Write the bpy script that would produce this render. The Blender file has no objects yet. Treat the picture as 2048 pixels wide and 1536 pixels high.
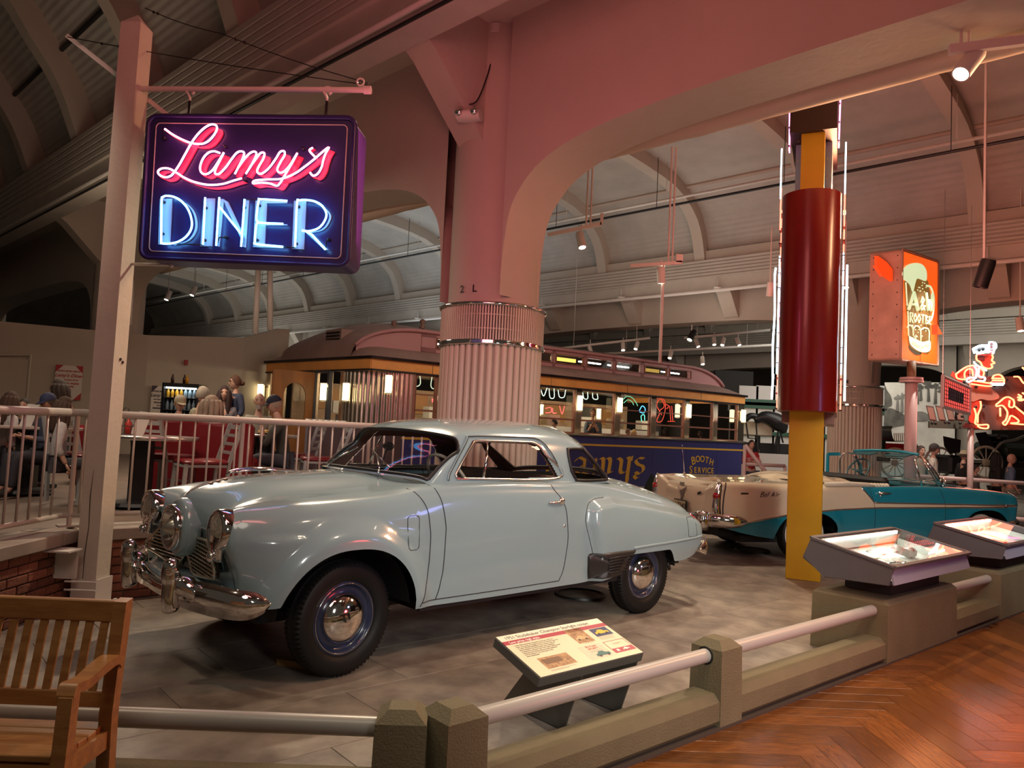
import bpy, bmesh, math, random
import numpy as np
from mathutils import Vector, Matrix
random.seed(7)
sc = bpy.context.scene
col = sc.collection
# ------------------------------------------------------------------ camera
FPX, CAMH, PITCH, ROLL = 1500.0, 1.5, math.radians(3.5), math.radians(2.75)
_f = np.array([0, math.cos(PITCH), math.sin(PITCH)])
_u0 = np.array([0, -math.sin(PITCH), math.cos(PITCH)])
_c, _s = math.cos(ROLL), math.sin(ROLL)
_r = _c*np.array([1., 0, 0])+_s*_u0
_u = -_s*np.array([1., 0, 0])+_c*_u0
CP = np.array([0, 0, CAMH])
cd = bpy.data.cameras.new('camera'); cam = bpy.data.objects.new('camera', cd); col.objects.link(cam)
cd.sensor_width = 36; cd.lens = 36*FPX/2048; cd.clip_end = 200; cd.clip_start = .05
M = Matrix(((_r[0], _u[0], -_f[0], 0), (_r[1], _u[1], -_f[1], 0), (_r[2], _u[2], -_f[2], CAMH), (0, 0, 0, 1)))
cam.matrix_world = M
sc.camera = cam
sc.view_settings.view_transform = 'Standard'; sc.view_settings.look = 'None'
sc.view_settings.gamma = 1; sc.view_settings.use_curve_mapping = False
sc.view_settings.exposure = 0.30
sc.cycles.max_bounces = 6
sc.cycles.transparent_max_bounces = 24
sc.cycles.sample_clamp_indirect = 4
# ------------------------------------------------------------------ world and lamps
wd = bpy.data.worlds.new('world'); sc.world = wd; wd.use_nodes = True
wd.node_tree.nodes['Background'].inputs[0].default_value = (1.0, .80, .62, 1)
wd.node_tree.nodes['Background'].inputs[1].default_value = 0.035
def ray(x, y): return _r*(x-1024)/FPX-_u*(y-768)/FPX+_f
def G(x, y, z=0.):
    d = ray(x, y); return CP+d*((z-CAMH)/d[2])
def PL(x, y, o, n):
    d = ray(x, y); o = np.array(o, float); n = np.array(n, float); return CP+d*(((o-CP)@n)/(d@n))
def PY(x, y, Y):
    d = ray(x, y); return CP+d*(Y/d[1])
def V3(*a): return np.array(a, float)
def lamp(kind, loc, power, colr, size=.5, target=None, spot=None, blend=.4, sy=None):
    d = bpy.data.lights.new('lamp', kind); d.energy = power; d.color = colr
    if kind == 'AREA':
        d.size = size
        if sy: d.shape = 'RECTANGLE'; d.size_y = sy
    elif kind == 'SPOT':
        d.shadow_soft_size = size; d.spot_size = math.radians(spot); d.spot_blend = blend
    else: d.shadow_soft_size = size
    o = bpy.data.objects.new('lamp', d); col.objects.link(o); o.location = loc
    if target is not None:
        o.rotation_euler = (Vector(target)-Vector(loc)).to_track_quat('-Z', 'Y').to_euler()
    return o
WARM = (1, .80, .56); PINK = (1, .25, .42); RED = (1, .10, .10)
# hall lighting: track spots over the exhibit floor, and added fills from the camera side
lamp('SPOT', (-1.2, 1.0, 4.6), 110, (1, .88, .72), .9, (-.2, 4.6, .0), 85, .7)
lamp('SPOT', (2.6, -1.6, 2.9), 760, (1, .97, .92), .6, (.6, 5.8, .5), 38, .7)  # added fill behind the camera for the coupe's near side
lamp('SPOT', (4.2, 3.2, 3.4), 420, (1, .95, .88), .4, (5.8, 10.6, .3), 44, .5)  # added spot that brightens the convertible
lamp('SPOT', (4.6, 3.2, 4.8), 190, (1, .84, .66), .8, (3.4, 6.6, .0), 80, .7)
lamp('SPOT', (-1.5, 7.9, 5.2), 500, WARM, .07, (-1.2, 4.6, 0), 80, .6)
lamp('SPOT', (2.7, 7.6, 4.9), 420, WARM, .10, (1.6, 4.6, 0), 80, .6)
lamp('SPOT', (3.2, 11.0, 5.1), 420, WARM, .12, (4.6, 9.3, .3), 90, .6)
lamp('SPOT', (-3.5, 3.5, 4.9), 110, WARM, .10, (-1.5, 2.7, .6), 60, .7)
lamp('SPOT', (2.2, 2.6, 4.6), 210, WARM, .10, (2.0, 4.3, 0), 80, .7)
lamp('SPOT', (8.5, 13.5, 5.0), 500, (1, .9, .78), .12, (7.5, 14.5, .6), 95, .6)
# patio, diner and background bays
lamp('AREA', (-5.0, 10.2, 4.3), 100, (1, .80, .60), 1.5, (-4.2, 10.8, .6))
lamp('AREA', (1.5, 14.0, 5.2), 75, (1, .84, .68), 2.5, (1.8, 17.0, 1.0))
lamp('AREA', (10.5, 21.5, 5.2), 150, (1, .94, .84), 4, (11., 26, 1))
lamp('AREA', (17, 20., 5.6), 170, (1, .94, .84), 6, (17, 26, 1))
lamp('AREA', (-13, 32., 4.0), 110, (.95, .92, .86), 7, (-13, 32, 9))  # added uplight, brings out the far vault ribs
lamp('AREA', (-4, 24., 5.0), 110, (.90, .95, 1.0), 7, (-4, 24, 9))
lamp('AREA', (3.0, 17.5, 4.2), 60, (1, .88, .78), 5, (3.0, 17.5, 9))
# light thrown by the neon signs, among added lamps for patio, vault and duct
lamp('AREA', (4.3, 9.8, 3.6), 130, (1, .30, .24), 1.6, (6.8, 13.0, 7.2))
lamp('AREA', (-.6, 2.4, 4.55), 58, (1, .26, .24), 1.6, (.6, 8.6, 5.8))
lamp('AREA', (-1.05, 5.55, 3.3), 22, (1, .16, .26), .9, (-.6, 8.6, 3.6))
lamp('SPOT', (-4.2, 5.2, 4.4), 240, (1, .84, .66), .5, (-3.8, 8.8, .8), 70, .6)  # added lamp for the people on the patio, no neon
lamp('AREA', (-7, 12, 3.6), 34, (1, .78, .58), 2.5, (-7, 13, 9))  # added uplight for the ceiling at the left
lamp('AREA', (-3.5, 1.0, 6.2), 3, (1, .74, .52), 2.5, (-5.5, 6, 10))  # added uplight for the upper left vault
lamp('AREA', (3.9, 9.2, 4.4), 170, (1, .48, .24), .8, (1.9, 8.0, 4.9))  # added orange lamp aimed at the air duct
lamp('AREA', (6.3, 6.6, 4.5), 170, (1, .48, .24), .8, (4.6, 5.2, 5.0))  # another added orange lamp, for the duct's right end
lamp('POINT', (3.25, 3.1, .8), 42, (1, .06, .08), .25)
lamp('AREA', (6.0, 3.4, 2.2), 9, (.35, .38, 1.0), .5, (4.0, 5.2, .7))
# ------------------------------------------------------------------ materials
_m = {}
def mat(name, c, rough=.6, metal=0., noise=0., nscale=6., bump=0., bscale=30., coat=0., ior=None, rand=0., emis=None, es=0., trans=0., alpha=1., c2=None, island=False, stretch=None, spec=None):
    if name in _m: return _m[name]
    m = bpy.data.materials.new(name); m.use_nodes = True; nt = m.node_tree; b = nt.nodes['Principled BSDF']
    b.inputs['Base Color'].default_value = (*c, 1); b.inputs['Roughness'].default_value = rough; b.inputs['Metallic'].default_value = metal
    b.inputs['Coat Weight'].default_value = coat; b.inputs['Coat Roughness'].default_value = .05
    if spec is not None: b.inputs['Specular IOR Level'].default_value = spec
    if trans: b.inputs['Transmission Weight'].default_value = trans
    if alpha < 1: b.inputs['Alpha'].default_value = alpha
    if emis: b.inputs['Emission Color'].default_value = (*emis, 1); b.inputs['Emission Strength'].default_value = es
    cur = None
    if noise or bump:
        tc = nt.nodes.new('ShaderNodeTexCoord'); src = tc.outputs['Object']
        if stretch:
            mp = nt.nodes.new('ShaderNodeMapping'); mp.inputs['Scale'].default_value = stretch; nt.links.new(src, mp.inputs[0]); src = mp.outputs[0]
    if noise:
        n = nt.nodes.new('ShaderNodeTexNoise'); n.inputs['Scale'].default_value = nscale; n.inputs['Detail'].default_value = 5; n.inputs['Roughness'].default_value = .6
        nt.links.new(src, n.inputs['Vector'])
        cr = nt.nodes.new('ShaderNodeValToRGB'); cr.color_ramp.elements[0].position = .3; cr.color_ramp.elements[1].position = .7
        a = c2 if c2 else tuple(max(0, k*(1-noise)) for k in c); e = c if c2 else tuple(min(1, k*(1+noise)) for k in c)
        cr.color_ramp.elements[0].color = (*a, 1); cr.color_ramp.elements[1].color = (*e, 1)
        nt.links.new(n.outputs['Fac'], cr.inputs[0]); cur = cr.outputs[0]
    if rand:
        hs = nt.nodes.new('ShaderNodeHueSaturation'); mr = nt.nodes.new('ShaderNodeMapRange')
        if island: g = nt.nodes.new('ShaderNodeNewGeometry'); nt.links.new(g.outputs['Random Per Island'], mr.inputs[0])
        else: g = nt.nodes.new('ShaderNodeObjectInfo'); nt.links.new(g.outputs['Random'], mr.inputs[0])
        mr.inputs[3].default_value = 1-rand; mr.inputs[4].default_value = 1+rand
        nt.links.new(mr.outputs[0], hs.inputs['Value'])
        if cur: nt.links.new(cur, hs.inputs['Color'])
        else: hs.inputs['Color'].default_value = (*c, 1)
        cur = hs.outputs[0]
    if cur: nt.links.new(cur, b.inputs['Base Color'])
    if bump:
        n2 = nt.nodes.new('ShaderNodeTexNoise'); n2.inputs['Scale'].default_value = bscale; n2.inputs['Detail'].default_value = 4
        nt.links.new(src, n2.inputs['Vector']); bp = nt.nodes.new('ShaderNodeBump'); bp.inputs['Strength'].default_value = bump; bp.inputs['Distance'].default_value = .02
        nt.links.new(n2.outputs['Fac'], bp.inputs['Height']); nt.links.new(bp.outputs[0], b.inputs['Normal'])
    _m[name] = m; return m
def glow(name, c, s): return mat(name, (.02, .02, .02), .4, emis=c, es=s)
def glassm(name, tint=(.8, .85, .85), alpha=.12, rough=.02, refl=.6):
    if name in _m: return _m[name]
    m = bpy.data.materials.new(name); m.use_nodes = True; nt = m.node_tree; nt.nodes.clear()
    o = nt.nodes.new('ShaderNodeOutputMaterial'); t = nt.nodes.new('ShaderNodeBsdfTransparent'); g = nt.nodes.new('ShaderNodeBsdfGlossy')
    t.inputs[0].default_value = (*tint, 1); g.inputs['Roughness'].default_value = rough
    fr = nt.nodes.new('ShaderNodeFresnel'); fr.inputs[0].default_value = 1.45; ad = nt.nodes.new('ShaderNodeMath'); ad.operation = 'ADD'; ad.inputs[1].default_value = 0; ad.operation = 'MULTIPLY'; ad.inputs[1].default_value = refl
    nt.links.new(fr.outputs[0], ad.inputs[0]); mx = nt.nodes.new('ShaderNodeMixShader')
    nt.links.new(ad.outputs[0], mx.inputs[0]); nt.links.new(t.outputs[0], mx.inputs[1]); nt.links.new(g.outputs[0], mx.inputs[2]); nt.links.new(mx.outputs[0], o.inputs[0])
    _m[name] = m; return m
CHROME = mat('chrome', (.82, .80, .78), .07, 1.0)
STEEL = mat('steel', (.6, .58, .56), .25, 1.0)
BLACK = mat('black', (.012, .012, .013), .45)
RUBBER = mat('rubber', (.009, .009, .009), .55, spec=.3)
PLASTER = mat('plaster', (.50, .44, .365), .75, noise=.04, nscale=1.5, bump=.25, bscale=9)
WHITEP = mat('white_paint', (.68, .64, .58), .45, noise=.05, nscale=4)
GREYP = mat('grey_paint', (.40, .385, .375), .38)
# ------------------------------------------------------------------ object helpers
def tag(o, label=None, cat=None, group=None, kind=None):
    if label: o['label'] = label
    if cat: o['category'] = cat
    if group: o['group'] = group
    if kind: o['kind'] = kind
    return o
def thing(name, label, cat, loc=(0, 0, 0), rz=0., group=None):
    o = bpy.data.objects.new(name, None); o.empty_display_size = .1; col.objects.link(o)
    o.location = tuple(float(k) for k in loc); o.rotation_euler = (0, 0, rz)
    return tag(o, label, cat, group)
def copy_tree(o, parent=None):
    c = o.copy(); col.objects.link(c); c.parent = parent
    if parent is not None: c.matrix_parent_inverse = o.matrix_parent_inverse.copy()
    for ch in list(KIDS.get(o.name, [])):
        k = copy_tree(ch, c); KIDS.setdefault(c.name, []).append(k)
    return c
KIDS = {}
class MB:
    def __init__(s): s.v = []; s.f = []; s.mi = []; s.cur = 0; s.T = None
    def add(s, vs, fs):
        b = len(s.v)
        if s.T is not None: vs = [tuple(s.T @ Vector(p)) for p in vs]
        s.v += [tuple(float(k) for k in p) for p in vs]
        for f in fs: s.f.append(tuple(b+i for i in f)); s.mi.append(s.cur)
        return s
    def box(s, c, d, R=None, bev=0.):
        hx, hy, hz = d[0]/2, d[1]/2, d[2]/2
        if bev <= 0:
            vs = [(x*hx, y*hy, z*hz) for x in (-1, 1) for y in (-1, 1) for z in (-1, 1)]
            fs = [(0, 1, 3, 2), (4, 6, 7, 5), (0, 4, 5, 1), (2, 3, 7, 6), (0, 2, 6, 4), (1, 5, 7, 3)]
        else:
            b = min(bev, hx*.9, hy*.9, hz*.9); vs = []; idx = {}
            for x in (-1, 1):
                for y in (-1, 1):
                    for z in (-1, 1):
                        for a in range(3):
                            p = [x*(hx-b), y*(hy-b), z*(hz-b)]; p[a] = (x*hx, y*hy, z*hz)[a]
                            idx[(x, y, z, a)] = len(vs); vs.append(tuple(p))
            fs = []
            I = lambda x, y, z, a: idx[(x, y, z, a)]
            for q in (-1, 1):
                fs.append((I(q, -1, -1, 0), I(q, 1, -1, 0), I(q, 1, 1, 0), I(q, -1, 1, 0)))
                fs.append((I(-1, q, -1, 1), I(1, q, -1, 1), I(1, q, 1, 1), I(-1, q, 1, 1)))
                fs.append((I(-1, -1, q, 2), I(1, -1, q, 2), I(1, 1, q, 2), I(-1, 1, q, 2)))
                for r_ in (-1, 1):
                    fs.append((I(q, r_, -1, 0), I(q, r_, 1, 0), I(q, r_, 1, 1), I(q, r_, -1, 1)))
                    fs.append((I(q, -1, r_, 0), I(q, 1, r_, 0), I(q, 1, r_, 2), I(q, -1, r_, 2)))
                    fs.append((I(-1, q, r_, 1), I(1, q, r_, 1), I(1, q, r_, 2), I(-1, q, r_, 2)))
            for x in (-1, 1):
                for y in (-1, 1):
                    for z in (-1, 1): fs.append((I(x, y, z, 0), I(x, y, z, 1), I(x, y, z, 2)))
        if R is not None: vs = [tuple(R @ Vector(p)) for p in vs]
        return s.add([(p[0]+c[0], p[1]+c[1], p[2]+c[2]) for p in vs], fs)
    def beam(s, p0, p1, w, h, up=(0, 0, 1), bev=0.):
        p0 = Vector(p0); p1 = Vector(p1); d = p1-p0; L = d.length; x = d/L; z = Vector(up); y = z.cross(x)
        if y.length < 1e-4: y = Vector((0, 1, 0)).cross(x)
        y.normalize(); z = x.cross(y); R = Matrix((x, y, z)).transposed()
        return s.box((p0+p1)/2, (L, w, h), R, bev)
    def tube(s, pts, r, n=8, closed=False, cap=True, flat=1.):
        pts = [Vector([float(k) for k in p]) for p in pts]; m = len(pts); rings = []
        rr = r if hasattr(r, '__len__') else [r]*m
        prev = None; vs = []
        for i, p in enumerate(pts):
            if closed: t = pts[(i+1) % m]-pts[i-1]
            else: t = pts[min(i+1, m-1)]-pts[max(i-1, 0)]
            if t.length < 1e-9: t = Vector((0, 0, 1))
            t.normalize()
            if prev is None:
                a = Vector((0, 0, 1)) if abs(t.z) < .9 else Vector((1, 0, 0)); nx = t.cross(a).normalized()
            else:
                nx = prev-t*prev.dot(t)
                if nx.length < 1e-6: nx = t.cross(Vector((0, 0, 1)))
                nx.normalize()
            prev = nx; ny = t.cross(nx)
            for k in range(n):
                a = 2*math.pi*k/n; vs.append(tuple(p+(nx*math.cos(a)+ny*math.sin(a)*flat)*rr[i]))
        fs = []
        for i in range(m if closed else m-1):
            j = (i+1) % m
            for k in range(n): fs.append((i*n+k, i*n+(k+1) % n, j*n+(k+1) % n, j*n+k))
        if cap and not closed: fs.append(tuple(reversed(range(n)))); fs.append(tuple((m-1)*n+k for k in range(n)))
        return s.add(vs, fs)
    def cyl(s, p0, p1, r0, r1=None, n=12): return s.tube([p0, p1], [r0, r0 if r1 is None else r1], n)
    def lathe(s, prof, c=(0, 0, 0), axis=(0, 0, 1), n=24, a0=0., a1=2*math.pi, sx=1., sy=1.):
        ax = Vector(axis).normalized(); a = Vector((1, 0, 0)) if abs(ax.x) < .9 else Vector((0, 1, 0))
        if abs(ax.z) > .99: a = Vector((1, 0, 0))
        x = (a-ax*a.dot(ax)).normalized(); y = ax.cross(x); c = Vector(c); full = abs(a1-a0-2*math.pi) < 1e-6
        m = n if full else n+1; vs = []; fs = []
        for (r, h) in prof:
            for k in range(m):
                t = a0+(a1-a0)*k/n; vs.append(tuple(c+ax*h+x*(r*math.cos(t)*sx)+y*(r*math.sin(t)*sy)))
        for i in range(len(prof)-1):
            for k in range(n):
                k2 = (k+1) % m; fs.append((i*m+k, i*m+k2, (i+1)*m+k2, (i+1)*m+k))
        return s.add(vs, fs)
    def prism(s, poly, o, ex, ey, ez, d, cap=True):
        o = Vector(o); ex = Vector(ex); ey = Vector(ey); ez = Vector(ez); n = len(poly)
        vs = [tuple(o+ex*p[0]+ey*p[1]) for p in poly]+[tuple(o+ex*p[0]+ey*p[1]+ez*d) for p in poly]
        fs = [(i, (i+1) % n, n+(i+1) % n, n+i) for i in range(n)]
        if cap: fs += [tuple(reversed(range(n))), tuple(range(n, 2*n))]
        return s.add(vs, fs)
    def grid(s, A, closed_u=False, closed_v=False):
        A = np.asarray(A); nu, nv = A.shape[:2]; vs = [tuple(p) for p in A.reshape(-1, 3)]; fs = []
        for i in range(nu if closed_u else nu-1):
            for j in range(nv if closed_v else nv-1):
                i2 = (i+1) % nu; j2 = (j+1) % nv; fs.append((i*nv+j, i*nv+j2, i2*nv+j2, i2*nv+j))
        return s.add(vs, fs)
    def ball(s, c, r, n=12, m=8, sc3=(1, 1, 1)):
        vs = []; fs = []
        for i in range(m+1):
            t = math.pi*i/m
            for k in range(n):
                a = 2*math.pi*k/n; vs.append((c[0]+r*sc3[0]*math.sin(t)*math.cos(a), c[1]+r*sc3[1]*math.sin(t)*math.sin(a), c[2]+r*sc3[2]*math.cos(t)))
        for i in range(m):
            for k in range(n): fs.append((i*n+k, (i+1)*n+k, (i+1)*n+(k+1) % n, i*n+(k+1) % n))
        return s.add(vs, fs)
    def mesh(s, name, mats, smooth=False, merge=0., fix=True):
        me = bpy.data.meshes.new(name); me.from_pydata(s.v, [], s.f)
        for m_ in (mats if isinstance(mats, (list, tuple)) else [mats]): me.materials.append(m_)
        if len(me.materials) > 1: me.polygons.foreach_set('material_index', s.mi)
        if fix or merge:
            bm = bmesh.new(); bm.from_mesh(me)
            if merge: bmesh.ops.remove_doubles(bm, verts=bm.verts, dist=merge)
            if fix: bmesh.ops.recalc_face_normals(bm, faces=bm.faces)
            bm.to_mesh(me); bm.free()
        if smooth is True: me.polygons.foreach_set('use_smooth', [True]*len(me.polygons))
        elif smooth:
            me.polygons.foreach_set('use_smooth', [True]*len(me.polygons)); me.set_sharp_from_angle(angle=math.radians(smooth))
        me.update(); return me
    def build(s, name, mats, parent=None, smooth=False, merge=0., loc=None, fix=True):
        return link(name, s.mesh(name, mats, smooth, merge, fix), parent, loc)
def link(name, me, parent=None, loc=None, rot=None):
    o = bpy.data.objects.new(name, me); col.objects.link(o)
    if loc is not None: o.location = tuple(float(k) for k in loc)
    if rot is not None: o.rotation_euler = rot
    if parent is not None: o.parent = parent; KIDS.setdefault(parent.name, []).append(o)
    return o
def struct(mb, name, mats, smooth=False, parent=None, **k):
    o = mb.build(name, mats, parent, smooth, **k)
    if parent is None: o['kind'] = 'structure'
    return o
def cr(P, n):
    """Catmull-Rom through rows of P (k, ...) sampled n+1 times"""
    P = np.asarray(P, float); k = len(P); Q = np.concatenate([[2*P[0]-P[1]], P, [2*P[-1]-P[-2]]])
    t = np.linspace(0, k-1, n+1); i = np.minimum(t.astype(int), k-2); f = (t-i).reshape((-1,)+(1,)*(P.ndim-1))
    a, b, c, d = Q[i], Q[i+1], Q[i+2], Q[i+3]
    return .5*((2*b)+(-a+c)*f+(2*a-5*b+4*c-d)*f*f+(-a+3*b-3*c+d)*f**3)
def patch(C, nu, nv):
    A = cr(np.asarray(C, float), nu); return np.swapaxes(cr(np.swapaxes(A, 0, 1), nv), 0, 1)
def sm(x, a, b):
    t = np.clip((np.asarray(x, float)-a)/(b-a), 0, 1); return t*t*(3-2*t)
def txt(s, size, mt, name, parent, Mx, ext=.002, align='CENTER', bold=0., shear=0., sp=1., bake=True):
    c = bpy.data.curves.new('t', 'FONT'); c.body = s; c.size = size; c.align_x = align; c.align_y = 'CENTER'; c.extrude = ext; c.offset = bold; c.shear = shear; c.space_character = sp; c.resolution_u = 3
    o = bpy.data.objects.new('t', c); col.objects.link(o); dg = bpy.context.evaluated_depsgraph_get(); me = bpy.data.meshes.new_from_object(o.evaluated_get(dg))
    bpy.data.objects.remove(o); bpy.data.curves.remove(c)
    me.name = name; me.transform(Mx); me.materials.clear(); me.materials.append(mt)
    return link(name, me, parent)
def frame(o, ex, ey):
    ex = Vector(ex).normalized(); ey = Vector(ey); ey = (ey-ex*ey.dot(ex)).normalized(); ez = ex.cross(ey)
    m = Matrix((ex, ey, ez)).transposed().to_4x4(); m.translation = Vector([float(k) for k in o]); return m
def pip(x, y, poly):
    c = False; n = len(poly); j = n-1
    for i in range(n):
        xi, yi = poly[i]; xj, yj = poly[j]
        if (yi > y) != (yj > y) and x < (xj-xi)*(y-yi)/(yj-yi)+xi: c = not c
        j = i
    return c
# ================================================================== STRUCTURE
U = V3(.682, .731, 0); W = V3(-.731, .682, 0); C1 = V3(-.268, 8.95, 0)
def B(s, t, z=0.): return C1+U*s+W*t+V3(0, 0, z)
S2 = 12.6
BD = V3(math.cos(math.radians(40.75)), math.sin(math.radians(40.75)), 0)   # barrier direction
BN = V3(BD[1], -BD[0], 0)                                                  # towards the visitor side
K0 = V3(1.168, 4.0, 0)                                                     # foot of the middle post
# --- exhibit floor tiles
vin = mat('vinyl', (.33, .285, .235), .42, noise=.5, nscale=3.2, c2=(.115, .09, .078), bump=.08, bscale=14, rand=.07)
vin2 = mat('vinyl_far', (.33, .285, .235), .42, noise=.5, nscale=3.2, c2=(.115, .09, .078), rand=.07, island=True)
fl = MB().box((0, 20, -.06), (90, 60, .1)); flo = struct(fl, 'floor', mat('subfloor', (.16, .13, .11), .6, noise=.2))
tw, th = 1.22, .61
tm = MB().box((0, 0, -.005), (tw-.003, th-.003, .01), None, .0015).mesh('floor_tile', vin)
far = MB(); cnt = 0
cand = []
for i in range(-14, 26):
    for j in range(-30, 36):
        q = V3(0, 3.0, 0)+BD*((i+.33*(j % 3))*tw)+V3(-BD[1], BD[0], 0)*(j*th)
        dpos = (q-K0)@(-BN)
        if dpos < .28 or q[1] < 1.6 or q[1] > 30: continue
        if abs(q[0]) > .78*q[1]+1.2: continue
        cand.append((q[0]**2+q[1]**2, tuple(q)))
cand.sort()
ra = math.atan2(BD[1], BD[0])
for k, (d, q) in enumerate(cand):
    if k < 230:
        o = link('floor_tile', tm, flo, (q[0], q[1], 0)); o.rotation_euler = (0, 0, ra)
    else: far.box((q[0], q[1], -.005), (tw-.003, th-.003, .01), Matrix.Rotation(ra, 3, 'Z'))
o = far.build('floor_tile_field', vin2, flo); o['kind'] = 'stuff'
# --- herringbone
wood = mat('parquet', (.21, .075, .015), .20, noise=.4, nscale=7, c2=(.105, .034, .007), rand=.30, stretch=(1.2, 9, 9), bump=.04, bscale=30)
wood2 = mat('parquet_far', (.18, .068, .019), .20, noise=.3, nscale=7, rand=.22, island=True)
fw = MB().add([tuple(K0-BD*8+BN*-.27+V3(0, 0, -.012)), tuple(K0+BD*25+BN*-.27+V3(0, 0, -.012)), tuple(K0+BD*25+BN*14+V3(0, 0, -.012)), tuple(K0-BD*8+BN*14+V3(0, 0, -.012))], [(0, 1, 2, 3)])
fwo = struct(fw, 'floor', mat('parquet_base', (.09, .035, .012), .6))
pw, pl_ = .13, .78
pm = MB().box((0, 0, -.005), (pl_-.002, pw-.002, .01), None, .001).mesh('plank', wood)
ang = math.radians(2.0); far = MB(); cand = []
def rot2(x, y): return (x*math.cos(ang)-y*math.sin(ang), x*math.sin(ang)+y*math.cos(ang))
n_ = 6
for a in range(-60, 90):
    for b in range(-14, 14):
        for kind in (0, 1):
            ox = a*pw+b*n_*pw*1.0; oy = a*pw-b*n_*pw*1.0
            if kind == 0: cx, cy, r_ = ox+pl_/2, oy+pw/2, 0
            else: cx, cy, r_ = ox+pw/2+0*pl_, oy+pw+pl_/2, math.pi/2
            x, y = rot2(cx, cy); y += 1.2; q = V3(x, y, 0); dpos = (q-K0)@BN
            if dpos < -.22 or y < 1.4 or x > .85*y+1 or x < -1.2 or y > 16: continue
            cand.append((x*x+y*y, x, y, r_+ang))
cand.sort()
for k, (d, x, y, r_) in enumerate(cand):
    if k < 300: o = link('plank', pm, fwo, (x, y, 0)); o.rotation_euler = (0, 0, r_)
    else: far.box((x, y, -.005), (pl_-.002, pw-.002, .01), Matrix.Rotation(r_, 3, 'Z'))
o = far.build('plank_field', wood2, fwo); o['kind'] = 'stuff'
m_ = MB(); m_.beam(K0-BD*9+BN*-.115+V3(0, 0, .006), K0+BD*25+BN*-.115+V3(0, 0, .006), .26, .012); struct(m_, 'trim_1', mat('recess_shade', (.06, .045, .035), .7))  # covers the floor joint; curb recess shadow put into its dark colour
# --- slabs, webs, bands
def lin(s0, s1, z0, z1, t0=-14., t1=40.):
    vs = [tuple(B(s, t, z)) for t in (t0, t1) for s in (s0, s1) for z in (z0, z1)]
    return vs, [(0, 1, 3, 2), (4, 6, 7, 5), (0, 4, 5, 1), (2, 3, 7, 6), (0, 2, 6, 4), (1, 5, 7, 3)]
def slab(s0, w0, w1):
    m_ = MB(); m_.add(*lin(s0-w0, s0+w1, 6.2, 6.5)); return struct(m_, 'ceiling', PLASTER)
slab(0, 1.75, 1.6); slab(S2, 1.15, 1.4); slab(S2*2, 1.4, 1.4)
archp = [(.50, 3.0), (.52, 3.5), (.60, 3.95), (.78, 4.22), (1.05, 4.42), (1.5, 4.57), (2.3, 4.67), (3.6, 4.72), (6.1, 4.74)]
def web(s0, spans, half=(-.42, .24)):
    for (ta, tb) in spans:
        up = [(ta+d, z) for d, z in cr(archp, 40)]; dn = [(tb-d, z) for d, z in cr(archp, 40)][::-1]
        path = up+dn[1:]; m_ = MB(); n = len(path); vs = []
        for sx in half:
            for (t, z) in path: vs.append(tuple(B(s0+sx, t, z)))
            for (t, z) in path: vs.append(tuple(B(s0+sx, t, 6.22)))
        fs = []
        for i in range(n-1):
            fs += [(i, i+1, n+i+1, n+i), (2*n+i, 3*n+i, 3*n+i+1, 2*n+i+1), (i, 2*n+i, 2*n+i+1, i+1)]
        m_.add(vs, fs); struct(m_, 'ceiling_beam', PLASTER, 40)
web(0, [(-12.2, 0), (0, 12.2), (12.2, 24.4), (24.4, 36.6)]); web(S2, [(-12.2, 0), (0, 12.2), (12.2, 24.4), (24.4, 36.6)]); web(S2*2, [(-12.2, 0), (0, 12.2), (12.2, 24.4)])
# corrugated fascia bands with pipes
bandm = mat('fascia_paint', (.50, .455, .39), .6, noise=.08, nscale=2)
def band(s, side, z0, z1, dark=False):
    prof = [(s, z0)]; k = 6; lo = z0+(z1-z0)*.35
    prof += [(s, lo)]
    for i in range(k):
        a = lo+(z1-lo)*i/k; b = lo+(z1-lo)*(i+1)/k
        prof += [(s+side*.05, a+.01), (s+side*.05, b-.035), (s, b-.025)]
    prof += [(s-side*.35, z1), (s-side*.35, z0)]
    m_ = MB(); n = len(prof)
    vs = [tuple(B(p[0], t, p[1])) for t in (-14., 40.) for p in prof]
    m_.add(vs, [(i, (i+1) % n, n+(i+1) % n, n+i) for i in range(n)]); return struct(m_, 'ceiling_band', bandm)
band(-1.75, -1, 5.62, 6.85); band(1.65, 1, 5.6, 6.3); band(S2-1.25, -1, 5.45, 6.25); band(S2+1.5, 1, 5.5, 6.3); band(S2*2-1.3, -1, 5.3, 6.2)
# track rails and pipes running along the bands
for (s, z, r_, lab) in ((-1.86, 5.66, .035, 'pale pipe clipped under the near ceiling band'), (-1.90, 5.50, .022, 'thin dark conduit under the near ceiling band'), (S2-1.38, 5.36, .05, 'white track rail hung under the far ceiling band'), (8.6, 7.05, .035, 'upper pink-lit sprinkler pipe under the barrel vault'), (8.2, 6.75, .03, 'lower pink-lit sprinkler pipe under the barrel vault')):
    m_ = MB(); m_.tube([B(s, t, z) for t in np.linspace(-8, 34, 12)], r_, 6)
    if abs(z-5.36) < .01:
        for t in range(-6, 30, 3): m_.cyl(B(s, t, z), B(s, t, z+.35), .015, n=5); m_.box(B(s, t, z+.06), (.2, .2, .03))
    if s > 8 and s < 9:
        for t in range(-6, 30, 3): m_.cyl(B(s, t, z), B(s, t, 7.95), .008, n=4)
    tag(m_.build('ceiling_pipe', WHITEP if r_ > .03 else BLACK, None, True), lab, 'pipe')
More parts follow.
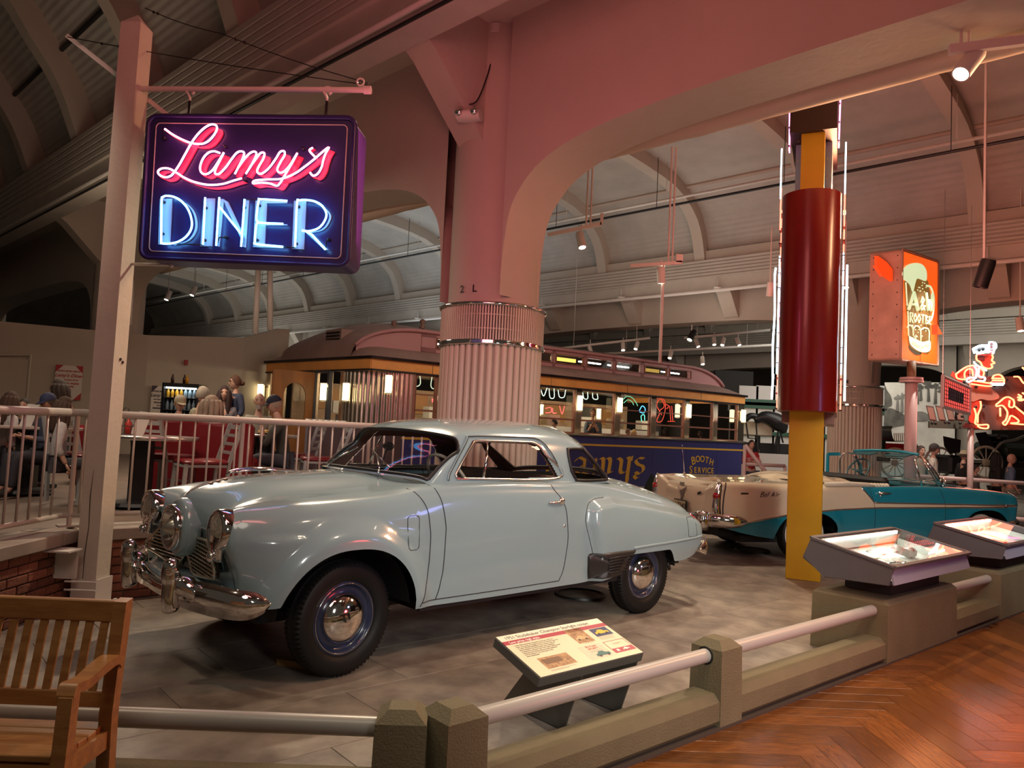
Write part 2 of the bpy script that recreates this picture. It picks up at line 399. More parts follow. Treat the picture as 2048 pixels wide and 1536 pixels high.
# cantilever brackets at each column
def bracket(s0, t0, sg, w, ztip):
    m_ = MB(); p = [(sg*.40, 4.75), (sg*.50, 4.80), (sg*(w-.28), ztip-.06), (sg*(w-.10), ztip+.06), (sg*w, ztip+.2), (sg*w, 6.21), (sg*.4, 6.21)]
    m_.prism([(q[0], q[1]) for q in p], B(s0, t0-.20), U, (0, 0, 1), W, .40); return struct(m_, 'ceiling_bracket', PLASTER)
# barrel vaults with ribs
deck = mat('roof_deck', (.46, .43, .38), .55, noise=.12, nscale=1.2)
nt = deck.node_tree; tc = nt.nodes.new('ShaderNodeTexCoord'); wv = nt.nodes.new('ShaderNodeTexWave'); wv.bands_direction = 'Z'; wv.inputs['Scale'].default_value = 2.6
wv.inputs['Distortion'].default_value = 0; nt.links.new(tc.outputs['Object'], wv.inputs['Vector']); bp = nt.nodes.new('ShaderNodeBump'); bp.inputs['Strength'].default_value = .35; bp.inputs['Distance'].default_value = .04
nt.links.new(wv.outputs['Fac'], bp.inputs['Height']); nt.links.new(bp.outputs[0], nt.nodes['Principled BSDF'].inputs['Normal'])
def vault(path, ribs, rd=.36, rw=.3, t0=-14., t1=40.):
    P = np.array(cr(path, 22)); d = np.gradient(P, axis=0); nrm = np.stack([-d[:, 1], d[:, 0]], 1); nrm /= np.linalg.norm(nrm, axis=1)[:, None]
    cen = P.mean(0)-V3(0, 0)[:2]*0; cen = np.array([P[:, 0].mean(), P[:, 1].min()-2])
    for i in range(len(P)):
        if (P[i]-cen)@nrm[i] < 0: nrm[i] *= -1
    O_ = P+nrm*rd; A = [[tuple(B(q[0], t, q[1])) for q in O_] for t in (t0, t1)]
    m_ = MB().grid(A); vo = struct(m_, 'ceiling', deck, True, fix=False)
    for t in ribs:
        m_ = MB(); A = []
        for q, o_ in zip(P, O_+nrm*.02):
            A.append([tuple(B(q[0], t-rw/2, q[1])), tuple(B(q[0], t+rw/2, q[1])), tuple(B(o_[0], t+rw*.36, o_[1])), tuple(B(o_[0], t-rw*.36, o_[1]))])
        m_.grid(A, closed_v=True); m_.build('rib', PLASTER, vo, 30)
        m_ = MB(); k = 6; 
    for k in (5, 16):
        m_ = MB(); q = P[k]+(O_[k]-P[k])*.92; m_.tube([B(q[0], t0, q[1]), B(q[0], t1, q[1])], .05, 6); m_.build('purlin', BLACK if k == 5 else PLASTER, vo, True)
    return vo
sp = 3.2
vault([(11.38, 6.2), (11.2, 6.8), (10.85, 7.3), (10.0, 7.75), (8.6, 7.93), (6.5, 8.0), (4.4, 7.93), (3.0, 7.75), (2.15, 7.3), (1.8, 6.8), (1.62, 6.2)][::-1], [3.63+sp*k for k in range(-5, 10)])
vault([(-1.72, 6.8), (-2.15, 7.8), (-2.7, 8.55), (-3.3, 9.3), (-4.6, 10.2), (-6.6, 10.7), (-9.5, 10.8), (-13, 10.2)], [3.66+3.3*k for k in range(-5, 10)], rd=.45, rw=.36)
vault([(S2+1.5, 6.2), (S2+1.7, 6.8), (S2+2.1, 7.3), (S2+3, 7.75), (S2+6, 8), (S2+9, 7.75), (S2+10.3, 7.3), (S2+11, 6.8), (S2+11.2, 6.2)], [3.63+sp*k for k in range(-4, 8)])
# --- columns
fl_m = mat('column_cover_paint', (.60, .53, .42), .42)
FLU = MB().lathe([(.034, 0), (.034, 1)], n=8, a0=0, a1=math.pi).mesh('flute', fl_m, True)
def column(c, lab, n=44, cover=True, tag2=None):
    m_ = MB(); m_.lathe([(.545, 0), (.545, 6.3)], c, n=48); o = struct(m_, 'column', PLASTER, True, fix=False); o['label'] = lab
    if cover:
        m_ = MB().lathe([(.565, 0), (.565, 2.50), (.575, 2.52)], c, n=64); m_.build('fluted_cover', mat('cover_back', (.50, .43, .34), .5), o, 30)
        for k in range(n):
            a = 2*math.pi*k/n; q = V3(c[0]+.572*math.cos(a), c[1]+.572*math.sin(a), 0)
            f = link('flute', FLU, o, q); f.rotation_euler = (0, 0, a-math.pi/2); f.scale = (1, 1, 2.46)
        m_ = MB().lathe([(.60, 2.455), (.625, 2.44), (.64, 2.46), (.62, 2.475), (.635, 2.49), (.60, 2.51)], c, n=64); m_.build('chrome_ring', CHROME, o, True)
        m_ = MB().lathe([(.60, 2.895), (.64, 2.885), (.65, 2.91), (.62, 2.93), (.56, 2.935)], c, n=64); m_.build('chrome_ring', CHROME, o, True)
        m_ = MB().lathe([(.585, 2.5), (.585, 2.9)], c, n=64); m_.build('grille_back', mat('grille_back', (.10, .08, .065), .6), o, True)
        m_ = MB(); N = 120
        for k in range(N):
            a = 2*math.pi*k/N; R = Matrix.Rotation(a, 3, 'Z'); m_.box(Vector(c)+R @ Vector((.605, 0, 2.70)), (.03, .017, .40), R)
        for z in (2.62, 2.78): m_.lathe([(.606, z), (.606, z+.012)], c, n=64)
        g = m_.build('grille_bars', fl_m, o); g['kind'] = 'stuff'
    return o
CA = column(C1, 'tall column with the fluted cream cover standing behind the pale blue coupe')
C2 = B(S2, 0)
CB = column(C2, 'tall column with the fluted cream cover standing behind the turquoise convertible')
for (s, t) in ((0, 12.2), (0, 24.4), (S2, 12.2), (S2, -12.2), (S2, 24.4), (2*S2, 0), (2*S2, 12.2), (2*S2, -12.2)):
    q = B(s, t); column(q, 'bare cream concrete column', cover=False)
for s in (0, S2, 2*S2):
    for t in (-12.2, 0, 12.2, 24.4):
        for sg in (-1, 1): bracket(s, t, sg, 1.55 if s == 0 else 1.25, 5.62 if s == 0 and sg < 0 else 5.5) if not (s == 0 and sg > 0) else None
# intermediate small brackets of the far girder
for t in (-6.1, -3.05, 3.05, 6.1, 9.15, -9.15): bracket(S2, t, -1, 1.2, 5.4)
# painted labels on the columns
lm = mat('letter_black', (.02, .018, .016), .5)
def collabel(c, s, px, z, size):
    d = V3(CP[0]-c[0], CP[1]-c[1], 0); d /= np.linalg.norm(d); th0 = math.atan2(d[1], d[0])
    for i, chh in enumerate(s):
        if chh == ' ': continue
        a = th0+math.radians(-px)+i*size*.95/.545; q = V3(c[0]+.553*math.cos(a), c[1]+.553*math.sin(a), z)
        fr = frame(q, (-math.sin(a), math.cos(a), 0), (0, 0, 1)); txt(chh, size*1.3, lm, 'painted_label', CA if c is C1 else CB, fr, .002, bold=.002)
collabel(C1, '2 L', 42, 3.08, .09); collabel(C2, '2 M', 40, 3.02, .10)
# fabric duct under the beam
dm = mat('duct_fabric', (.62, .50, .38), .7, bump=.3, bscale=5)
for (t0, t1, lab) in ((-13, -.95, 'long round fabric air duct glowing orange under the near concrete beam'), (.95, 11.3, 'round fabric air duct under the concrete beam left of the tall column')):
    m_ = MB(); tt = np.linspace(t0, t1, 60); m_.tube([B(.50, t, 4.90) for t in tt], [.22+(.008*math.sin(t*7.0) if (t % 2.4) < .25 else 0) for t in tt], 20)
    tag(m_.build('air_duct', dm, None, True), lab, 'duct')
# --- background walls and pale panels (beyond the diner)
wp = mat('white_panel', (.66, .64, .60), .6)
def wall_between(p, q, z0, z1, name, mt, th=.1):
    m_ = MB(); p = Vector((p[0], p[1], (z0+z1)/2)); q = Vector((q[0], q[1], (z0+z1)/2)); m_.beam(p, q, th, z1-z0); return struct(m_, name, mt)
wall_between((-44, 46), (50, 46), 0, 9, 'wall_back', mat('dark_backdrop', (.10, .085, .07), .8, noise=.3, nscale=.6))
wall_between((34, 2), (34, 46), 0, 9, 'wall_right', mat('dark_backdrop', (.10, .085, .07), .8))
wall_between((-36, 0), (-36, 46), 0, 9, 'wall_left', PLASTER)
# ================================================================== BARRIER
conc = mat('barrier_concrete', (.165, .135, .072), .75, noise=.12, nscale=3, bump=.35, bscale=120)
railm = mat('rail_paint', (.43, .40, .36), .32)
def K(b, n, z=0.): return K0+BD*b+BN*n+V3(0, 0, z)
def post(c, rz, lab):
    t = thing('barrier_post', lab, 'post', c, rz, None); m_ = MB()
    a = .095; vs = []
    for (h, z) in ((a+.006, 0), (a, .395), (a-.045, .435)):
        vs += [(-h, -h, z), (h, -h, z), (h, h, z), (-h, h, z)]
    fs = [(0, 1, 2, 3), (8, 9, 10, 11)]
    for i in (0, 4):
        for k in range(4): fs.append((i+k, i+(k+1) % 4, i+4+(k+1) % 4, i+4+k))
    m_.add(vs, fs); m_.build('shaft', conc, t); return t
RB = math.atan2(BD[1], BD[0])
p2c = K(-1.675, -.095); pmc = K(.09, -.095)
pa = post(p2c, RB, 'squat concrete barrier post at the front corner, right one of the touching pair')
pb = post((-.355, 2.93, 0), math.radians(3), 'squat concrete barrier post at the front corner, left one of the touching pair')
pc = post(pmc, RB, 'squat concrete barrier post standing alone right of the tilted information panel')
def socket(p, d, par):
    m_ = MB(); m_.tube([Vector(p)-Vector(d)*.004, Vector(p)+Vector(d)*.006], .048, 18); o = m_.build('socket', BLACK); o.parent = par
    o.matrix_parent_inverse = Matrix.Translation(par.location) @ par.rotation_euler.to_matrix().to_4x4(); o.matrix_parent_inverse.invert()
def wchild(o, par):
    o.parent = par; o.matrix_parent_inverse = (Matrix.Translation(par.location) @ par.rotation_euler.to_matrix().to_4x4()).inverted(); KIDS.setdefault(par.name, []).append(o)
def rail(a, b, lab, z=.352):
    m_ = MB(); m_.tube([a+V3(0, 0, z), b+V3(0, 0, z)], .037, 18); tag(m_.build('barrier_rail', railm, None, 40), lab, 'rail', None)
def curb(a, b, lab):
    a = Vector(a); b = Vector(b); x = (b-a).normalized(); y = Vector((-x.y, x.x, 0)); h, w, c = .085, .10, .038
    poly = [(-w+c, -h), (w-c, -h), (w, -h+c), (w, h-c), (w-c, h), (-w+c, h), (-w, h-c), (-w, -h+c)]
    m_ = MB(); m_.prism(poly, a+Vector((0, 0, .09)), y, (0, 0, 1), x, (b-a).length); tag(m_.build('barrier_curb', conc, None, 30), lab, 'curb')
for (p, d, par) in ((K(-1.585, -.1, .352), BD, pa), (K(-.002, -.1, .352), -BD, pc), (K(.182, -.1, .352), BD, pc)): socket(p, d, par)
rail(K(-1.58, -.1), K(0, -.1), 'pale round barrier rail passing in front of the tilted information panel')
rail(K(.185, -.1), K(2.0, -.1), 'pale round barrier rail leading to the nearer display case plinth')
rail(K(3.34, -.1), K(4.38, -.1), 'short pale round barrier rail between the two display case plinths')
rail(V3(-5.2, 2.80, 0), V3(-.45, 2.925, 0), 'long pale round barrier rail running left behind the wooden bench')
curb(K(-1.6, -.1), K(-.01, -.1), 'octagonal concrete curb lying below the information panel rail')
curb(K(.19, -.1), K(2.02, -.1), 'octagonal concrete curb between the lone post and the nearer plinth')
curb(K(3.32, -.1), K(4.42, -.1), 'short octagonal concrete curb between the two display plinths')
curb(V3(-5.2, 2.80, 0), V3(-.46, 2.925, 0), 'octagonal concrete curb under the rail behind the wooden bench')
# stripes on the left rail are shadow bars of the bench slats: real light only
# ================================================================== DISPLAY CASES
slate = mat('case_metal', (.105, .10, .105), .5, noise=.05, nscale=8)
slate2 = mat('case_front', (.30, .30, .38), .45)
def display(b0, lab1, lab2, neon):
    L = 1.30; m_ = MB(); h = .43; t = thing('plinth', lab1, 'plinth', K(b0+L/2, -.27), RB)
    a, d = L/2, .275; vs = []
    for (gx, gy, z) in ((a+.01, d+.005, 0), (a, d, .40), (a-.03, d-.03, .43)):
        vs += [(-gx, -gy, z), (gx, -gy, z), (gx, gy, z), (-gx, gy, z)]
    fs = [(0, 1, 2, 3), (8, 9, 10, 11)]
    for i in (0, 4):
        for k in range(4): fs.append((i+k, i+(k+1) % 4, i+4+(k+1) % 4, i+4+k))
    m_.add(vs, fs); m_.build('block', conc, t)
    t = thing('display_case', lab2, 'display case', K(b0+.685, -.24, .435), RB)
    m_ = MB(); m_.box((0, 0, .05), (.9, .34, .10)); m_.build('neck', mat('neck_black', (.02, .018, .017), .5), t)
    # local: x along BD, y = -BN (away from visitors)
    L2 = .725; sec = [(-.30, .245), (-.30, .24), (-.265, .115), (.20, .095), (.36, .22), (.30, .365)]
    for sx in (-1, 1):
        m_ = MB(); m_.prism(sec, (sx*L2-.008, 0, 0), (0, 1, 0), (0, 0, 1), (1, 0, 0), .016); m_.build('side_panel', slate, t)
    m_ = MB(); m_.box((0, -.283, .18), (2*L2, .014, .125), Matrix.Rotation(math.radians(-15.6), 3, 'X')); m_.build('front_panel', slate2, t)
    m_ = MB(); m_.beam((-L2, -.03, .108), (L2, -.03, .108), .46, .014, up=(0, .043, 1)); m_.beam((-L2, .28, .158), (L2, .28, .158), .20, .012, up=(0, -.62, 1)); m_.beam((-L2, .33, .29), (L2, .33, .29), .16, .012, up=(0, 1, .42)); m_.build('tray', slate, t)
    A = Vector((0, -.30, .245)); Bk = Vector((0, .30, .365)); sl = (Bk-A).normalized(); nn = Vector((0, -sl.z, sl.y))
    m_ = MB(); fw_ = .035
    for (p, q) in (((-L2, A.y, A.z), (L2, A.y, A.z)), ((-L2, Bk.y, Bk.z), (L2, Bk.y, Bk.z))): m_.beam(p, q, fw_, .018, up=tuple(nn))
    for sx in (-L2, L2): m_.beam((sx, A.y, A.z), (sx, Bk.y, Bk.z), fw_, .018, up=tuple(nn))
    m_.build('glass_frame', slate, t)
    fm = (A+Bk)/2
    m_ = MB(); m_.add([(-L2, A.y, A.z+.002), (L2, A.y, A.z+.002), (L2, Bk.y, Bk.z+.002), (-L2, Bk.y, Bk.z+.002)], [(0, 1, 2, 3)]); m_.build('glass_lid', glassm('case_glass', (.93, .95, .95), .14), t)
    lin_ = mat('case_lining', (.72, .78, .72), .6)
    m_ = MB(); A2 = A-nn*.115; B2 = Bk-nn*.115; f2 = (A2+B2)/2
    m_.beam((-L2+.05, f2.y, f2.z), (L2-.05, f2.y, f2.z), .56, .006, up=tuple(nn)); m_.build('lining', lin_, t)
    m_ = MB(); m_.beam((-L2+.05, .255, .31), (L2-.05, .255, .31), .01, .10, up=(0, -.2, 1)); m_.box((L2-.05, .0, .20), (.01, .5, .085), Matrix.Rotation(math.radians(11.3), 3, 'X')); m_.build('back_liner', lin_, t)
    m_ = MB(); m_.beam((-L2+.1, .235, .345), (L2-.1, .235, .345), .02, .02); m_.build('strip_light', glow('case_strip', (1, .98, .88), 9), t)
    a_ = V3(*(Matrix.Translation(t.location) @ t.rotation_euler.to_matrix().to_4x4() @ Vector((0, .12, .31)))); lp = lamp('AREA', a_, 5.5, (.93, 1, .92), .25, a_+V3(0, 0, -1)-BN*-.5); lp.data.shape = 'RECTANGLE'; lp.data.size = .08; lp.data.size = 1.1; lp.data.size_y = .06; lp.rotation_euler = (math.radians(-25), 0, RB)
    return t, f2, sl, nn
t, f2, sl, nn = display(2.01, 'large smooth concrete plinth under the nearer display case', 'grey sloping glass-topped display case nearer to the lone post, holding small items', False)
def onplate(t, f2, sl, nn, x, s, up=.006):
    q = f2+sl*s+nn*up; return Vector((x, q.y, q.z))
tm_ = Matrix.Translation(t.location) @ t.rotation_euler.to_matrix().to_4x4()
def item(mb, name, m, lab, cat, sm_=True, grp=None):
    o = mb.build(name, m, None, sm_); o.matrix_world = tm_; tag(o, lab, cat, grp); return o
fr0 = Matrix((Vector((1, 0, 0)), sl, nn)).transposed()
for k, (x, s, w, h, cc) in enumerate(((-.20, .10, .16, .12, (.42, .40, .36)), (.03, .13, .15, .10, (.30, .29, .27)), (-.02, -.02, .20, .13, (.55, .53, .46)), (-.36, .02, .13, .09, (.35, .33, .30)))):
    item(MB().box(onplate(t, f2, sl, nn, x, s, .008), (w, h, .008), fr0), 'photo_card', mat('card%d' % k, cc, .6, noise=.5, nscale=25), ['small grey photo card at the left back of the lit display case', 'small dark photo card at the back of the lit display case', 'pale printed card lying mid case under the glass', 'grey photo card near the left side of the lit case'][k], 'card', False)
m_ = MB(); q = onplate(t, f2, sl, nn, -.22, -.13, .03); m_.tube([q+Vector((.10*math.cos(a), .045*math.sin(a), 0)) for a in np.linspace(0, 2*math.pi, 25)[:-1]], .010, 8, closed=True); item(m_, 'bracelet', CHROME, 'dark oval metal band lying in the lit display case', 'bracelet')
m_ = MB()
for j in range(3): m_.box(onplate(t, f2, sl, nn, -.40+.09*j, -.17-.01*j, .02), (.075, .04, .022), Matrix.Rotation(.35, 3, 'Z') @ fr0, .006)
item(m_, 'metal_buckle_strip', STEEL, 'chrome strip of small buckles near the front of the lit case', 'ornament')
m_ = MB(); q = onplate(t, f2, sl, nn, .30, -.02, .04); m_.ball(q, .05, sc3=(1.7, .9, .9)); m_.tube([q+Vector((-.06, .0, 0)), q+Vector((-.13, .06, .03)), q+Vector((-.16, .07, .03))], [.03, .035, .02], 10)
spot = mat('spotted', (.80, .74, .66), .5); nt = spot.node_tree; vo = nt.nodes.new('ShaderNodeTexVoronoi'); vo.inputs['Scale'].default_value = 26; tc = nt.nodes.new('ShaderNodeTexCoord'); nt.links.new(tc.outputs['Object'], vo.inputs['Vector'])
cr_ = nt.nodes.new('ShaderNodeValToRGB'); cr_.color_ramp.elements[0].position = .34; cr_.color_ramp.elements[0].color = (.45, .02, .02, 1); cr_.color_ramp.elements[1].position = .38; cr_.color_ramp.elements[1].color = (.8, .74, .66, 1)
nt.links.new(vo.outputs['Distance'], cr_.inputs[0]); nt.links.new(cr_.outputs[0], nt.nodes['Principled BSDF'].inputs['Base Color'])
item(m_, 'spotted_figurine', spot, 'small figurine with a red spotted white body in the lit case', 'figurine')
t2, g2, s2_, n2_ = display(4.40, 'large smooth concrete plinth under the farther display case at the right edge', 'grey sloping glass-topped display case at the right edge with glowing red neon inside', True)
tm_ = Matrix.Translation(t2.location) @ t2.rotation_euler.to_matrix().to_4x4()
for (pts, cc, lab) in (([(-.28, .16), (-.34, .02), (-.26, -.06), (-.16, .06), (-.02, .10), (.04, .0), (-.02, -.12)], (1, .13, .05), 'bent red neon tube glowing in the farther display case'), ([(.14, .04), (.24, .10), (.36, .05), (.30, -.06), (.44, -.10)], (1, .12, .2), 'bent pink neon tube glowing at the right of the farther case')):
    m_ = MB(); m_.tube([onplate(t2, g2, s2_, n2_, a, b, .04) for a, b in cr(pts, 30)], .008, 8); item(m_, 'neon_tube', glow('neon_case%.2f' % cc[2], cc, 9), lab, 'neon tube')
m_ = MB(); m_.box(onplate(t2, g2, s2_, n2_, -.12, .0, .012), (.42, .28, .006), fr0); item(m_, 'red_card', mat('redcard', (.62, .06, .04), .5), 'red shape lying under the neon tube in the farther case', 'card', False)
# ================================================================== INFORMATION PANEL
t = thing('information_panel', 'tilted information panel about the blue coupe on a dark stand behind the rail', 'sign', K(-.655, -.45), RB)
drk = mat('panel_edge', (.085, .08, .068), .5); pw_, pz0, pz1, pd = .375, .362, .465, .335
A = Vector((0, -.155, pz0)); Bk = Vector((0, .18, pz1)); sl = (Bk-A).normalized(); nn = Vector((0, -sl.z, sl.y)); fm = (A+Bk)/2
m_ = MB(); m_.beam((-pw_, fm.y-nn.y*.026, fm.z-nn.z*.026), (pw_, fm.y-nn.y*.026, fm.z-nn.z*.026), .355, .05, up=tuple(nn), bev=.003); m_.build('board', drk, t)
for x0 in (-.02, .40):
    m_ = MB(); x = x0-.035; pts = [(-.02, 0), (.48, 0), (.44, .02), (.28, .40), (-.06, .34)]
    m_.prism([(-.01, 0), (.47, 0), (.16, .385), (-.12, .305)], (x, 0, 0), (0, 1, 0), (0, 0, 1), (1, 0, 0), .008)
    m_.box((x+.04, .22, .003), (.08, .48, .006)); m_.build('leg_plate', drk, t)
E_ = Vector((1, 0, 0)); W_, H_ = .74, .352; org = fm+nn*.0005
def pf(x, y, up=0.): return org+E_*x+sl*y+nn*up
face = mat('panel_face', (.80, .70, .47), .45)
def sheet(x0, x1, y0, y1, m, name, up, par=t):
    m_ = MB(); m_.add([tuple(pf(x0, y0, up)), tuple(pf(x1, y0, up)), tuple(pf(x1, y1, up)), tuple(pf(x0, y1, up))], [(0, 1, 2, 3)]); return m_.build(name, m, par)
sheet(-.37, .37, -.175, .175, face, 'printed_face', .0005)
sheet(-.37, .37, .128, .175, mat('panel_white', (.86, .80, .62), .45), 'title_band', .001)
maroon = mat('maroon', (.42, .03, .06), .45)
sheet(-.37, .37, .096, .126, maroon, 'subtitle_band', .001)
def ptext(s, x, y, size, m, al='LEFT', **k): txt(s, size, m, 'lettering', t, frame(pf(x, y, .0015), E_, sl), .0002, al, **k)
ink = mat('ink', (.06, .045, .05), .6); wh = mat('print_white', (.85, .80, .72), .5)
ptext('1951 Studebaker Champion Starlight coupe', -.335, .148, .034, ink)
ptext('Low price, high style.', -.335, .109, .024, wh, bold=.0004)
for i, s in enumerate(('In the 1950s Americans expected to have cars, and more', 'likely, have power of average income. If you wanted a new car,', 'or other than 500 possibilities. If you wanted a new car,', 'then Studebaker was the brand for you. Studebaker', 'competed for customers with Ford, Chevy, and Plymouth', 'using up-to-the-minute styling and solid equipment', 'over horsepower. The world goes a long', 'when standing still.')):
    ptext(s, -.325, .078-.0135*i, .0112, ink)
def pic(x0, x1, y0, y1, c, name, c2_=None): return sheet(x0, x1, y0, y1, mat(name+'_print', c, .5, noise=.6, nscale=40, c2=c2_), name, .001)
pic(-.285, -.085, -.135, -.045, (.62, .36, .15), 'photo_print', (.20, .09, .04)); sheet(-.27, -.15, -.10, -.06, mat('sepia', (.20, .11, .06), .6), 'picture_detail', .0014)
pic(.055, .175, -.005, .125, (.60, .38, .18), 'photo_print', (.10, .05, .03))
sheet(.215, .345, .02, .092, mat('night_blue', (.03, .035, .12), .5), 'photo_print', .001)
def pcar(x, y, w, m):
    P_ = [(-.5, 0), (-.5, .16), (-.3, .22), (-.18, .36), (.12, .36), (.25, .22), (.5, .18), (.5, 0)]
    m_ = MB(); m_.add([tuple(pf(x+a*w, y+b*w, .0018)) for a, b in P_], [tuple(range(len(P_)))]); m_.build('car_picture', m, t)
    m_ = MB()
    for dx in (-.3, .3): m_.add([tuple(pf(x+(dx+.09*math.cos(k*.8))*w, y+(.0+.09*math.sin(k*.8))*w, .002)) for k in range(8)], [tuple(range(8))])
    m_.build('wheel_picture', ink, t)
pcar(.28, .04, .10, mat('yellow_print', (.70, .50, .03), .5)); pcar(.11, .025, .09, mat('tan_print', (.62, .42, .2), .5)); pcar(.12, -.128, .10, mat('teal_print', (.05, .16, .15), .5))
pic(.01, .175, -.145, -.03, (.74, .66, .48), 'advert_print', (.66, .58, .40)); 
redp = mat('red_print', (.55, .08, .05), .5)
ptext("It's 4 cars", .06, -.042, .02, redp, bold=.0004); ptext('not just 1', .06, -.060, .02, redp, bold=.0004)
for i, (x, y, w) in enumerate(((.06, -.08, .09), (.06, -.09, .09), (.215, .010, .12), (.215, 0, .10), (.215, -.010, .11), (.085, -.012, .07), (-.28, -.148, .17), (-.28, -.155, .12), (.25, -.058, .07), (.25, -.066, .05))):
    sheet(x, x+w, y, y+.0025, mat('grey_print', (.35, .30, .22), .6), 'text_line', .0012)
m_ = MB()
for (a, b, c, d) in ((.20, .36, -.035, -.032), (.20, .36, -.135, -.132), (.20, .203, -.135, -.032), (.357, .36, -.135, -.032)): m_.add([tuple(pf(a, c, .0015)), tuple(pf(b, c, .0015)), tuple(pf(b, d, .0015)), tuple(pf(a, d, .0015))], [(0, 1, 2, 3)])
m_.build('print_border', maroon, t); sheet(.20, .36, -.135, -.098, maroon, 'print_band', .0014)
pcar(.30, -.122, .05, wh); sheet(.225, .245, -.125, -.107, wh, 'print_icon', .002)
# ================================================================== LAMY SIGN
PO = V3(-3.124, 5.806, 0); SX = V3(.9955, -.0945, 0); SN = V3(-.0945, -.9955, 0)
wood_w = mat('post_white', (.66, .62, .52), .5, noise=.06, nscale=3, bump=.15, bscale=20)
t = thing('sign_post', 'tall square white wooden post carrying the hanging neon diner sign', 'post', PO, math.radians(-5.4))
m_ = MB(); a = .083; vs = []
for z in (.0, 4.56): vs += [(-a, -a, z), (a, -a, z), (a, a, z), (-a, a, z)]
vs.append((0, 0, 4.66)); m_.add(vs, [(0, 1, 2, 3), (0, 1, 5, 4), (1, 2, 6, 5), (2, 3, 7, 6), (3, 0, 4, 7), (4, 5, 8), (5, 6, 8), (6, 7, 8), (7, 4, 8)]); m_.build('shaft', wood_w, t)
m_ = MB(); m_.box((0, 0, .012), (.34, .34, .024), None, .004); m_.box((0, -a-.01, .12), (.20, .012, .22)); m_.box((a+.01, 0, .12), (.012, .2, .22))
for x in (-.12, .12):
    for y in (-.12, .12): m_.cyl((x, y, .024), (x, y, .05), .016, n=6)
m_.build('base_bracket', WHITEP, t)
m_ = MB()
for (x, z) in ((.0, 1.9), (.03, 1.88)): m_.cyl((a, x, z), (a+.006, x, z), .012, n=8)
m_.build('bolt', BLACK, t)
m_ = MB(); m_.tube([(-.01, -a-.001, z) for z in ()] or [(-.02, -a-.0005, .18), (-.022, -a-.0005, .4), (-.006, -a-.0005, .62), (-.014, -a-.0005, .85), (-.004, -a-.0005, 1.05)], [.0015, .004, .003, .004, .001], 5); m_.build('crack', mat('crack', (.06, .045, .03), .8), t)
# crossbar
cb0 = PL(277, 178, PO, SN); cb1 = PL(733, 180, PO, SN)
t = thing('sign_crossbar', 'white pipe arm with end cap from which the neon sign hangs', 'bracket', cb0)
m_ = MB(); m_.tube([cb0-cb0, cb1-cb0], .022, 14); m_.build('pipe', WHITEP, t, 40)
m_ = MB(); d = (cb1-cb0); d /= np.linalg.norm(d); m_.tube([cb1-cb0-d*.02, cb1-cb0+d*.035], .032, 14); m_.build('end_cap', WHITEP, t, 40)
m_ = MB(); q = cb1-cb0; m_.tube([q+V3(-.05, 0, .03)+V3(.028*math.cos(a), 0, .03+.028*math.sin(a)) for a in np.linspace(0, 6.28, 13)[:-1]], .008, 6, closed=True); m_.build('eye_bolt', WHITEP, t, True)
def SP(x, y, off=0.): return PL(x, y, PO+SN*off, SN)
for k, px in enumerate((381, 655)):
    q = SP(px, 182); z0 = q[2]; t = thing('sign_hook', ['white hook with dark rod holding the left side of the neon sign', 'white hook with dark rod holding the right side of the neon sign'][k], 'hook', q)
    m_ = MB(); m_.tube([V3(.03*math.cos(a), 0, .03*math.sin(a)) for a in np.linspace(-1.2, 4.2, 14)]+[V3(0, 0, -.06), V3(0, 0, -.09)], .011, 8); m_.build('hook', WHITEP, t, True)
    m_ = MB(); m_.cyl((0, 0, -.08), (0, 0, -.30), .011, n=8); m_.build('rod', BLACK, t, True)
br0 = SP(135, 72, -.10); br1 = SP(330, 226, -.10)
tag(MB().beam(br0, br1+(br1-br0)*.3, .03, .035).build('diagonal_brace', WHITEP), 'thin pink-lit diagonal bar sticking out behind the top of the sign post', 'brace')
for (p, q, lab) in (((135, 74), (735, 170), 'thin cable from the diagonal brace across the post to the crossbar end'), ((437, 65), (735, 166), 'upper thin guy cable sloping down to the crossbar end'), ((290, 16), (437, 66), 'thin cable with turnbuckle leaving the top of the sign post')):
    a = SP(*p, -.03); b = SP(*q, 0); m_ = MB(); m_.tube([a+(b-a)*s+V3(0, 0, -.02*math.sin(s*3.14)) for s in np.linspace(0, 1, 9)], .004, 5)
    for s in (.12, .18): m_.ball(tuple(a+(b-a)*s+V3(0, 0, -.01)), .012, 6, 4)
    tag(m_.build('guy_cable', BLACK), lab, 'cable')
# board
OFF = .16
def LS(x, y, o=0.): return PL(270+x/4.357, 220+y/4.357, PO+SN*(OFF+o), SN)
navy = mat('sign_navy', (.035, .024, .115), .30); 
TL, TR, BR_, BL = [PL(x, y, PO+SN*OFF, SN) for x, y in ((299, 232), (712, 236), (697, 533), (282, 516))]
ctr = (TL+TR+BR_+BL)/4
t = thing('neon_sign', 'dark blue hanging neon sign with pink script over pale blue capital letters', 'sign', ctr, math.atan2(SX[1], SX[0]))
INV = (Matrix.Translation(t.location) @ t.rotation_euler.to_matrix().to_4x4()).inverted()
def S(mb, name, m, sm_=False, par=None):
    mb.v = [tuple(INV @ Vector(p)) for p in mb.v]; return mb.build(name, m, par or t, sm_)
def rounded(c4, r, n=5):
    out = []
    for i in range(4):
        p = c4[i]; a = c4[i-1]-p; b = c4[(i+1) % 4]-p; a /= np.linalg.norm(a); b /= np.linalg.norm(b); c = p+(a+b)*r
        for k in range(n+1):
            th = math.pi/2*k/n; out.append(c-b*r*math.cos(th)-a*r*math.sin(th))
    return out
ring = rounded([TL, TR, BR_, BL], .07); n = len(ring)
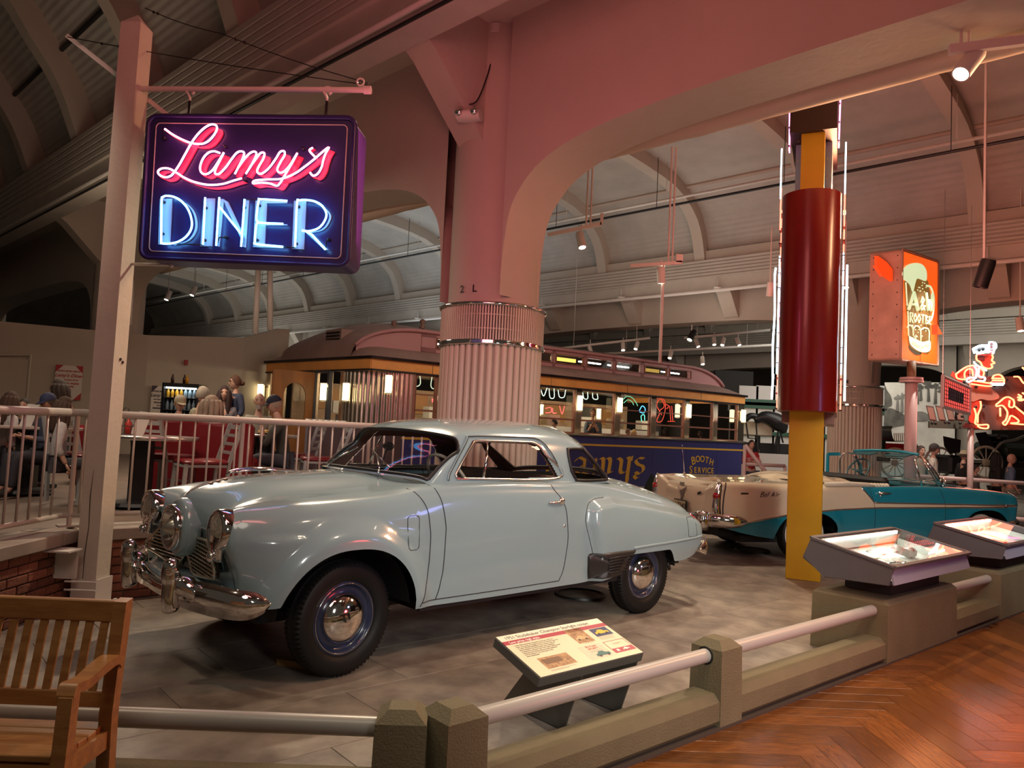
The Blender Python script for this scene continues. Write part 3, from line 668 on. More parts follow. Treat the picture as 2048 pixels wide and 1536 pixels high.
m_ = MB(); m_.add([tuple(p) for p in ring]+[tuple(p-SN*.28) for p in ring], [tuple(range(n)), tuple(range(n, 2*n))]+[(i, (i+1) % n, n+(i+1) % n, n+i) for i in range(n)]); S(m_, 'box', navy)
cc4 = [ctr+(p-ctr)*V3(.925, .925, .90) for p in (TL, TR, BR_, BL)]; r2 = rounded(cc4, .035)
m_ = MB(); m_.tube([p+SN*.003 for p in r2], .0042, 6, closed=True); S(m_, 'pinstripe', mat('pinstripe', (.62, .50, .42), .5))
m_ = MB(); rim = [p+SN*.006 for p in ring]; m_.tube(rim, .018, 6, closed=True); S(m_, 'rim', navy, True)
pinkpaint = mat('pink_letter', (.80, .035, .10), .35); bluepaint = mat('pale_letter', (.42, .55, .62), .35)
neonP = glow('neon_pink', (1, .20, .36), 10); neonB = glow('neon_blue', (.12, .46, 1.0), 9)
L1 = [(260, 165), (330, 215), (420, 262), (500, 290), (580, 295), (640, 270), (690, 215), (715, 160), (700, 130), (655, 128), (600, 160), (540, 220), (490, 290), (440, 380), (390, 470), (350, 530), (310, 575), (255, 585), (208, 560), (203, 530), (240, 508), (300, 512), (360, 545), (430, 590), (520, 628), (640, 652), (760, 645), (860, 615), (930, 595)]
A1 = [(740, 375), (690, 360), (640, 372), (595, 420), (568, 490), (575, 540), (615, 560), (670, 530), (720, 460), (775, 370)]
A2 = [(775, 370), (740, 440), (702, 515), (700, 555), (735, 555), (790, 500), (840, 430), (885, 375), (920, 360), (950, 372), (940, 420), (905, 490), (870, 558)]
M2 = [(900, 500), (950, 430), (1000, 378), (1040, 362), (1058, 388), (1020, 470), (965, 557)]
M3 = [(1000, 500), (1050, 430), (1095, 375), (1128, 378), (1115, 430), (1075, 500), (1065, 540), (1095, 556), (1135, 535), (1180, 490), (1230, 420), (1265, 365), (1300, 360), (1303, 395), (1270, 450), (1240, 515), (1258, 545), (1300, 535), (1350, 480), (1415, 375)]
Y2 = [(1415, 375), (1370, 460), (1310, 560), (1265, 635), (1235, 660), (1180, 642), (1100, 632), (1030, 640), (1045, 615), (1150, 605), (1270, 600), (1380, 560), (1470, 500), (1560, 430), (1640, 360), (1690, 325), (1660, 380), (1640, 440), (1625, 500), (1592, 555), (1552, 572), (1525, 545)]
AP = [(1550, 328), (1520, 352), (1555, 395), (1580, 420)]
def nib(paths, name, m, nx, ny, off, dx, dy, th=.012):
    m_ = MB()
    for P_ in paths:
        Q = cr(P_, len(P_)*6)+np.array([dx, dy]); n = len(Q); vs = []
        for p in Q:
            a = LS(p[0]-nx, p[1]-ny, off); b = LS(p[0]+nx, p[1]+ny, off); vs += [tuple(a), tuple(b), tuple(b-SN*th), tuple(a-SN*th)]
        fs = []
        for i in range(n-1):
            for k in range(4): fs.append((4*i+k, 4*i+(k+1) % 4, 4*i+4+(k+1) % 4, 4*i+4+k))
        m_.add(vs, fs)
    return S(m_, name, m)
nib([L1, A1, A2, M2, M3, Y2], 'script_backing', pinkpaint, 22, 9, .014, 30, 32, .013)
nib([AP], 'apostrophe_backing', pinkpaint, 16, 6, .014, 8, 10, .013)
for nm, P_ in (('L', L1), ('a', A1), ('a', A2), ('m', M2), ('my', M3), ('y', Y2), ('q', AP)):
    m_ = MB(); m_.tube([LS(p[0], p[1], .055) for p in cr(P_, len(P_)*4)], .0075, 8); S(m_, 'neon_tube', neonP, True)
D1 = [(228, 1168), (232, 800), (244, 760), (275, 748), (340, 758), (405, 795), (462, 865), (494, 960), (488, 1040), (440, 1108), (370, 1150), (290, 1165), (232, 1162)]
DI = [[(612, 762), (592, 1172)], [(735, 762), (708, 1182)], [(742, 850), (930, 1085)], [(955, 778), (925, 1190)]]
E1 = [(1325, 792), (1100, 778), (1078, 790), (1058, 935), (1068, 970), (1100, 983), (1290, 992)]; E2 = [(1080, 980), (1058, 1000), (1045, 1140), (1060, 1168), (1290, 1192)]
R1 = [(1395, 1192), (1412, 815), (1432, 788), (1500, 785), (1575, 800), (1635, 840), (1668, 905), (1650, 970), (1600, 1028), (1520, 1055), (1455, 1050)]; R2 = [(1480, 1052), (1540, 1085), (1660, 1215)]
for P_ in [D1]+DI+[E1, E2, R1, R2]:
    m_ = MB(); m_.tube([LS(p[0], p[1], .055) for p in (cr(P_, len(P_)*4) if len(P_) > 4 else P_)], .0078, 8); S(m_, 'neon_tube', neonB, True)
def plate(polys, name):
    m_ = MB()
    for po in polys:
        a = [LS(x, y, .012) for x, y in po]; n = len(a); m_.add([tuple(p) for p in a]+[tuple(p-SN*.011) for p in a], [tuple(range(n)), tuple(range(n, 2*n))]+[(i, (i+1) % n, n+(i+1) % n, n+i) for i in range(n)])
    S(m_, name, bluepaint)
plate([[(215, 772), (322, 772), (302, 1170), (200, 1172)]], 'letter_backing'); plate([[(600, 770), (695, 770), (670, 1188), (568, 1185)]], 'letter_backing')
plate([[(745, 775), (775, 775), (735, 1190), (722, 1190)], [(765, 775), (810, 800), (965, 1130), (955, 1190), (925, 1130)], [(960, 785), (992, 785), (965, 1200), (940, 1190)]], 'letter_backing')
plate([[(1050, 790), (1150, 792), (1128, 1198), (1028, 1195)], [(1150, 792), (1325, 802), (1325, 812), (1150, 812)], [(1140, 990), (1325, 995), (1325, 1005), (1140, 1005)], [(1130, 1185), (1290, 1195), (1290, 1205), (1130, 1198)]], 'letter_backing')
plate([[(1385, 790), (1492, 795), (1470, 1215), (1368, 1210)], [(1480, 1060), (1510, 1060), (1690, 1220), (1650, 1222)]], 'letter_backing')
def arcplate(pts, w):
    m_ = MB(); Q = cr(pts, 30); vs = []
    for p in Q: a = LS(p[0]+15, p[1]+5, .012); b = LS(p[0]+15+w, p[1]+5+w*.2, .012); vs += [tuple(a), tuple(b), tuple(b-SN*.011), tuple(a-SN*.011)]
    m_.add(vs, [(4*i+k, 4*i+(k+1) % 4, 4*i+4+(k+1) % 4, 4*i+4+k) for i in range(len(Q)-1) for k in range(4)]); S(m_, 'letter_backing', bluepaint)
arcplate([(320, 772), (420, 810), (480, 870), (508, 960), (500, 1050), (440, 1130), (320, 1170)], 18); arcplate([(1490, 800), (1600, 830), (1675, 905), (1655, 985), (1600, 1040), (1500, 1062)], 18)
m_ = MB()
def conn(pts, r): 
    q_ = MB(); q_.tube(pts, r, 8); S(q_, 'tube_connector', BLACK, True)
for (x, y) in ((270, 255), (630, 860), (800, 1115), (255, 1085), (1695, 1135), (795, 325), (1475, 345), (970, 620), (965, 855), (1095, 840), (1435, 850), (1075, 1140), (1415, 1170), (620, 1140), (265, 810)):
    q = LS(x, y, .0); conn([q, q+SN*.035], [.012, .010])
for pts in ([(245, 210), (250, 180), (262, 168)], [(720, 1160), (735, 1110), (800, 1112)], [(1660, 1200), (1670, 1140), (1695, 1135)], [(930, 597), (970, 615)], [(350, 1165), (590, 1175)], [(965, 782), (1075, 785)], [(1290, 1192), (1390, 1200)], [(775, 345), (765, 375)], [(1430, 345), (1418, 372)], [(1530, 370), (1580, 395)]):
    conn([LS(x, y, .05) for x, y in pts], .005)
q = SP(340, 528, .0); m_ = MB(); m_.tube([SP(258, 528, -.05), SP(340, 530, -.05)], .012, 8); m_.ball(tuple(SP(342, 530, -.05)), .02, 8, 6, (1, 1, 1.2)); tag(m_.build('lower_stay', WHITEP, None, True), 'short white stay pipe from the post to the underside of the neon sign', 'bracket')
# emergency light on the column, with its ceiling box and cord
a0 = PL(937, 230, C1-V3(.12, .63, 0), (0.2, -1, 0)); t = thing('emergency_light', 'white emergency light with two lamps mounted high on the fluted column', 'light', a0, math.radians(-15))
m_ = MB(); m_.lathe([(.0, -.14), (.10, -.135), (.12, 0), (.10, .135), (0, .14)], (0, .03, 0), (1, 0, 0), 16, sx=1, sy=.55); m_.build('housing', WHITEP, t, 50)
for x in (-.09, .09):
    m_ = MB(); m_.lathe([(.045, 0), (.05, .03), (.03, .05), (0, .052)], (x, -.06, .01), (0, -1, .1), 14); m_.build('lamp_head', CHROME, t, True)
b0 = G(993, 55, 6.17); m_ = MB(); m_.lathe([(.0, -.10), (.075, -.10), (.08, 0)], b0+V3(0, 0, .02), n=20); tag(m_.build('ceiling_box', WHITEP, None, 30), 'small round junction box on the pink ceiling above the column', 'junction box')
m_ = MB(); pts = [b0+V3(0, 0, -.08), PL(985, 110, b0, (0, 1, 0)), PL(975, 150, b0+V3(0, -.1, 0), (0, 1, 0)), PL(955, 200, a0, (0, 1, 0)), PL(935, 210, a0, (0, 1, 0)), PL(925, 215, a0, (0, 1, 0))]
m_.tube(cr(pts, 24), .009, 6); tag(m_.build('power_cord', BLACK, None, True), 'black cord hanging from the ceiling box to the emergency light', 'cord')
# ================================================================== BENCH
bw = mat('bench_wood', (.46, .22, .07), .38, noise=.35, nscale=5, c2=(.28, .11, .03), stretch=(1, 6, 6), bump=.06, bscale=30)
t = thing('wooden_bench', 'varnished slatted wooden bench at the lower left corner of the view', 'bench', (-1.33, 2.74, 0), math.radians(1.5))
m_ = MB(); m_.beam((-1.5, 0, .785), (-.045, 0, .785), .03, .075, bev=.004); m_.build('top_rail', bw, t)
m_ = MB(); m_.beam((-1.5, -.05, .495), (-.03, -.05, .495), .028, .055, bev=.004); m_.build('lower_rail', bw, t)
for k in range(27): 
    x = -.082-.053*k; m_ = MB(); m_.beam((x-.0, -.004, .752), (x-.004, -.05, .52), .028, .012, up=(0, 1, 0), bev=.002); m_.build('slat', bw, t)
for s in range(0, 2):
    x = -.022 if s == 0 else -1.5
    m_ = MB(); pr = [(.015, .83), (-.035, .825), (-.078, .45), (-.06, 0), (-.015, 0), (-.03, .45)]
    m_.prism(pr, (x-.022, 0, 0), (0, 1, 0), (0, 0, 1), (1, 0, 0), .045); m_.build('rear_leg', bw, t)
    m_ = MB(); P_ = cr([(-.04, .615), (-.08, .640), (-.16, .635), (-.25, .615), (-.315, .620), (-.34, .59)], 14)
    A = [[(x+.028*a+.006*math.sin(i*.4), p[0], p[1]+.016*b) for a, b in ((-1, -1), (1, -1), (1, 1), (-1, 1))] for i, p in enumerate(P_)]
    m_.grid(A, closed_v=True); m_.add([A[0][k] for k in range(4)]+[A[-1][k] for k in range(4)], [(0, 1, 2, 3), (4, 5, 6, 7)]); m_.build('armrest', bw, t, 50)
    m_ = MB(); m_.prism([(-.30, .61), (-.345, .60), (-.36, .40), (-.35, 0), (-.305, 0), (-.315, .40)], (x-.022, 0, 0), (0, 1, 0), (0, 0, 1), (1, 0, 0), .045); m_.build('front_leg', bw, t)
    m_ = MB(); m_.beam((x, -.06, .365), (x, -.32, .375), .028, .06); m_.build('side_rail', bw, t)
for k in range(5):
    y0 = -.045-.06*k; m_ = MB(); zz = [.405, .402, .405, .412, .418][k]
    m_.beam((-1.5, y0-.035, zz), (-.03 if k < 4 else -.05, y0-.035, zz), .0585, .022, up=(0, [-.05, .0, .06, .1, -.15][k], 1), bev=.003); m_.build('seat_board', bw, t)
m_ = MB(); m_.beam((-1.5, -.335, .37), (-.03, -.335, .37), .022, .05); m_.build('apron', bw, t)
# ================================================================== RED AND YELLOW PYLON SIGN
yel = mat('pylon_yellow', (.66, .40, .012), .5, noise=.08, nscale=2, bump=.1, bscale=8); redm = mat('pylon_red', (.20, .006, .004), .28, noise=.08, nscale=3, coat=.12)
YO = (G(1565, 1155)+G(1628, 1165))/2+U*.14
RU = math.atan2(.916, .40); t = thing('pylon_sign', 'tall edge-on sign pylon, red rounded drum on a yellow post, neon on both faces', 'sign', YO, RU)
# local x = U (away), y = W (left)
m_ = MB(); m_.box((0, 0, 1.55), (.26, .36, 3.1), None, .006); m_.box((.0, 0, 4.4), (.26, .25, 2.6)); m_.build('post', yel, t)
m_ = MB(); 
for z in np.linspace(.3, 5.2, 22): m_.ball((-.131, -.155, z), .006, 6, 4); m_.ball((-.131, .155, z), .006, 6, 4)
m_.build('rivets', yel, t)
zb, zt = 1.86, 4.30; pr = [(-.14+.30-.30*math.cos(a)*1.0-.16, .31*math.sin(a)) for a in np.linspace(-math.pi/2, math.pi/2, 22)]
poly = [(p[0]-.16, p[1]) for p in pr]+[(1.5, .31), (1.5, -.31)]
m_ = MB(); m_.prism(poly, (0, 0, zb), (1, 0, 0), (0, 1, 0), (0, 0, 1), zt-zb); m_.build('drum', redm, t, 40)
m_ = MB(); m_.box((.85, 0, 1.80), (1.4, .56, .12)); m_.build('lower_tray', mat('pylon_tray', (.30, .17, .14), .5), t)
m_ = MB(); m_.box((.5, 0, 5.75), (1.4, .50, 1.4)); m_.build('upper_box', mat('pylon_dark', (.035, .012, .012), .5), t)
m_ = MB(); m_.box((.6, .0, 4.6), (.8, .40, .9)); m_.build('inner_box', mat('pylon_grey', (.20, .22, .24), .5), t)
nW = glow('neon_white', (.62, .86, 1), 6); nR = glow('neon_red', (1, .10, .06), 6); nM = glow('neon_magenta', (1, .20, .55), 5)
for sg in (-1, 1):
    y = sg*.345
    for k, (x, z0, z1, mt_) in enumerate(((.1, 4.95, 6.2, nM), (.16, 4.95, 6.2, nM), (.0, 4.35, 4.95, nW), (.08, 4.0, 4.5, nR), (.3, 3.4, 4.3, nR), (.2, 2.6, 3.6, nR), (.12, 2.3, 3.7, nW), (.3, 1.9, 2.9, nR), (.35, 3.0, 3.4, nM))):
        m_ = MB(); m_.tube([(x, y*(.78 if z0 > 4.9 else 1), z0), (x-.02, y*(1.0 if z0 < 4.9 else .80), (z0+z1)/2), (x, y*(.78 if z0 > 4.9 else 1), z1)], .008, 8); m_.build('neon_tube', mt_, t, True)
    P_ = cr([(.1, 3.55), (.0, 3.4), (.12, 3.0), (-.02, 2.6), (.1, 2.2), (.02, 2.0), (.15, 2.3)], 30); m_ = MB(); m_.tube([(p[0], y+sg*.04, p[1]) for p in P_], .011, 8); m_.build('neon_tube', nW, t, True)
    m_ = MB()
    for z in np.linspace(1.9, 4.2, 14): m_.box((.2, y, z), (.2, .03, .010))
    for z in np.linspace(5.0, 6.1, 6): m_.box((.15, y*.78, z), (.2, .02, .010))
    m_.build('tube_supports', BLACK, t)['kind'] = 'stuff'
# ================================================================== PALE BLUE COUPE
_a = G(660, 1350); _b = G(1275, 1224); CUx = (_b-_a)/np.linalg.norm(_b-_a); CN = V3(CUx[1], -CUx[0], 0); CO = _a-CN*.74
def flip(me_pts): return me_pts
car = thing('vintage_coupe', 'pale blue 1950s two-door coupe with bullet nose parked in the foreground', 'car', CO, 0)
# local: x rearwards, y towards the viewer side, z up  (right handed: x, y', z with y = CN -> mirrored)
CM = Matrix(((CUx[0], -CN[0], 0, CO[0]), (CUx[1], -CN[1], 0, CO[1]), (0, 0, 1, 0), (0, 0, 0, 1)))
car.matrix_world = CM
# working coordinates use +y towards the viewer; stored local y is negated
class CB_(MB):
    def build(s, name, mats, parent=None, smooth=False, **k):
        s.v = [(p[0], -p[1], p[2]) for p in s.v]; return MB.build(s, name, mats, parent, smooth, **k)
paint = mat('coupe_paint', (.29, .415, .455), .22, coat=.9, spec=.5)
dark = mat('car_dark', (.010, .010, .011), .6); trimk = mat('gap_black', (.012, .014, .016), .6)
brown = mat('car_interior', (.085, .045, .035), .8, noise=.2, nscale=6)
def R_(*rows): return rows
BODY = np.array([
 # c0 bottom     c1            c2            c3           c4           c5            c6            c7           c8
 [(-.50, .54, .50), (-.52, .56, .58), (-.55, .52, .68), (-.58, .42, .74), (-.58, .39, .77), (-.58, .36, .78), (-.57, .27, .76), (-.58, .13, .74), (-.62, 0, .73)],
 [(-.54, .61, .49), (-.58, .625, .60), (-.64, .60, .75), (-.665, .58, .80), (-.665, .575, .85), (-.66, .55, .87), (-.59, .33, .84), (-.62, .14, .86), (-.67, 0, .87)],
 [(-.555, .66, .475), (-.60, .705, .63), (-.655, .725, .78), (-.66, .715, .86), (-.66, .675, .925), (-.655, .60, .945), (-.58, .36, .90), (-.63, .15, .95), (-.665, 0, .965)],
 [(-.54, .68, .465), (-.58, .75, .62), (-.60, .775, .77), (-.60, .76, .87), (-.60, .705, .95), (-.59, .61, .985), (-.53, .40, .955), (-.57, .17, 1.015), (-.60, 0, 1.035)],
 [(-.46, .765, .455), (-.47, .805, .60), (-.48, .82, .76), (-.48, .80, .88), (-.47, .735, .975), (-.46, .62, 1.01), (-.44, .42, 1.0), (-.45, .2, 1.065), (-.46, 0, 1.085)],
 [(-.30, .82, .46), (-.30, .845, .60), (-.30, .855, .76), (-.30, .835, .89), (-.30, .765, .99), (-.30, .65, 1.03), (-.30, .44, 1.035), (-.30, .2, 1.10), (-.30, 0, 1.115)],
 [(0, .85, .40), (0, .865, .60), (0, .87, .77), (0, .855, .91), (0, .79, 1.01), (0, .68, 1.045), (0, .46, 1.065), (0, .22, 1.125), (0, 0, 1.135)],
 [(.35, .86, .36), (.35, .87, .60), (.35, .87, .78), (.35, .86, .93), (.35, .81, 1.035), (.35, .71, 1.07), (.35, .48, 1.10), (.35, .24, 1.145), (.35, 0, 1.155)],
 [(.70, .85, .35), (.70, .865, .55), (.70, .87, .77), (.70, .86, .94), (.70, .83, 1.06), (.70, .765, 1.115), (.70, .50, 1.13), (.70, .25, 1.15), (.70, 0, 1.15)],
 [(1.2, .84, .345), (1.2, .865, .55), (1.2, .875, .78), (1.2, .865, .95), (1.2, .84, 1.07), (1.2, .785, 1.125), (1.2, .50, 1.13), (1.2, .25, 1.13), (1.2, 0, 1.13)],
 [(1.8, .83, .345), (1.8, .855, .55), (1.8, .865, .78), (1.8, .855, .95), (1.8, .83, 1.06), (1.8, .775, 1.12), (1.8, .50, 1.13), (1.8, .25, 1.13), (1.8, 0, 1.13)],
 [(2.2, .82, .35), (2.2, .84, .55), (2.2, .84, .76), (2.2, .82, .93), (2.2, .79, 1.05), (2.2, .72, 1.115), (2.2, .50, 1.13), (2.2, .25, 1.13), (2.2, 0, 1.13)],
 [(2.6, .80, .40), (2.6, .82, .55), (2.6, .82, .74), (2.6, .79, .90), (2.6, .75, 1.01), (2.6, .67, 1.08), (2.6, .47, 1.13), (2.6, .24, 1.14), (2.6, 0, 1.14)],
 [(3.0, .79, .43), (3.0, .81, .55), (3.0, .80, .71), (3.0, .77, .85), (3.0, .72, .95), (3.0, .63, 1.02), (3.0, .44, 1.085), (3.0, .22, 1.115), (3.0, 0, 1.12)],
 [(3.4, .77, .42), (3.4, .79, .54), (3.4, .785, .68), (3.4, .755, .80), (3.4, .70, .885), (3.4, .60, .95), (3.4, .42, 1.005), (3.4, .21, 1.035), (3.4, 0, 1.045)],
 [(3.66, .73, .47), (3.70, .75, .55), (3.71, .75, .66), (3.70, .72, .76), (3.69, .66, .83), (3.68, .57, .875), (3.68, .40, .92), (3.68, .2, .945), (3.68, 0, .95)],
 [(3.74, .60, .50), (3.80, .60, .56), (3.82, .60, .64), (3.83, .58, .70), (3.83, .54, .74), (3.84, .47, .77), (3.86, .33, .80), (3.88, .17, .82), (3.89, 0, .825)],
 [(3.78, .3, .50), (3.84, .3, .54), (3.87, .3, .58), (3.88, .3, .61), (3.89, .28, .63), (3.90, .25, .64), (3.91, .17, .65), (3.92, .09, .655), (3.92, 0, .66)]])
NU, NV = 330, 84
A = patch(BODY, NU, NV); X, Y, Z = A[..., 0], A[..., 1], A[..., 2]
def wheel_flare(x, y, z):
    r = np.hypot((x-.03)/1.0, z-.335); r2 = np.hypot(x-.03, (z-.335)/.98)
    f = sm(r, .62, .475)*sm(z, .25, .45)
    f2 = sm(z, .865, .815)*sm(x, -.60, -.42)*sm(x, .62, .30)*.32
    return .055*np.maximum(f, f2*.9)
def rear_bulge(x, y, z):
    # signed depth inside the rear fender outline
    top = np.interp(x, [2.05, 2.12, 2.2, 2.42, 2.9, 3.2, 3.6, 3.9], [.80, .93, .985, 1.0, .945, .895, .83, .74])
    xf = np.interp(z, [.35, .55, .80, .90, 1.0], [2.19, 2.17, 2.10, 2.11, 2.2])
    d = np.minimum(top-z, x-xf); return np.where(y > .5, .085*sm(d, -.012, .075), 0)
side = sm(Y, .55, .72)
Y += wheel_flare(X, Y, Z)*side + rear_bulge(X, Y, Z)
f_lip = sm(Z, .60, .55)*sm(X, 2.15, 2.3)*(Y > .6)*sm(Z, .48, .56)
# cut the wheel openings: slide lower rows upward along the skin
def zcut(x):
    a = .345*1.0+0*x; z = np.full_like(x, 0.)
    d = np.abs(x-.035)/.445; m = d < 1
    z = np.where(m, .335+.425*np.sqrt(np.maximum(0, 1-np.minimum(d, 1)**2.4)), z)
    d2 = (x-2.90); q = np.where((x > 2.36) & (x < 3.30), .335+.20*np.minimum(1, sm(x, 2.34, 2.62))*np.minimum(1, sm(x, 3.31, 3.14))**.6, 0)
    return np.maximum(z, q)
for i in range(NU+1):
    zc = zcut(X[i, :1])[0]
    if zc > Z[i, 0]+.001:
        k = int(np.argmax(Z[i] > zc)); 
        if k == 0: continue
        t_ = (zc-Z[i, k-1])/(Z[i, k]-Z[i, k-1]+1e-9); p0 = A[i, k-1]+(A[i, k]-A[i, k-1])*t_
        seg = np.concatenate([[p0], A[i, k:]]); L_ = np.concatenate([[0], np.cumsum(np.linalg.norm(np.diff(seg, axis=0), axis=1))])
        orig = np.linspace(0, 1, NV+1); nb = 46
        # keep upper part fixed, redistribute lower part
        kk = max(nb, k+2); Lk = L_[kk-k+1]; tgt = np.linspace(0, Lk, kk+1)
        for c in range(3): A[i, :kk+1, c] = np.interp(tgt, L_, seg[:, c])
X, Y, Z = A[..., 0], A[..., 1], A[..., 2]
def gapf(z): return float(np.interp(z, [.30, .35, .39, .58, .80, .96, 1.05, 1.10], [.50, .515, .53, .585, .59, .565, .52, .475]))
def gdf(z): return float(np.interp(z, [.35, .39, .45, .57, .85, 1.0, 1.08, 1.15, 1.2], [.655, .665, .685, .705, .71, .685, .655, .622, .60]))
def gdr(z): return float(np.interp(z, [.35, .39, .46, .70, .93, 1.0, 1.08, 1.13], [1.815, 1.827, 1.862, 1.885, 1.855, 1.81, 1.73, 1.695]))
def klass(x, y, z, j):
    if x < gapf(min(z, 1.1)) and (y > .47+.05*x or z < .70) and z < 1.12 and x > -.56: return 'front_fender'
    if x < .46 and z > .70: return 'hood' if x > -.53 else 'nose'
    if x < -.3: return 'nose'
    if y > .62 and gdf(z) < x < gdr(z) and .388 < z < 1.135: return 'door'
    if x > 2.10 and y > .60 and z < float(np.interp(x, [2.05, 2.12, 2.2, 2.42, 2.9, 3.2, 3.6, 3.9], [.80, .93, .985, 1.0, .945, .895, .83, .74])): return 'rear_fender'
    if x > 3.0 and y < .62: return 'trunk_lid'
    if z < .388 and x < 2.3: return 'rocker'
    return 'cowl_and_quarter'
def skin(A, klassf, keep=lambda *a: True, flipy=(1, -1), minz=None):
    parts = {}
    for i in range(A.shape[0]-1):
        for j in range(A.shape[1]-1):
            c = (A[i, j]+A[i+1, j+1])/2; k = klassf(c[0], c[1], c[2], j)
            if k is None: continue
            parts.setdefault(k, []).append((i, j))
    nv = A.shape[1]; V = A.reshape(-1, 3)
    for k, fl_ in parts.items():
        for sg in flipy:
            used = {}; vs = []; fs = []
            for (i, j) in fl_:
                q = []
                for a in (i*nv+j, i*nv+j+1, (i+1)*nv+j+1, (i+1)*nv+j):
                    if a not in used: used[a] = len(vs); p = V[a]; vs.append((p[0], p[1]*sg, p[2]))
                    q.append(used[a])
                fs.append(tuple(q) if sg > 0 else tuple(reversed(q)))
            yield k, sg, vs, fs
# drop the belt-level roof of the lower body under the greenhouse
def klass2(x, y, z, j):
    if .78 < x < 2.86 and y < .66 and z > 1.08 and x > .44+.75*(y/.74)**2 and x < 3.02-.5*(y/.66)**2: return None
    return klass(x, y, z, j)
whole = {}
for k, sg, vs, fs in skin(A, klass2):
    if k in ('front_fender', 'door', 'rear_fender'):
        m_ = CB_(); m_.add(vs, fs); m_.build(k, paint, car, True, fix=False)
    else: whole.setdefault(k, []).append((vs, fs))
for k, l in whole.items():
    m_ = CB_(); [m_.add(*q) for q in l]; m_.build(k, paint, car, True, merge=.0002, fix=False)
# --- smooth-surface lookup for gap lines
from mathutils.bvhtree import BVHTree
def bvh_of(A):
    nv = A.shape[1]; V = [tuple(p) for p in A.reshape(-1, 3)]
    F_ = [(i*nv+j, i*nv+j+1, (i+1)*nv+j+1, (i+1)*nv+j) for i in range(A.shape[0]-1) for j in range(nv-1)]
    return BVHTree.FromPolygons(V, F_)
bvh = bvh_of(A)
def on_side(x, z, b=None):
    h = (b or bvh).ray_cast(Vector((x, 2, z)), Vector((0, -1, 0))); return h[0] if h[0] else Vector((x, .86, z))
def on_top(x, y, b=None):
    h = (b or bvh).ray_cast(Vector((x, y, 3)), Vector((0, 0, -1))); return h[0] if h[0] else Vector((x, y, 1))
def line_on(pts, name, m, par, r=.0032, f=on_side, n=40, both=True, b=None):
    Q = cr(pts, n) if len(pts) > 2 else np.array([np.array(pts[0])+(np.array(pts[1])-np.array(pts[0]))*t for t in np.linspace(0, 1, n+1)])
    P_ = [f(p[0], p[1], b) for p in Q]
    for sg in ((1, -1) if both else (1,)):
        m_ = CB_(); m_.tube([(p.x, (p.y+.0005)*sg, p.z) for p in P_], r, 6); m_.build(name, m, par, True)
line_on([(gapf(z), z) for z in np.linspace(.35, 1.09, 12)], 'panel_gap', trimk, car)
line_on([(gdf(z), z) for z in np.linspace(.39, 1.13, 14)], 'panel_gap', trimk, car)
line_on([(gdr(z), z) for z in np.linspace(.39, 1.12, 14)], 'panel_gap', trimk, car)
line_on([(.53, .388), (1.2, .386), (1.83, .388)], 'panel_gap', trimk, car)
line_on([(2.185, .55), (2.165, .60), (2.13, .70), (2.095, .80), (2.10, .88), (2.13, .94), (2.18, .975), (2.25, .99), (2.35, .995)], 'panel_gap', trimk, car, r=.0025)
def rrect(x0, x1, z0, z1, r=.02):
    out = []
    for (cx, cz, a0) in ((x1-r, z1-r, 0), (x0+r, z1-r, 90), (x0+r, z0+r, 180), (x1-r, z0+r, 270)):
        for k in range(5): a = math.radians(a0+k*22.5); out.append((cx+r*math.cos(a), cz+r*math.sin(a)))
    return out+[out[0]]
line_on(rrect(.408, .497, .722, .932, .025), 'cowl_vent_outline', trimk, car, r=.0022, n=60, both=False)
line_on(rrect(3.45, 3.59, .62, .79, .02), 'fuel_door_outline', trimk, car, r=.0026, n=60, both=False)
# --- wheel arches, underbody and inner shell (dark)
for sg in (1, -1):
    for (cx, cz, r_, y0, y1) in ((.035, .335, .45, .30, .83), (2.90, .335, .40, .30, .84)):
        m_ = CB_(); a = np.linspace(.10, math.pi-.10, 22); m_.grid([[(cx+r_*math.cos(t), sg*y, cz+r_*math.sin(t)) for y in (y0, y1)] for t in a]); m_.add([(cx-r_, sg*y0, cz+.05), (cx+r_, sg*y0, cz+.05), (cx+r_, sg*y0, cz+r_), (cx-r_, sg*y0, cz+r_)], [(0, 1, 2, 3)]); m_.build('wheel_well', dark, car)
m_ = CB_(); m_.box((1.6, 0, .33), (2.0, 1.56, .05)); m_.box((1.6, 0, .28), (3.8, .7, .06)); m_.box((3.3, 0, .36), (.8, 1.2, .06)); m_.build('underbody', dark, car)
m_ = CB_(); m_.cyl((0, -.7, .335), (0, .7, .335), .035); m_.cyl((2.92, -.7, .335), (2.92, .7, .335), .045); m_.build('axles', dark, car)
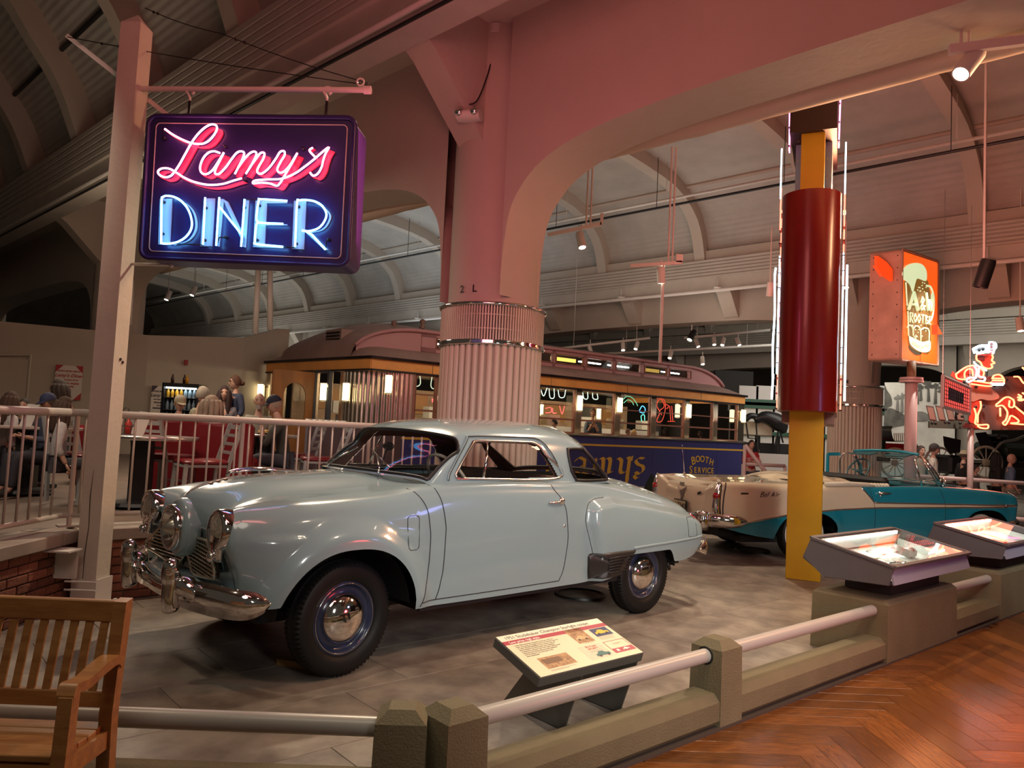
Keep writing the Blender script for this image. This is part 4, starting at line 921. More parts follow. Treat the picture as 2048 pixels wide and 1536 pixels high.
# --- wheels
tyre = RUBBER; rimb = mat('rim_blue', (.018, .028, .07), .3, coat=.5)
def tyre_mb(R=.338, w=.085, sg=1):
    m_ = CB_(); N = 144; prof = [(.215, .052), (.225, .070), (.262, .083), (.298, .080), (.316, .076), (.326, .071), (.3355, .060), (.338, .035), (.338, .012), (.333, .006), (.338, 0)]
    prof = prof+[(r_, -y) for r_, y in prof[::-1][1:]]; A = []
    for k in range(N):
        a = 2*math.pi*k/N; row = []
        for (r_, y) in prof:
            dr = .0; 
            if r_ > .32 and abs(y) > .03 and k % 2: dr = -.011; 
            row.append(((r_+dr)*math.cos(a), y-(.007*np.sign(y) if (k % 2 and r_ > .31 and abs(y) > .05) else 0), (r_+dr)*math.sin(a)))
        A.append(row)
    m_.grid(A, closed_u=True); return m_
def wheel(x, y, z, sg, steer=0., parent=car, hub=.148, CBc=CB_, cap=None, rm=None, white=False, sc_=1.):
    w = link('wheel', tyre_mb().mesh('tyre', tyre, 50), parent, (x, -y, z)); w.rotation_euler = (0, 0, steer+(0 if sg > 0 else math.pi)); w.scale = (sc_,)*3
    # all wheel parts share the tyre's local frame; outer face is -y
    def wp(prof, name, m, y0=0, **k):
        q = MB(); q.lathe(prof, (0, 0, 0), (0, -1, 0), 40); q.build(name, m, w, True, **k)
    wp([(.216, .055), (.208, .058), (.200, .050), (.190, .035), (.183, .025), (.165, .020), (.150, .030), (.120, .030), (0, .030)], 'rim', rm or rimb)
    if white: wp([(.222, .064), (.24, .0795), (.262, .0845), (.288, .083), (.296, .0815)], 'whitewall', mat('whitewall', (.62, .58, .50), .5))
    wp([(.205, .0585), (.2075, .062), (.203, .061)], 'trim_ring', CHROME)
    wp([(hub, .032), (hub+.004, .040), (hub, .050), (hub*.93, .064), (hub*.75, .084), (hub*.5, .098), (hub*.25, .105), (0, .107)], 'hubcap', CHROME)
    return w
wheel(.035, .745, .338, 1, .10); wheel(2.92, .735, .338, 1); wheel(.035, -.745, .338, -1, .10); wheel(2.92, -.735, .338, -1)
# --- headlights
lensm = mat('lens', (.75, .72, .60), .12, .6, noise=.3, nscale=60, bump=.5, bscale=60, c2=(.35, .33, .28))
for sg in (1, -1):
    o_ = (-.672, sg*.598, .868)
    m_ = CB_(); m_.lathe([(.088, .012), (.100, .022), (.118, .018), (.128, 0), (.132, -.03), (.130, -.06)], o_, (-1, 0, .06), 32, sx=1.0, sy=.92); 
    m_.add(*[[(p) for p in []], []]); hb = m_.build('headlight_bezel', CHROME, car, True)
    m_ = CB_(); m_.lathe([(0, .030), (.03, .029), (.06, .024), (.09, .012)], o_, (-1, 0, .06), 32, sy=.92); m_.build('headlight_lens', lensm, hb, True)
    m_ = CB_(); P_ = cr([(-.655, .88), (-.668, .82), (-.672, .76), (-.665, .715), (-.64, .69)], 12)
    m_.tube([(p[0], sg*.60, p[1]) for p in P_], [.095, .095, .092, .088, .082, .075, .068, .062, .056, .050, .042, .030, .012], 18, flat=.42); m_.ball((-.705, sg*.60, .725), .030, 12, 8, (.7, 1, 1)); m_.build('parking_light', CHROME, hb, True)
# --- bullet nose
m_ = CB_(); m_.lathe([(.178, -.06), (.180, 0), (.172, .022), (.155, .036), (.138, .036)], (-.665, 0, .812), (-1, 0, .0), 40); m_.build('nose_ring', paint, car, True)
m_ = CB_(); m_.lathe([(.138, .034), (.142, .050), (.136, .072), (.124, .080), (.114, .070), (.104, .035), (.090, .02), (.078, .028), (.068, .06), (.058, .06)], (-.665, 0, .812), (-1, 0, 0), 40); nr = m_.build('chrome_ring', CHROME, car, True)
m_ = CB_(); m_.lathe([(.062, .030), (.060, .045), (.048, .068), (.032, .088), (.015, .103), (0, .108)], (-.665, 0, .812), (-1, 0, 0), 32); m_.build('bullet_cone', mat('brushed', (.62, .60, .52), .32, .9), nr, True)
# nose panel slots, hood badge and ornament
for sg in (1, -1):
    m_ = CB_(); m_.beam((-.625, sg*.20, .84), (-.63, sg*.43, .84), .02, .012); m_.build('nose_bar', CHROME, car)
m_ = CB_()
for k, x in enumerate((-.50, -.455, -.41)): p = on_top(x, .0); m_.box((p.x, 0, p.z+.004), (.022, .03, .006), Matrix.Rotation(-.35, 3, 'Y'))
m_.build('hood_badge', mat('badge', (.25, .10, .05), .3, .6), car)
m_ = CB_(); P_ = cr([(-.41, 1.125), (-.37, 1.15), (-.28, 1.165), (-.12, 1.165), (.02, 1.155), (.12, 1.142)], 20)
m_.tube([(p[0], 0, p[1]) for p in P_], [.006, .014, .020, .024, .026, .028, .03, .03, .032, .034, .034, .034, .032, .028, .024, .02, .016, .012, .009, .006, .003], 12, flat=.38)
for sg in (1, -1): m_.tube([(p[0]+.02, sg*(.02+.05*min(1, i/8)), p[1]-.004) for i, p in enumerate(P_[3:16])], [.006, .01, .012, .013, .014, .014, .014, .013, .012, .010, .008, .006, .003], 8, flat=.5)
m_.build('hood_ornament', CHROME, car, True)
# --- grilles
gr = mat('grille_metal', (.62, .58, .45), .25, .9)
for sg in (1, -1):
    def gx(y): return -.605-.05*(y/.5)**2*.8
    out = [(.12, .765), (.36, .775), (.44, .745), (.60, .635), (.585, .60), (.17, .545), (.12, .555), (.03, .64)]
    zt_ = lambda y: float(np.interp(y, [.03, .10, .30, .52], [.64, .725, .72, .53])); 
    m_ = CB_(); m_.tube([(gx(y)-.012, sg*y, z) for y, z in out], .010, 8, closed=True); g = m_.build('grille_frame', gr, car, True)
    m_ = CB_(); m_.add([(gx(y)+.02, sg*y, z) for y, z in out], [tuple(range(8))]); m_.build('grille_back', dark, g)
    for k in range(9):
        z = .572+k*.0215; ys = []
        for i in range(8):
            (y0, z0), (y1, z1) = out[i], out[(i+1) % 8]
            if (z0-z)*(z1-z) < 0: ys.append(y0+(y1-y0)*(z-z0)/(z1-z0))
        if len(ys) >= 2: m_ = CB_(); m_.beam((gx(min(ys))-.008, sg*min(ys), z), (gx(max(ys))-.008, sg*max(ys), z), .016, .0065); m_.build('grille_bar', gr, g)
    m_ = CB_()
    for k in range(9):
        y = .10+k*.045; zt2 = float(np.interp(y, [.03, .12, .36, .44, .60], [.64, .765, .775, .745, .635])); m_.beam((gx(y)-.004, sg*y, .55+.06*max(0, (y-.2)/.3)), (gx(y)-.004, sg*y, zt2), .004, .010, up=(1, 0, 0))
    m_.build('grille_uprights', gr, g)['kind'] = 'stuff'
# lower pan in front of the grille
P_ = [[(-.70, 0, .455), (-.695, .25, .455), (-.67, .5, .455), (-.57, .72, .455)], [(-.72, 0, .49), (-.715, .25, .49), (-.68, .52, .49), (-.585, .745, .49)], [(-.68, 0, .525), (-.675, .25, .525), (-.65, .5, .52), (-.56, .73, .515)], [(-.58, 0, .545), (-.58, .25, .545), (-.57, .45, .54), (-.50, .70, .52)]]
G_ = patch(P_, 12, 16); m_ = CB_(); m_.grid(G_); m_.grid(G_[:, ::-1]*np.array([1, -1, 1])); m_.build('front_pan', paint, car, True, merge=.001)
m_ = CB_(); F2 = patch([[(-.57, 0, .54), (-.57, .2, .54), (-.57, .45, .54), (-.55, .62, .50)], [(-.585, 0, .66), (-.585, .2, .66), (-.59, .45, .66), (-.59, .60, .66)], [(-.60, 0, .80), (-.59, .2, .80), (-.60, .45, .80), (-.62, .56, .80)]], 8, 14)
m_.grid(F2); m_.grid(F2[:, ::-1]*np.array([1, -1, 1])); m_.build('nose_panel', paint, car, True, merge=.001)
m_ = CB_(); R2 = patch([[(3.74, 0, .45), (3.74, .25, .45), (3.72, .55, .46)], [(3.85, 0, .52), (3.84, .25, .52), (3.80, .56, .52)], [(3.90, 0, .60), (3.88, .25, .60), (3.82, .58, .60)], [(3.91, 0, .70), (3.885, .25, .69), (3.82, .56, .70)]], 8, 10); m_.grid(R2); m_.grid(R2[:, ::-1]*np.array([1, -1, 1])); m_.build('rear_panel', paint, car, True, merge=.001)
# --- bumpers
def bumper(path, hts, name='bumper', bulge=.045, zc=.0):
    A = []
    P_ = cr(path, 60); H_ = np.interp(np.linspace(0, 1, 61), np.linspace(0, 1, len(hts)), hts); T_ = np.gradient(P_, axis=0)
    for i_, (p, h, t_) in enumerate(zip(P_, H_, T_)):
        e_ = min(1, min(i_, 60-i_)/5); h = h*max(.12, math.sqrt(e_*(2-e_)))
        n_ = np.array([t_[1], -t_[0], 0]); n_ /= np.linalg.norm(n_)+1e-9; row = []
        for a in np.linspace(-math.pi/2, math.pi/2, 9): row.append(tuple(p+n_*bulge*math.cos(a)*min(1, h/.06)+np.array([0, 0, h*math.sin(a)])))
        row.append(tuple(p+n_*(-.012))); A.append(row)
    m_ = CB_(); m_.grid(A, closed_v=True); m_.add(A[0], [tuple(range(len(A[0])))]); m_.add(A[-1], [tuple(range(len(A[0])))]); return m_
bp_ = [(-.48, -.90, .50), (-.62, -.84, .50), (-.705, -.68, .505), (-.75, -.50, .50), (-.765, -.36, .485), (-.77, -.2, .475), (-.775, 0, .47), (-.77, .2, .475), (-.765, .36, .485), (-.75, .50, .50), (-.705, .68, .505), (-.62, .84, .50), (-.48, .90, .50)]
bumper(bp_, [.074, .080, .088, .084, .07, .052, .048, .052, .07, .084, .088, .080, .074]).build('front_bumper', CHROME, car, True)
for sg in (1, -1):
    m_ = CB_(); P_ = [(-.815, sg*.385, .40), (-.83, sg*.385, .46), (-.83, sg*.385, .56), (-.835, sg*.385, .615), (-.825, sg*.385, .645), (-.79, sg*.385, .655)]
    m_.tube(cr(P_, 24), [.035]+[.046]*10+[.050]*6+[.054, .056, .056, .052, .046, .036, .022, .006], 16); m_.tube([(-.80, sg*.385, .56), (-.76, sg*.44, .54), (-.72, sg*.54, .50)], [.05, .06, .03], 12); m_.build('bumper_guard', CHROME, car, True)
rb = [(3.62, -.88, .50), (3.84, -.80, .50), (3.98, -.5, .50), (4.02, 0, .50), (3.98, .5, .50), (3.84, .80, .50), (3.62, .88, .50)][::-1]
bumper(rb, [.03, .075, .075, .07, .075, .075, .03]).build('rear_bumper', CHROME, car, True)
for sg in (1, -1):
    m_ = CB_(); m_.tube([(3.735, sg*.70, .62), (3.775, sg*.69, .68), (3.77, sg*.68, .74), (3.74, sg*.67, .79)], [.03, .045, .045, .02], 12); m_.build('tail_light', mat('tail_red', (.25, .01, .02), .15, coat=.5), car, True)
# --- greenhouse
GH = np.array([
 [(.70, .735, 1.10), (.66, .715, 1.115), (.62, .665, 1.135), (.575, .56, 1.145), (.47, .30, 1.155), (.42, 0, 1.16)],
 [(.76, .745, 1.11), (.80, .705, 1.24), (.79, .655, 1.285), (.745, .56, 1.305), (.645, .30, 1.32), (.59, 0, 1.325)],
 [(.86, .75, 1.115), (.925, .71, 1.29), (.965, .655, 1.415), (.94, .56, 1.455), (.84, .30, 1.482), (.78, 0, 1.488)],
 [(1.2, .755, 1.12), (1.2, .72, 1.30), (1.2, .665, 1.435), (1.2, .565, 1.502), (1.2, .32, 1.545), (1.2, 0, 1.556)],
 [(1.7, .75, 1.115), (1.7, .72, 1.30), (1.7, .665, 1.435), (1.7, .565, 1.508), (1.7, .32, 1.562), (1.7, 0, 1.575)],
 [(2.1, .735, 1.105), (2.08, .70, 1.29), (2.04, .65, 1.42), (2.02, .555, 1.49), (2.0, .32, 1.55), (2.0, 0, 1.565)],
 [(2.42, .70, 1.10), (2.34, .67, 1.28), (2.27, .61, 1.385), (2.30, .51, 1.435), (2.40, .30, 1.485), (2.48, 0, 1.505)],
 [(2.60, .665, 1.10), (2.62, .62, 1.10), (2.68, .56, 1.115), (2.78, .46, 1.13), (2.92, .25, 1.14), (2.99, 0, 1.14)]])
NU2, NV2 = 210, 100
GA = patch(GH, NU2, NV2)
win = [(.875, 1.150), (.885, 1.20), (1.04, 1.385), (1.075, 1.405), (1.14, 1.412), (1.55, 1.414), (1.64, 1.41), (1.70, 1.385), (1.745, 1.33), (1.88, 1.150)]
qwin = [(2.035, 1.20), (2.02, 1.30), (2.025, 1.355), (2.05, 1.372), (2.24, 1.372), (2.268, 1.362), (2.33, 1.30), (2.50, 1.15), (2.53, 1.125), (2.13, 1.125), (2.08, 1.14)]
wswin_u = (0.10, 1.86); 
def gklass(i, j, c):
    u_ = i/NU2*7; v_ = j/NV2*5
    if u_ < 2 and v_ > 1.0:
        if .12 < u_ < 1.84 and v_ > 1.32: return 'windshield'
        return 'roof'
    if u_ < 3.2 or u_ < 5.9:
        if v_ < 2.6 and pip(c[0], c[2], win) : return 'side_glass'
    if u_ > 4.4 and v_ < 2.2 and pip(c[0], c[2], qwin): return 'rear_quarter_glass'
    if 6.12 < u_ < 6.92 and v_ > 1.75: return 'rear_window'
    return 'roof'
gl = glassm('auto_glass', (.92, .93, .92), .10, refl=.035)
buck = {}
for i in range(NU2):
    for j in range(NV2):
        c = (GA[i, j]+GA[i+1, j+1])/2; buck.setdefault(gklass(i, j, c), []).append((i, j))
GV = GA.reshape(-1, 3); nv = NV2+1
for k, fl_ in buck.items():
    mats_ = paint if k == 'roof' else gl
    both = [(1, -1)] if k in ('roof', 'windshield', 'rear_window') else [(1,), (-1,)]
    for sgs in both:
        m_ = CB_()
        for sg in sgs:
            used = {}; vs = []; fs = []
            for (i, j) in fl_:
                q = []
                for a in (i*nv+j, i*nv+j+1, (i+1)*nv+j+1, (i+1)*nv+j):
                    if a not in used: used[a] = len(vs); p = GV[a]; vs.append((p[0], p[1]*sg, p[2]))
                    q.append(used[a])
                fs.append(tuple(q) if sg > 0 else tuple(reversed(q)))
            m_.add(vs, fs)
        o = m_.build(k, mats_, car, True, merge=.0002, fix=False)
        if k == 'roof':   # sheet thickness with a dark lining
            me = o.data; m2 = me.copy(); m2.materials.clear(); m2.materials.append(brown)
            nrm = [v.normal.copy() for v in m2.vertices]; cen = Vector((1.5, 0, 1.0))
            for v, n_ in zip(m2.vertices, nrm):
                d = cen-v.co; v.co += d.normalized()*.028
            link('headliner', m2, car)
gb = bvh_of(GA)
def frame_tube(pts, name, m, r, f, n, b=gb, closed=True, both=True, out=.002):
    Q = cr(list(pts)+[pts[0]] if closed else pts, n); 
    if closed: Q = Q[:-1]
    P_ = [f(p[0], p[1], b) for p in Q]
    for sg in ((1, -1) if both else (1,)):
        m_ = CB_(); m_.tube([(p.x, (p.y+out)*sg, p.z) for p in P_], r, 8, closed=closed); m_.build(name, m, car, True)
frame_tube(win, 'side_window_trim', STEEL, .011, on_side, 90, both=True)
frame_tube([(x, z) for x, z in win], 'side_window_seal', BLACK, .009, on_side, 90, out=-.006)
frame_tube(qwin, 'quarter_window_seal', BLACK, .013, on_side, 90)
frame_tube([(.80, 1.14), (.835, 1.21), (1.0, 1.41), (1.06, 1.442), (1.4, 1.447), (1.66, 1.445), (1.74, 1.415), (1.80, 1.35), (1.93, 1.17)], 'drip_rail', paint, .010, on_side, 60, closed=False, out=.006)
frame_tube([(.80, 1.14), (.835, 1.21), (1.0, 1.41), (1.06, 1.442), (1.4, 1.447), (1.66, 1.445), (1.74, 1.415), (1.80, 1.35), (1.86, 1.26)], 'roof_gap', trimk, .004, on_side, 60, closed=False, out=.014)
m_ = CB_(); p = [on_side(1.105, 1.145, gb), on_side(1.15, 1.28, gb), on_side(1.185, 1.405, gb)]
for sg in (1, -1): m_ = CB_(); m_.tube([(q.x, sg*(q.y+.001), q.z) for q in p], .009, 8); m_.build('vent_divider', CHROME, car, True)
# windshield seal follows the surface parameters
def gpt(u_, v_):
    i = u_/7*NU2; j = v_/5*NV2; i0 = min(int(i), NU2-1); j0 = min(int(j), NV2-1); a = i-i0; b = j-j0
    return GA[i0, j0]*(1-a)*(1-b)+GA[i0+1, j0]*a*(1-b)+GA[i0, j0+1]*(1-a)*b+GA[i0+1, j0+1]*a*b
def seal(u0, u1, v0, name, r=.012):
    path = [(u0, v) for v in np.linspace(5, v0+.12, 16)]+[(u0+.05, v0+.02)]+[(u, v0) for u in np.linspace(u0+.2, u1-.2, 10)]+[(u1-.05, v0+.02)]+[(u1, v) for v in np.linspace(v0+.12, 5, 16)]
    P_ = [gpt(*q) for q in path]; Q = P_+[q*np.array([1, -1, 1]) for q in P_[::-1][1:-1]]; m_ = CB_(); m_.tube(Q, r, 8, closed=True); m_.build(name, BLACK, car, True)
seal(.12, 1.84, 1.32, 'windshield_seal'); seal(6.12, 6.92, 1.75, 'rear_window_seal', .014)
# --- interior
m_ = CB_()
m_.box((1.45, 0, .78), (1.0, 1.3, .16), None, .05); m_.build('front_seat_cushion', brown, car)
m_ = CB_(); m_.beam((1.86, -.62, .98), (1.86, .62, .98), .14, .36, up=(.15, 0, 1), bev=.05); m_.build('front_seat_back', brown, car)
m_ = CB_(); m_.beam((2.42, -.50, .96), (2.42, .50, .96), .12, .28, up=(.2, 0, 1), bev=.05); m_.box((2.2, 0, .80), (.6, 1.2, .14), None, .04); m_.build('rear_seat', brown, car)
m_ = CB_(); m_.box((2.64, 0, 1.07), (.36, .95, .03)); m_.build('parcel_shelf', brown, car)
m_ = CB_(); m_.box((.80, 0, 1.06), (.22, 1.34, .14), None, .04); m_.build('dashboard', mat('dash', (.03, .04, .045), .5), car)
m_ = CB_(); m_.box((1.55, 0, .62), (1.7, 1.5, .04)); 
for sg in (1, -1): m_.box((1.5, sg*.75, .84), (1.5, .03, .46))
m_.build('cabin_lining', brown, car)
m_ = CB_(); c = Vector((1.10, .36, 1.12)); ax = Vector((-.75, 0, -.5)).normalized(); a_ = ax.cross(Vector((0, 1, 0))).normalized()
m_.tube([c+Vector((0, 1, 0))*.21*math.cos(t)+a_*.21*math.sin(t) for t in np.linspace(0, 2*math.pi, 33)[:-1]], .012, 8, closed=True)
for t in (0, math.pi, -math.pi/2): m_.tube([c, c+Vector((0, 1, 0))*.2*math.cos(t)+a_*.2*math.sin(t)], .008, 6)
m_.tube([c, c+ax*.35], .02, 8); m_.build('steering_wheel', mat('wheel_ivory', (.45, .42, .36), .4), car, True)
m_ = CB_(); m_.ball((.80, 0, 1.335), .075, 12, 8, (.25, 1, .42)); m_.tube([(.79, 0, 1.33), (.75, 0, 1.20), (.70, 0, 1.16)], .007, 6); m_.build('interior_mirror', BLACK, car, True)
for sg in (.30, -.22):
    m_ = CB_(); p0 = gpt(.10, 5-abs(sg)/.56*2) if 0 else None
    W0 = lambda u_, y: Vector(tuple(gpt(u_, 5-y/.14*.235)*np.array([1, 1, 1]))); y0 = abs(sg)+.06; q = [gpt(.02, 5-3.5*y0), gpt(.25, 5-3.5*y0*.9), gpt(.75, 5-3.5*y0*.55)]; m_.tube([v*np.array([1, np.sign(sg), 1])+np.array([-.012, 0, .008]) for v in q], [.009, .005, .003], 6); q = [gpt(.30, 5-3.5*y0*1.1), gpt(.95, 5-3.5*y0*.25)]; m_.tube([v*np.array([1, np.sign(sg), 1])+np.array([-.008, 0, .004]) for v in q], .0045, 6); m_.build('wiper', CHROME, car, True)
# --- handle, keyhole, gravel guard, lock
p = on_side(1.80, .985); m_ = CB_(); m_.lathe([(0, 0), (.028, .002), (.03, .014), (.02, .024), (0, .028)], (p.x, p.y, p.z), (0, 1, 0), 18); m_.tube([(p.x, p.y+.024, p.z+.002), (p.x-.06, p.y+.034, p.z-.002), (p.x-.145, p.y+.022, p.z-.006)], [.012, .013, .010], 10, flat=.8); m_.build('door_handle', CHROME, car, True)
p = on_side(1.835, .80); m_ = CB_(); m_.ball(tuple(p), .013, 10, 6, (1, .5, 1)); m_.build('keyhole', CHROME, car, True)
rbg = mat('gravel_rubber', (.018, .017, .016), .45); GP = [(2.135, .545), (2.16, .385), (2.19, .375), (2.48, .385), (2.56, .43), (2.635, .555), (2.60, .572), (2.20, .572)]
C_ = np.array(GP).mean(0); m_ = CB_(); rings = []
for s_, o_ in ((1.0, .0), (.97, .018), (.90, .024), (.4, .026)): rings.append([tuple(on_side(C_[0]+(x-C_[0])*s_, max(.40, C_[1]+(z-C_[1])*s_)).to_tuple()[k] if k == 0 else (on_side(C_[0]+(x-C_[0])*s_, max(.44, C_[1]+(z-C_[1])*s_)).y+o_ if k == 1 else C_[1]+(z-C_[1])*s_) for k in range(3)) for x, z in cr(GP+[GP[0]], 40)[:-1]])
m_.grid(rings, closed_v=True); m_.add(rings[-1], [tuple(range(40))]); gg = m_.build('gravel_guard', rbg, car, 50)
for k in range(6):
    z = .425+k*.022; m_ = CB_(); m_.tube([(2.27, on_side(2.27, .5).y+.03, z), (2.40, on_side(2.4, .5).y+.03, z+.002), (2.50+.015*k, on_side(2.5, .55).y+.028, z+.004)], .005, 6); m_.build('guard_rib', rbg, gg, True)
# crease strip above the rear opening
line_on([(2.63, .585), (2.9, .592), (3.3, .60), (3.72, .615)], 'fender_crease', paint, car, r=.012)
m_ = CB_(); m_.tube([(3.24, .80, .40), (3.27, .80, .36), (3.29, .79, .34)], .015, 8); m_.build('splash_tab', dark, car, True)
# ================================================================== TURQUOISE CONVERTIBLE
th_ = math.radians(17); BU = V3(math.cos(th_), math.sin(th_), 0); BNv = V3(BU[1], -BU[0], 0); BO = V3(3.48, 10.54, 0)
conv = thing('convertible_car', 'turquoise and cream 1950s convertible with its top down behind the yellow post', 'car', BO, th_)
# local x forward (to the right), y away from the viewer; working coordinates use +y towards the viewer
teal = mat('conv_teal', (.010, .23, .33), .16, coat=1.0); cream = mat('conv_cream', (.68, .58, .42), .2, coat=1.0)
TB = np.array([
 [(-1.06, .30, .46), (-1.10, .36, .56), (-1.12, .42, .68), (-1.12, .45, .78), (-1.11, .46, .84), (-1.08, .40, .86), (-1.12, .2, .87), (-1.13, 0, .87)],
 [(-1.12, .66, .42), (-1.13, .76, .52), (-1.13, .78, .68), (-1.14, .775, .82), (-1.13, .74, .93), (-1.08, .64, .95), (-1.06, .3, .94), (-1.07, 0, .945)],
 [(-1.02, .82, .40), (-1.03, .86, .52), (-1.04, .865, .68), (-1.06, .845, .83), (-1.08, .79, .955), (-1.02, .66, .97), (-.98, .3, .965), (-.98, 0, .97)],
 [(-.70, .89, .33), (-.70, .92, .50), (-.70, .925, .68), (-.70, .905, .84), (-.70, .84, .965), (-.70, .68, .985), (-.70, .3, .985), (-.70, 0, .99)],
 [(-.30, .90, .28), (-.30, .93, .48), (-.30, .935, .68), (-.30, .915, .84), (-.30, .85, .95), (-.30, .70, .985), (-.30, .3, .99), (-.30, 0, .995)],
 [(.15, .90, .26), (.15, .935, .48), (.15, .94, .68), (.15, .92, .84), (.15, .86, .945), (.15, .70, .99), (.15, .3, 1.0), (.15, 0, 1.005)],
 [(.60, .90, .26), (.60, .93, .48), (.60, .94, .68), (.60, .92, .84), (.60, .87, .945), (.60, .72, .99), (.60, .3, 1.01), (.60, 0, 1.01)],
 [(.95, .90, .26), (.95, .93, .48), (.95, .94, .68), (.95, .92, .84), (.95, .87, .955), (.95, .74, .985), (.95, .3, 1.0), (.95, 0, 1.0)],
 [(1.2, .90, .26), (1.2, .93, .48), (1.2, .94, .68), (1.2, .92, .84), (1.2, .88, .955), (1.2, .80, .97), (1.2, .3, .98), (1.2, 0, .98)],
 [(1.8, .90, .26), (1.8, .93, .48), (1.8, .94, .68), (1.8, .925, .84), (1.8, .89, .975), (1.8, .80, .99), (1.8, .3, 1.0), (1.8, 0, 1.0)],
 [(2.4, .90, .26), (2.4, .93, .48), (2.4, .94, .68), (2.4, .925, .84), (2.4, .88, .98), (2.4, .76, 1.0), (2.4, .3, 1.02), (2.4, 0, 1.03)],
 [(3.0, .90, .28), (3.0, .93, .48), (3.0, .94, .68), (3.0, .92, .83), (3.0, .87, .965), (3.0, .70, .985), (3.0, .3, 1.01), (3.0, 0, 1.02)],
 [(3.45, .88, .34), (3.45, .91, .50), (3.45, .92, .68), (3.45, .905, .82), (3.45, .86, .94), (3.45, .66, .96), (3.45, .3, .97), (3.45, 0, .98)],
 [(3.68, .82, .42), (3.70, .87, .53), (3.71, .885, .68), (3.74, .87, .80), (3.72, .82, .90), (3.66, .62, .90), (3.64, .3, .91), (3.64, 0, .91)],
 [(3.70, .5, .42), (3.74, .55, .53), (3.74, .60, .68), (3.74, .62, .76), (3.73, .60, .82), (3.71, .45, .80), (3.72, .22, .79), (3.72, 0, .79)]])
NU, NV = 240, 64
A = patch(TB, NU, NV); X, Y, Z = A[..., 0], A[..., 1], A[..., 2]
# lower body crease and arch flares
for (cx, w) in ((.13, .50), (3.08, .50)):
    r = np.hypot((X-cx), (Z-.34)*1.0); Y += .025*sm(r, .60, .44)*sm(Y, .6, .75)*sm(Z, .3, .5)
def zc2(x):
    z = 0.
    for (cx, w, h) in ((.13, .47, .30), (3.08, .46, .37)):
        d = abs(x-cx)/w
        if d < 1: z = max(z, .33+h*(1-d**2.6)**.5)
    return z
for i in range(NU+1):
    zc = zc2(A[i, 0, 0])
    if zc > A[i, 0, 2]+.001:
        k = int(np.argmax(A[i, :, 2] > zc)); t_ = (zc-A[i, k-1, 2])/(A[i, k, 2]-A[i, k-1, 2]+1e-9); p0 = A[i, k-1]+(A[i, k]-A[i, k-1])*t_
        seg = np.concatenate([[p0], A[i, k:]]); L_ = np.concatenate([[0], np.cumsum(np.linalg.norm(np.diff(seg, axis=0), axis=1))]); kk = max(36, k+2); tgt = np.linspace(0, L_[kk-k+1], kk+1)
        for c in range(3): A[i, :kk+1, c] = np.interp(tgt, L_, seg[:, c])
tl = lambda x: float(np.interp(x, [-1.1, -.875, -.45, -.10, .49, 1.16, 3.6], [.44, .465, .545, .61, .665, .70, .748]))
tu = lambda x: float(np.interp(x, [-2, .95, 1.02, 1.10, 1.163, 3.58, 3.6], [2, 2, .95, .84, .768, .772, .75]))
def kl3(x, y, z, j):
    if y > .55 or x < .9:
        if tl(x) < z < tu(x) and x < 3.58:
            if x < -.95 and y < .6 and z < .5: return 'lower_rear'
            return 'rear_fender' if (x < 1.0 and y > .66) else ('trunk_lid' if y <= .66 else 'cream_spear')
    if 1.0 < x < 2.42 and y < .78 and z > .9: return None
    if x > 2.42 and y < .70 and z > .88: return 'hood'
    if 1.16 < x < 2.33 and y > .6: return 'door'
    return 'front_fender' if x >= 2.33 else 'lower_quarter'
for k, sg, vs, fs in skin(A, kl3):
    m_ = CB_(); m_.add(vs, fs); m_.build(k, cream if k in ('rear_fender', 'trunk_lid', 'cream_spear') else teal, conv, True, fix=False)
b2 = bvh_of(A)
def strip(pts, name, m, r=.012, n=50): line_on(pts, name, m, conv, r=r, n=n, b=b2)
strip([(x, tl(x)) for x in (-.875, -.45, -.10, .2, .49, .8, 1.16, 1.8, 2.4, 3.0, 3.5)], 'side_trim', CHROME)
strip([(1.0, .95), (1.06, .885), (1.163, .768)], 'side_trim', CHROME); strip([(1.163, .768), (2.33, .77), (3.58, .772)], 'side_trim', CHROME)
strip([(3.45, .765), (3.66, .765)], 'trim_spear', CHROME, .02, 8)
strip([(1.11, .97), (1.165, .72), (1.18, .50), (1.175, .28)], 'panel_gap', trimk, .003); strip([(2.30, .98), (2.345, .80), (2.36, .5), (2.37, .3)], 'panel_gap', trimk, .003)
strip([(-.10, .95), (-.085, .93), (-.07, .8), (-.07, .63)], 'panel_gap', mat('cream_seam', (.45, .38, .27), .5), .0025)
for sg in (1, -1):
    for cx in (.13, 3.08):
        m_ = CB_(); a = np.linspace(.1, math.pi-.1, 18); m_.grid([[(cx+.46*math.cos(t), sg*y, .34+(.44 if cx > 1 else .38)*math.sin(t)) for y in (.3, .88)] for t in a]); m_.add([(cx-.45, sg*.3, .36), (cx+.45, sg*.3, .36), (cx+.45, sg*.3, .75), (cx-.45, sg*.3, .75)], [(0, 1, 2, 3)]); m_.build('wheel_well', dark, conv)
m_ = CB_(); m_.box((1.4, 0, .26), (4.3, 1.5, .08)); m_.box((-.6, 0, .34), (.8, 1.3, .12)); m_.ball((-.72, -.1, .31), .30, 14, 8, (1, 1.4, .35)); m_.cyl((.1, -.75, .34), (.1, .75, .34), .04); m_.build('underbody', dark, conv)
for (x, sg) in ((.13, 1), (3.08, 1), (.13, -1), (3.08, -1)): wheel(x, .78*sg, .338, sg, 0, conv, .13, rm=teal, white=True)
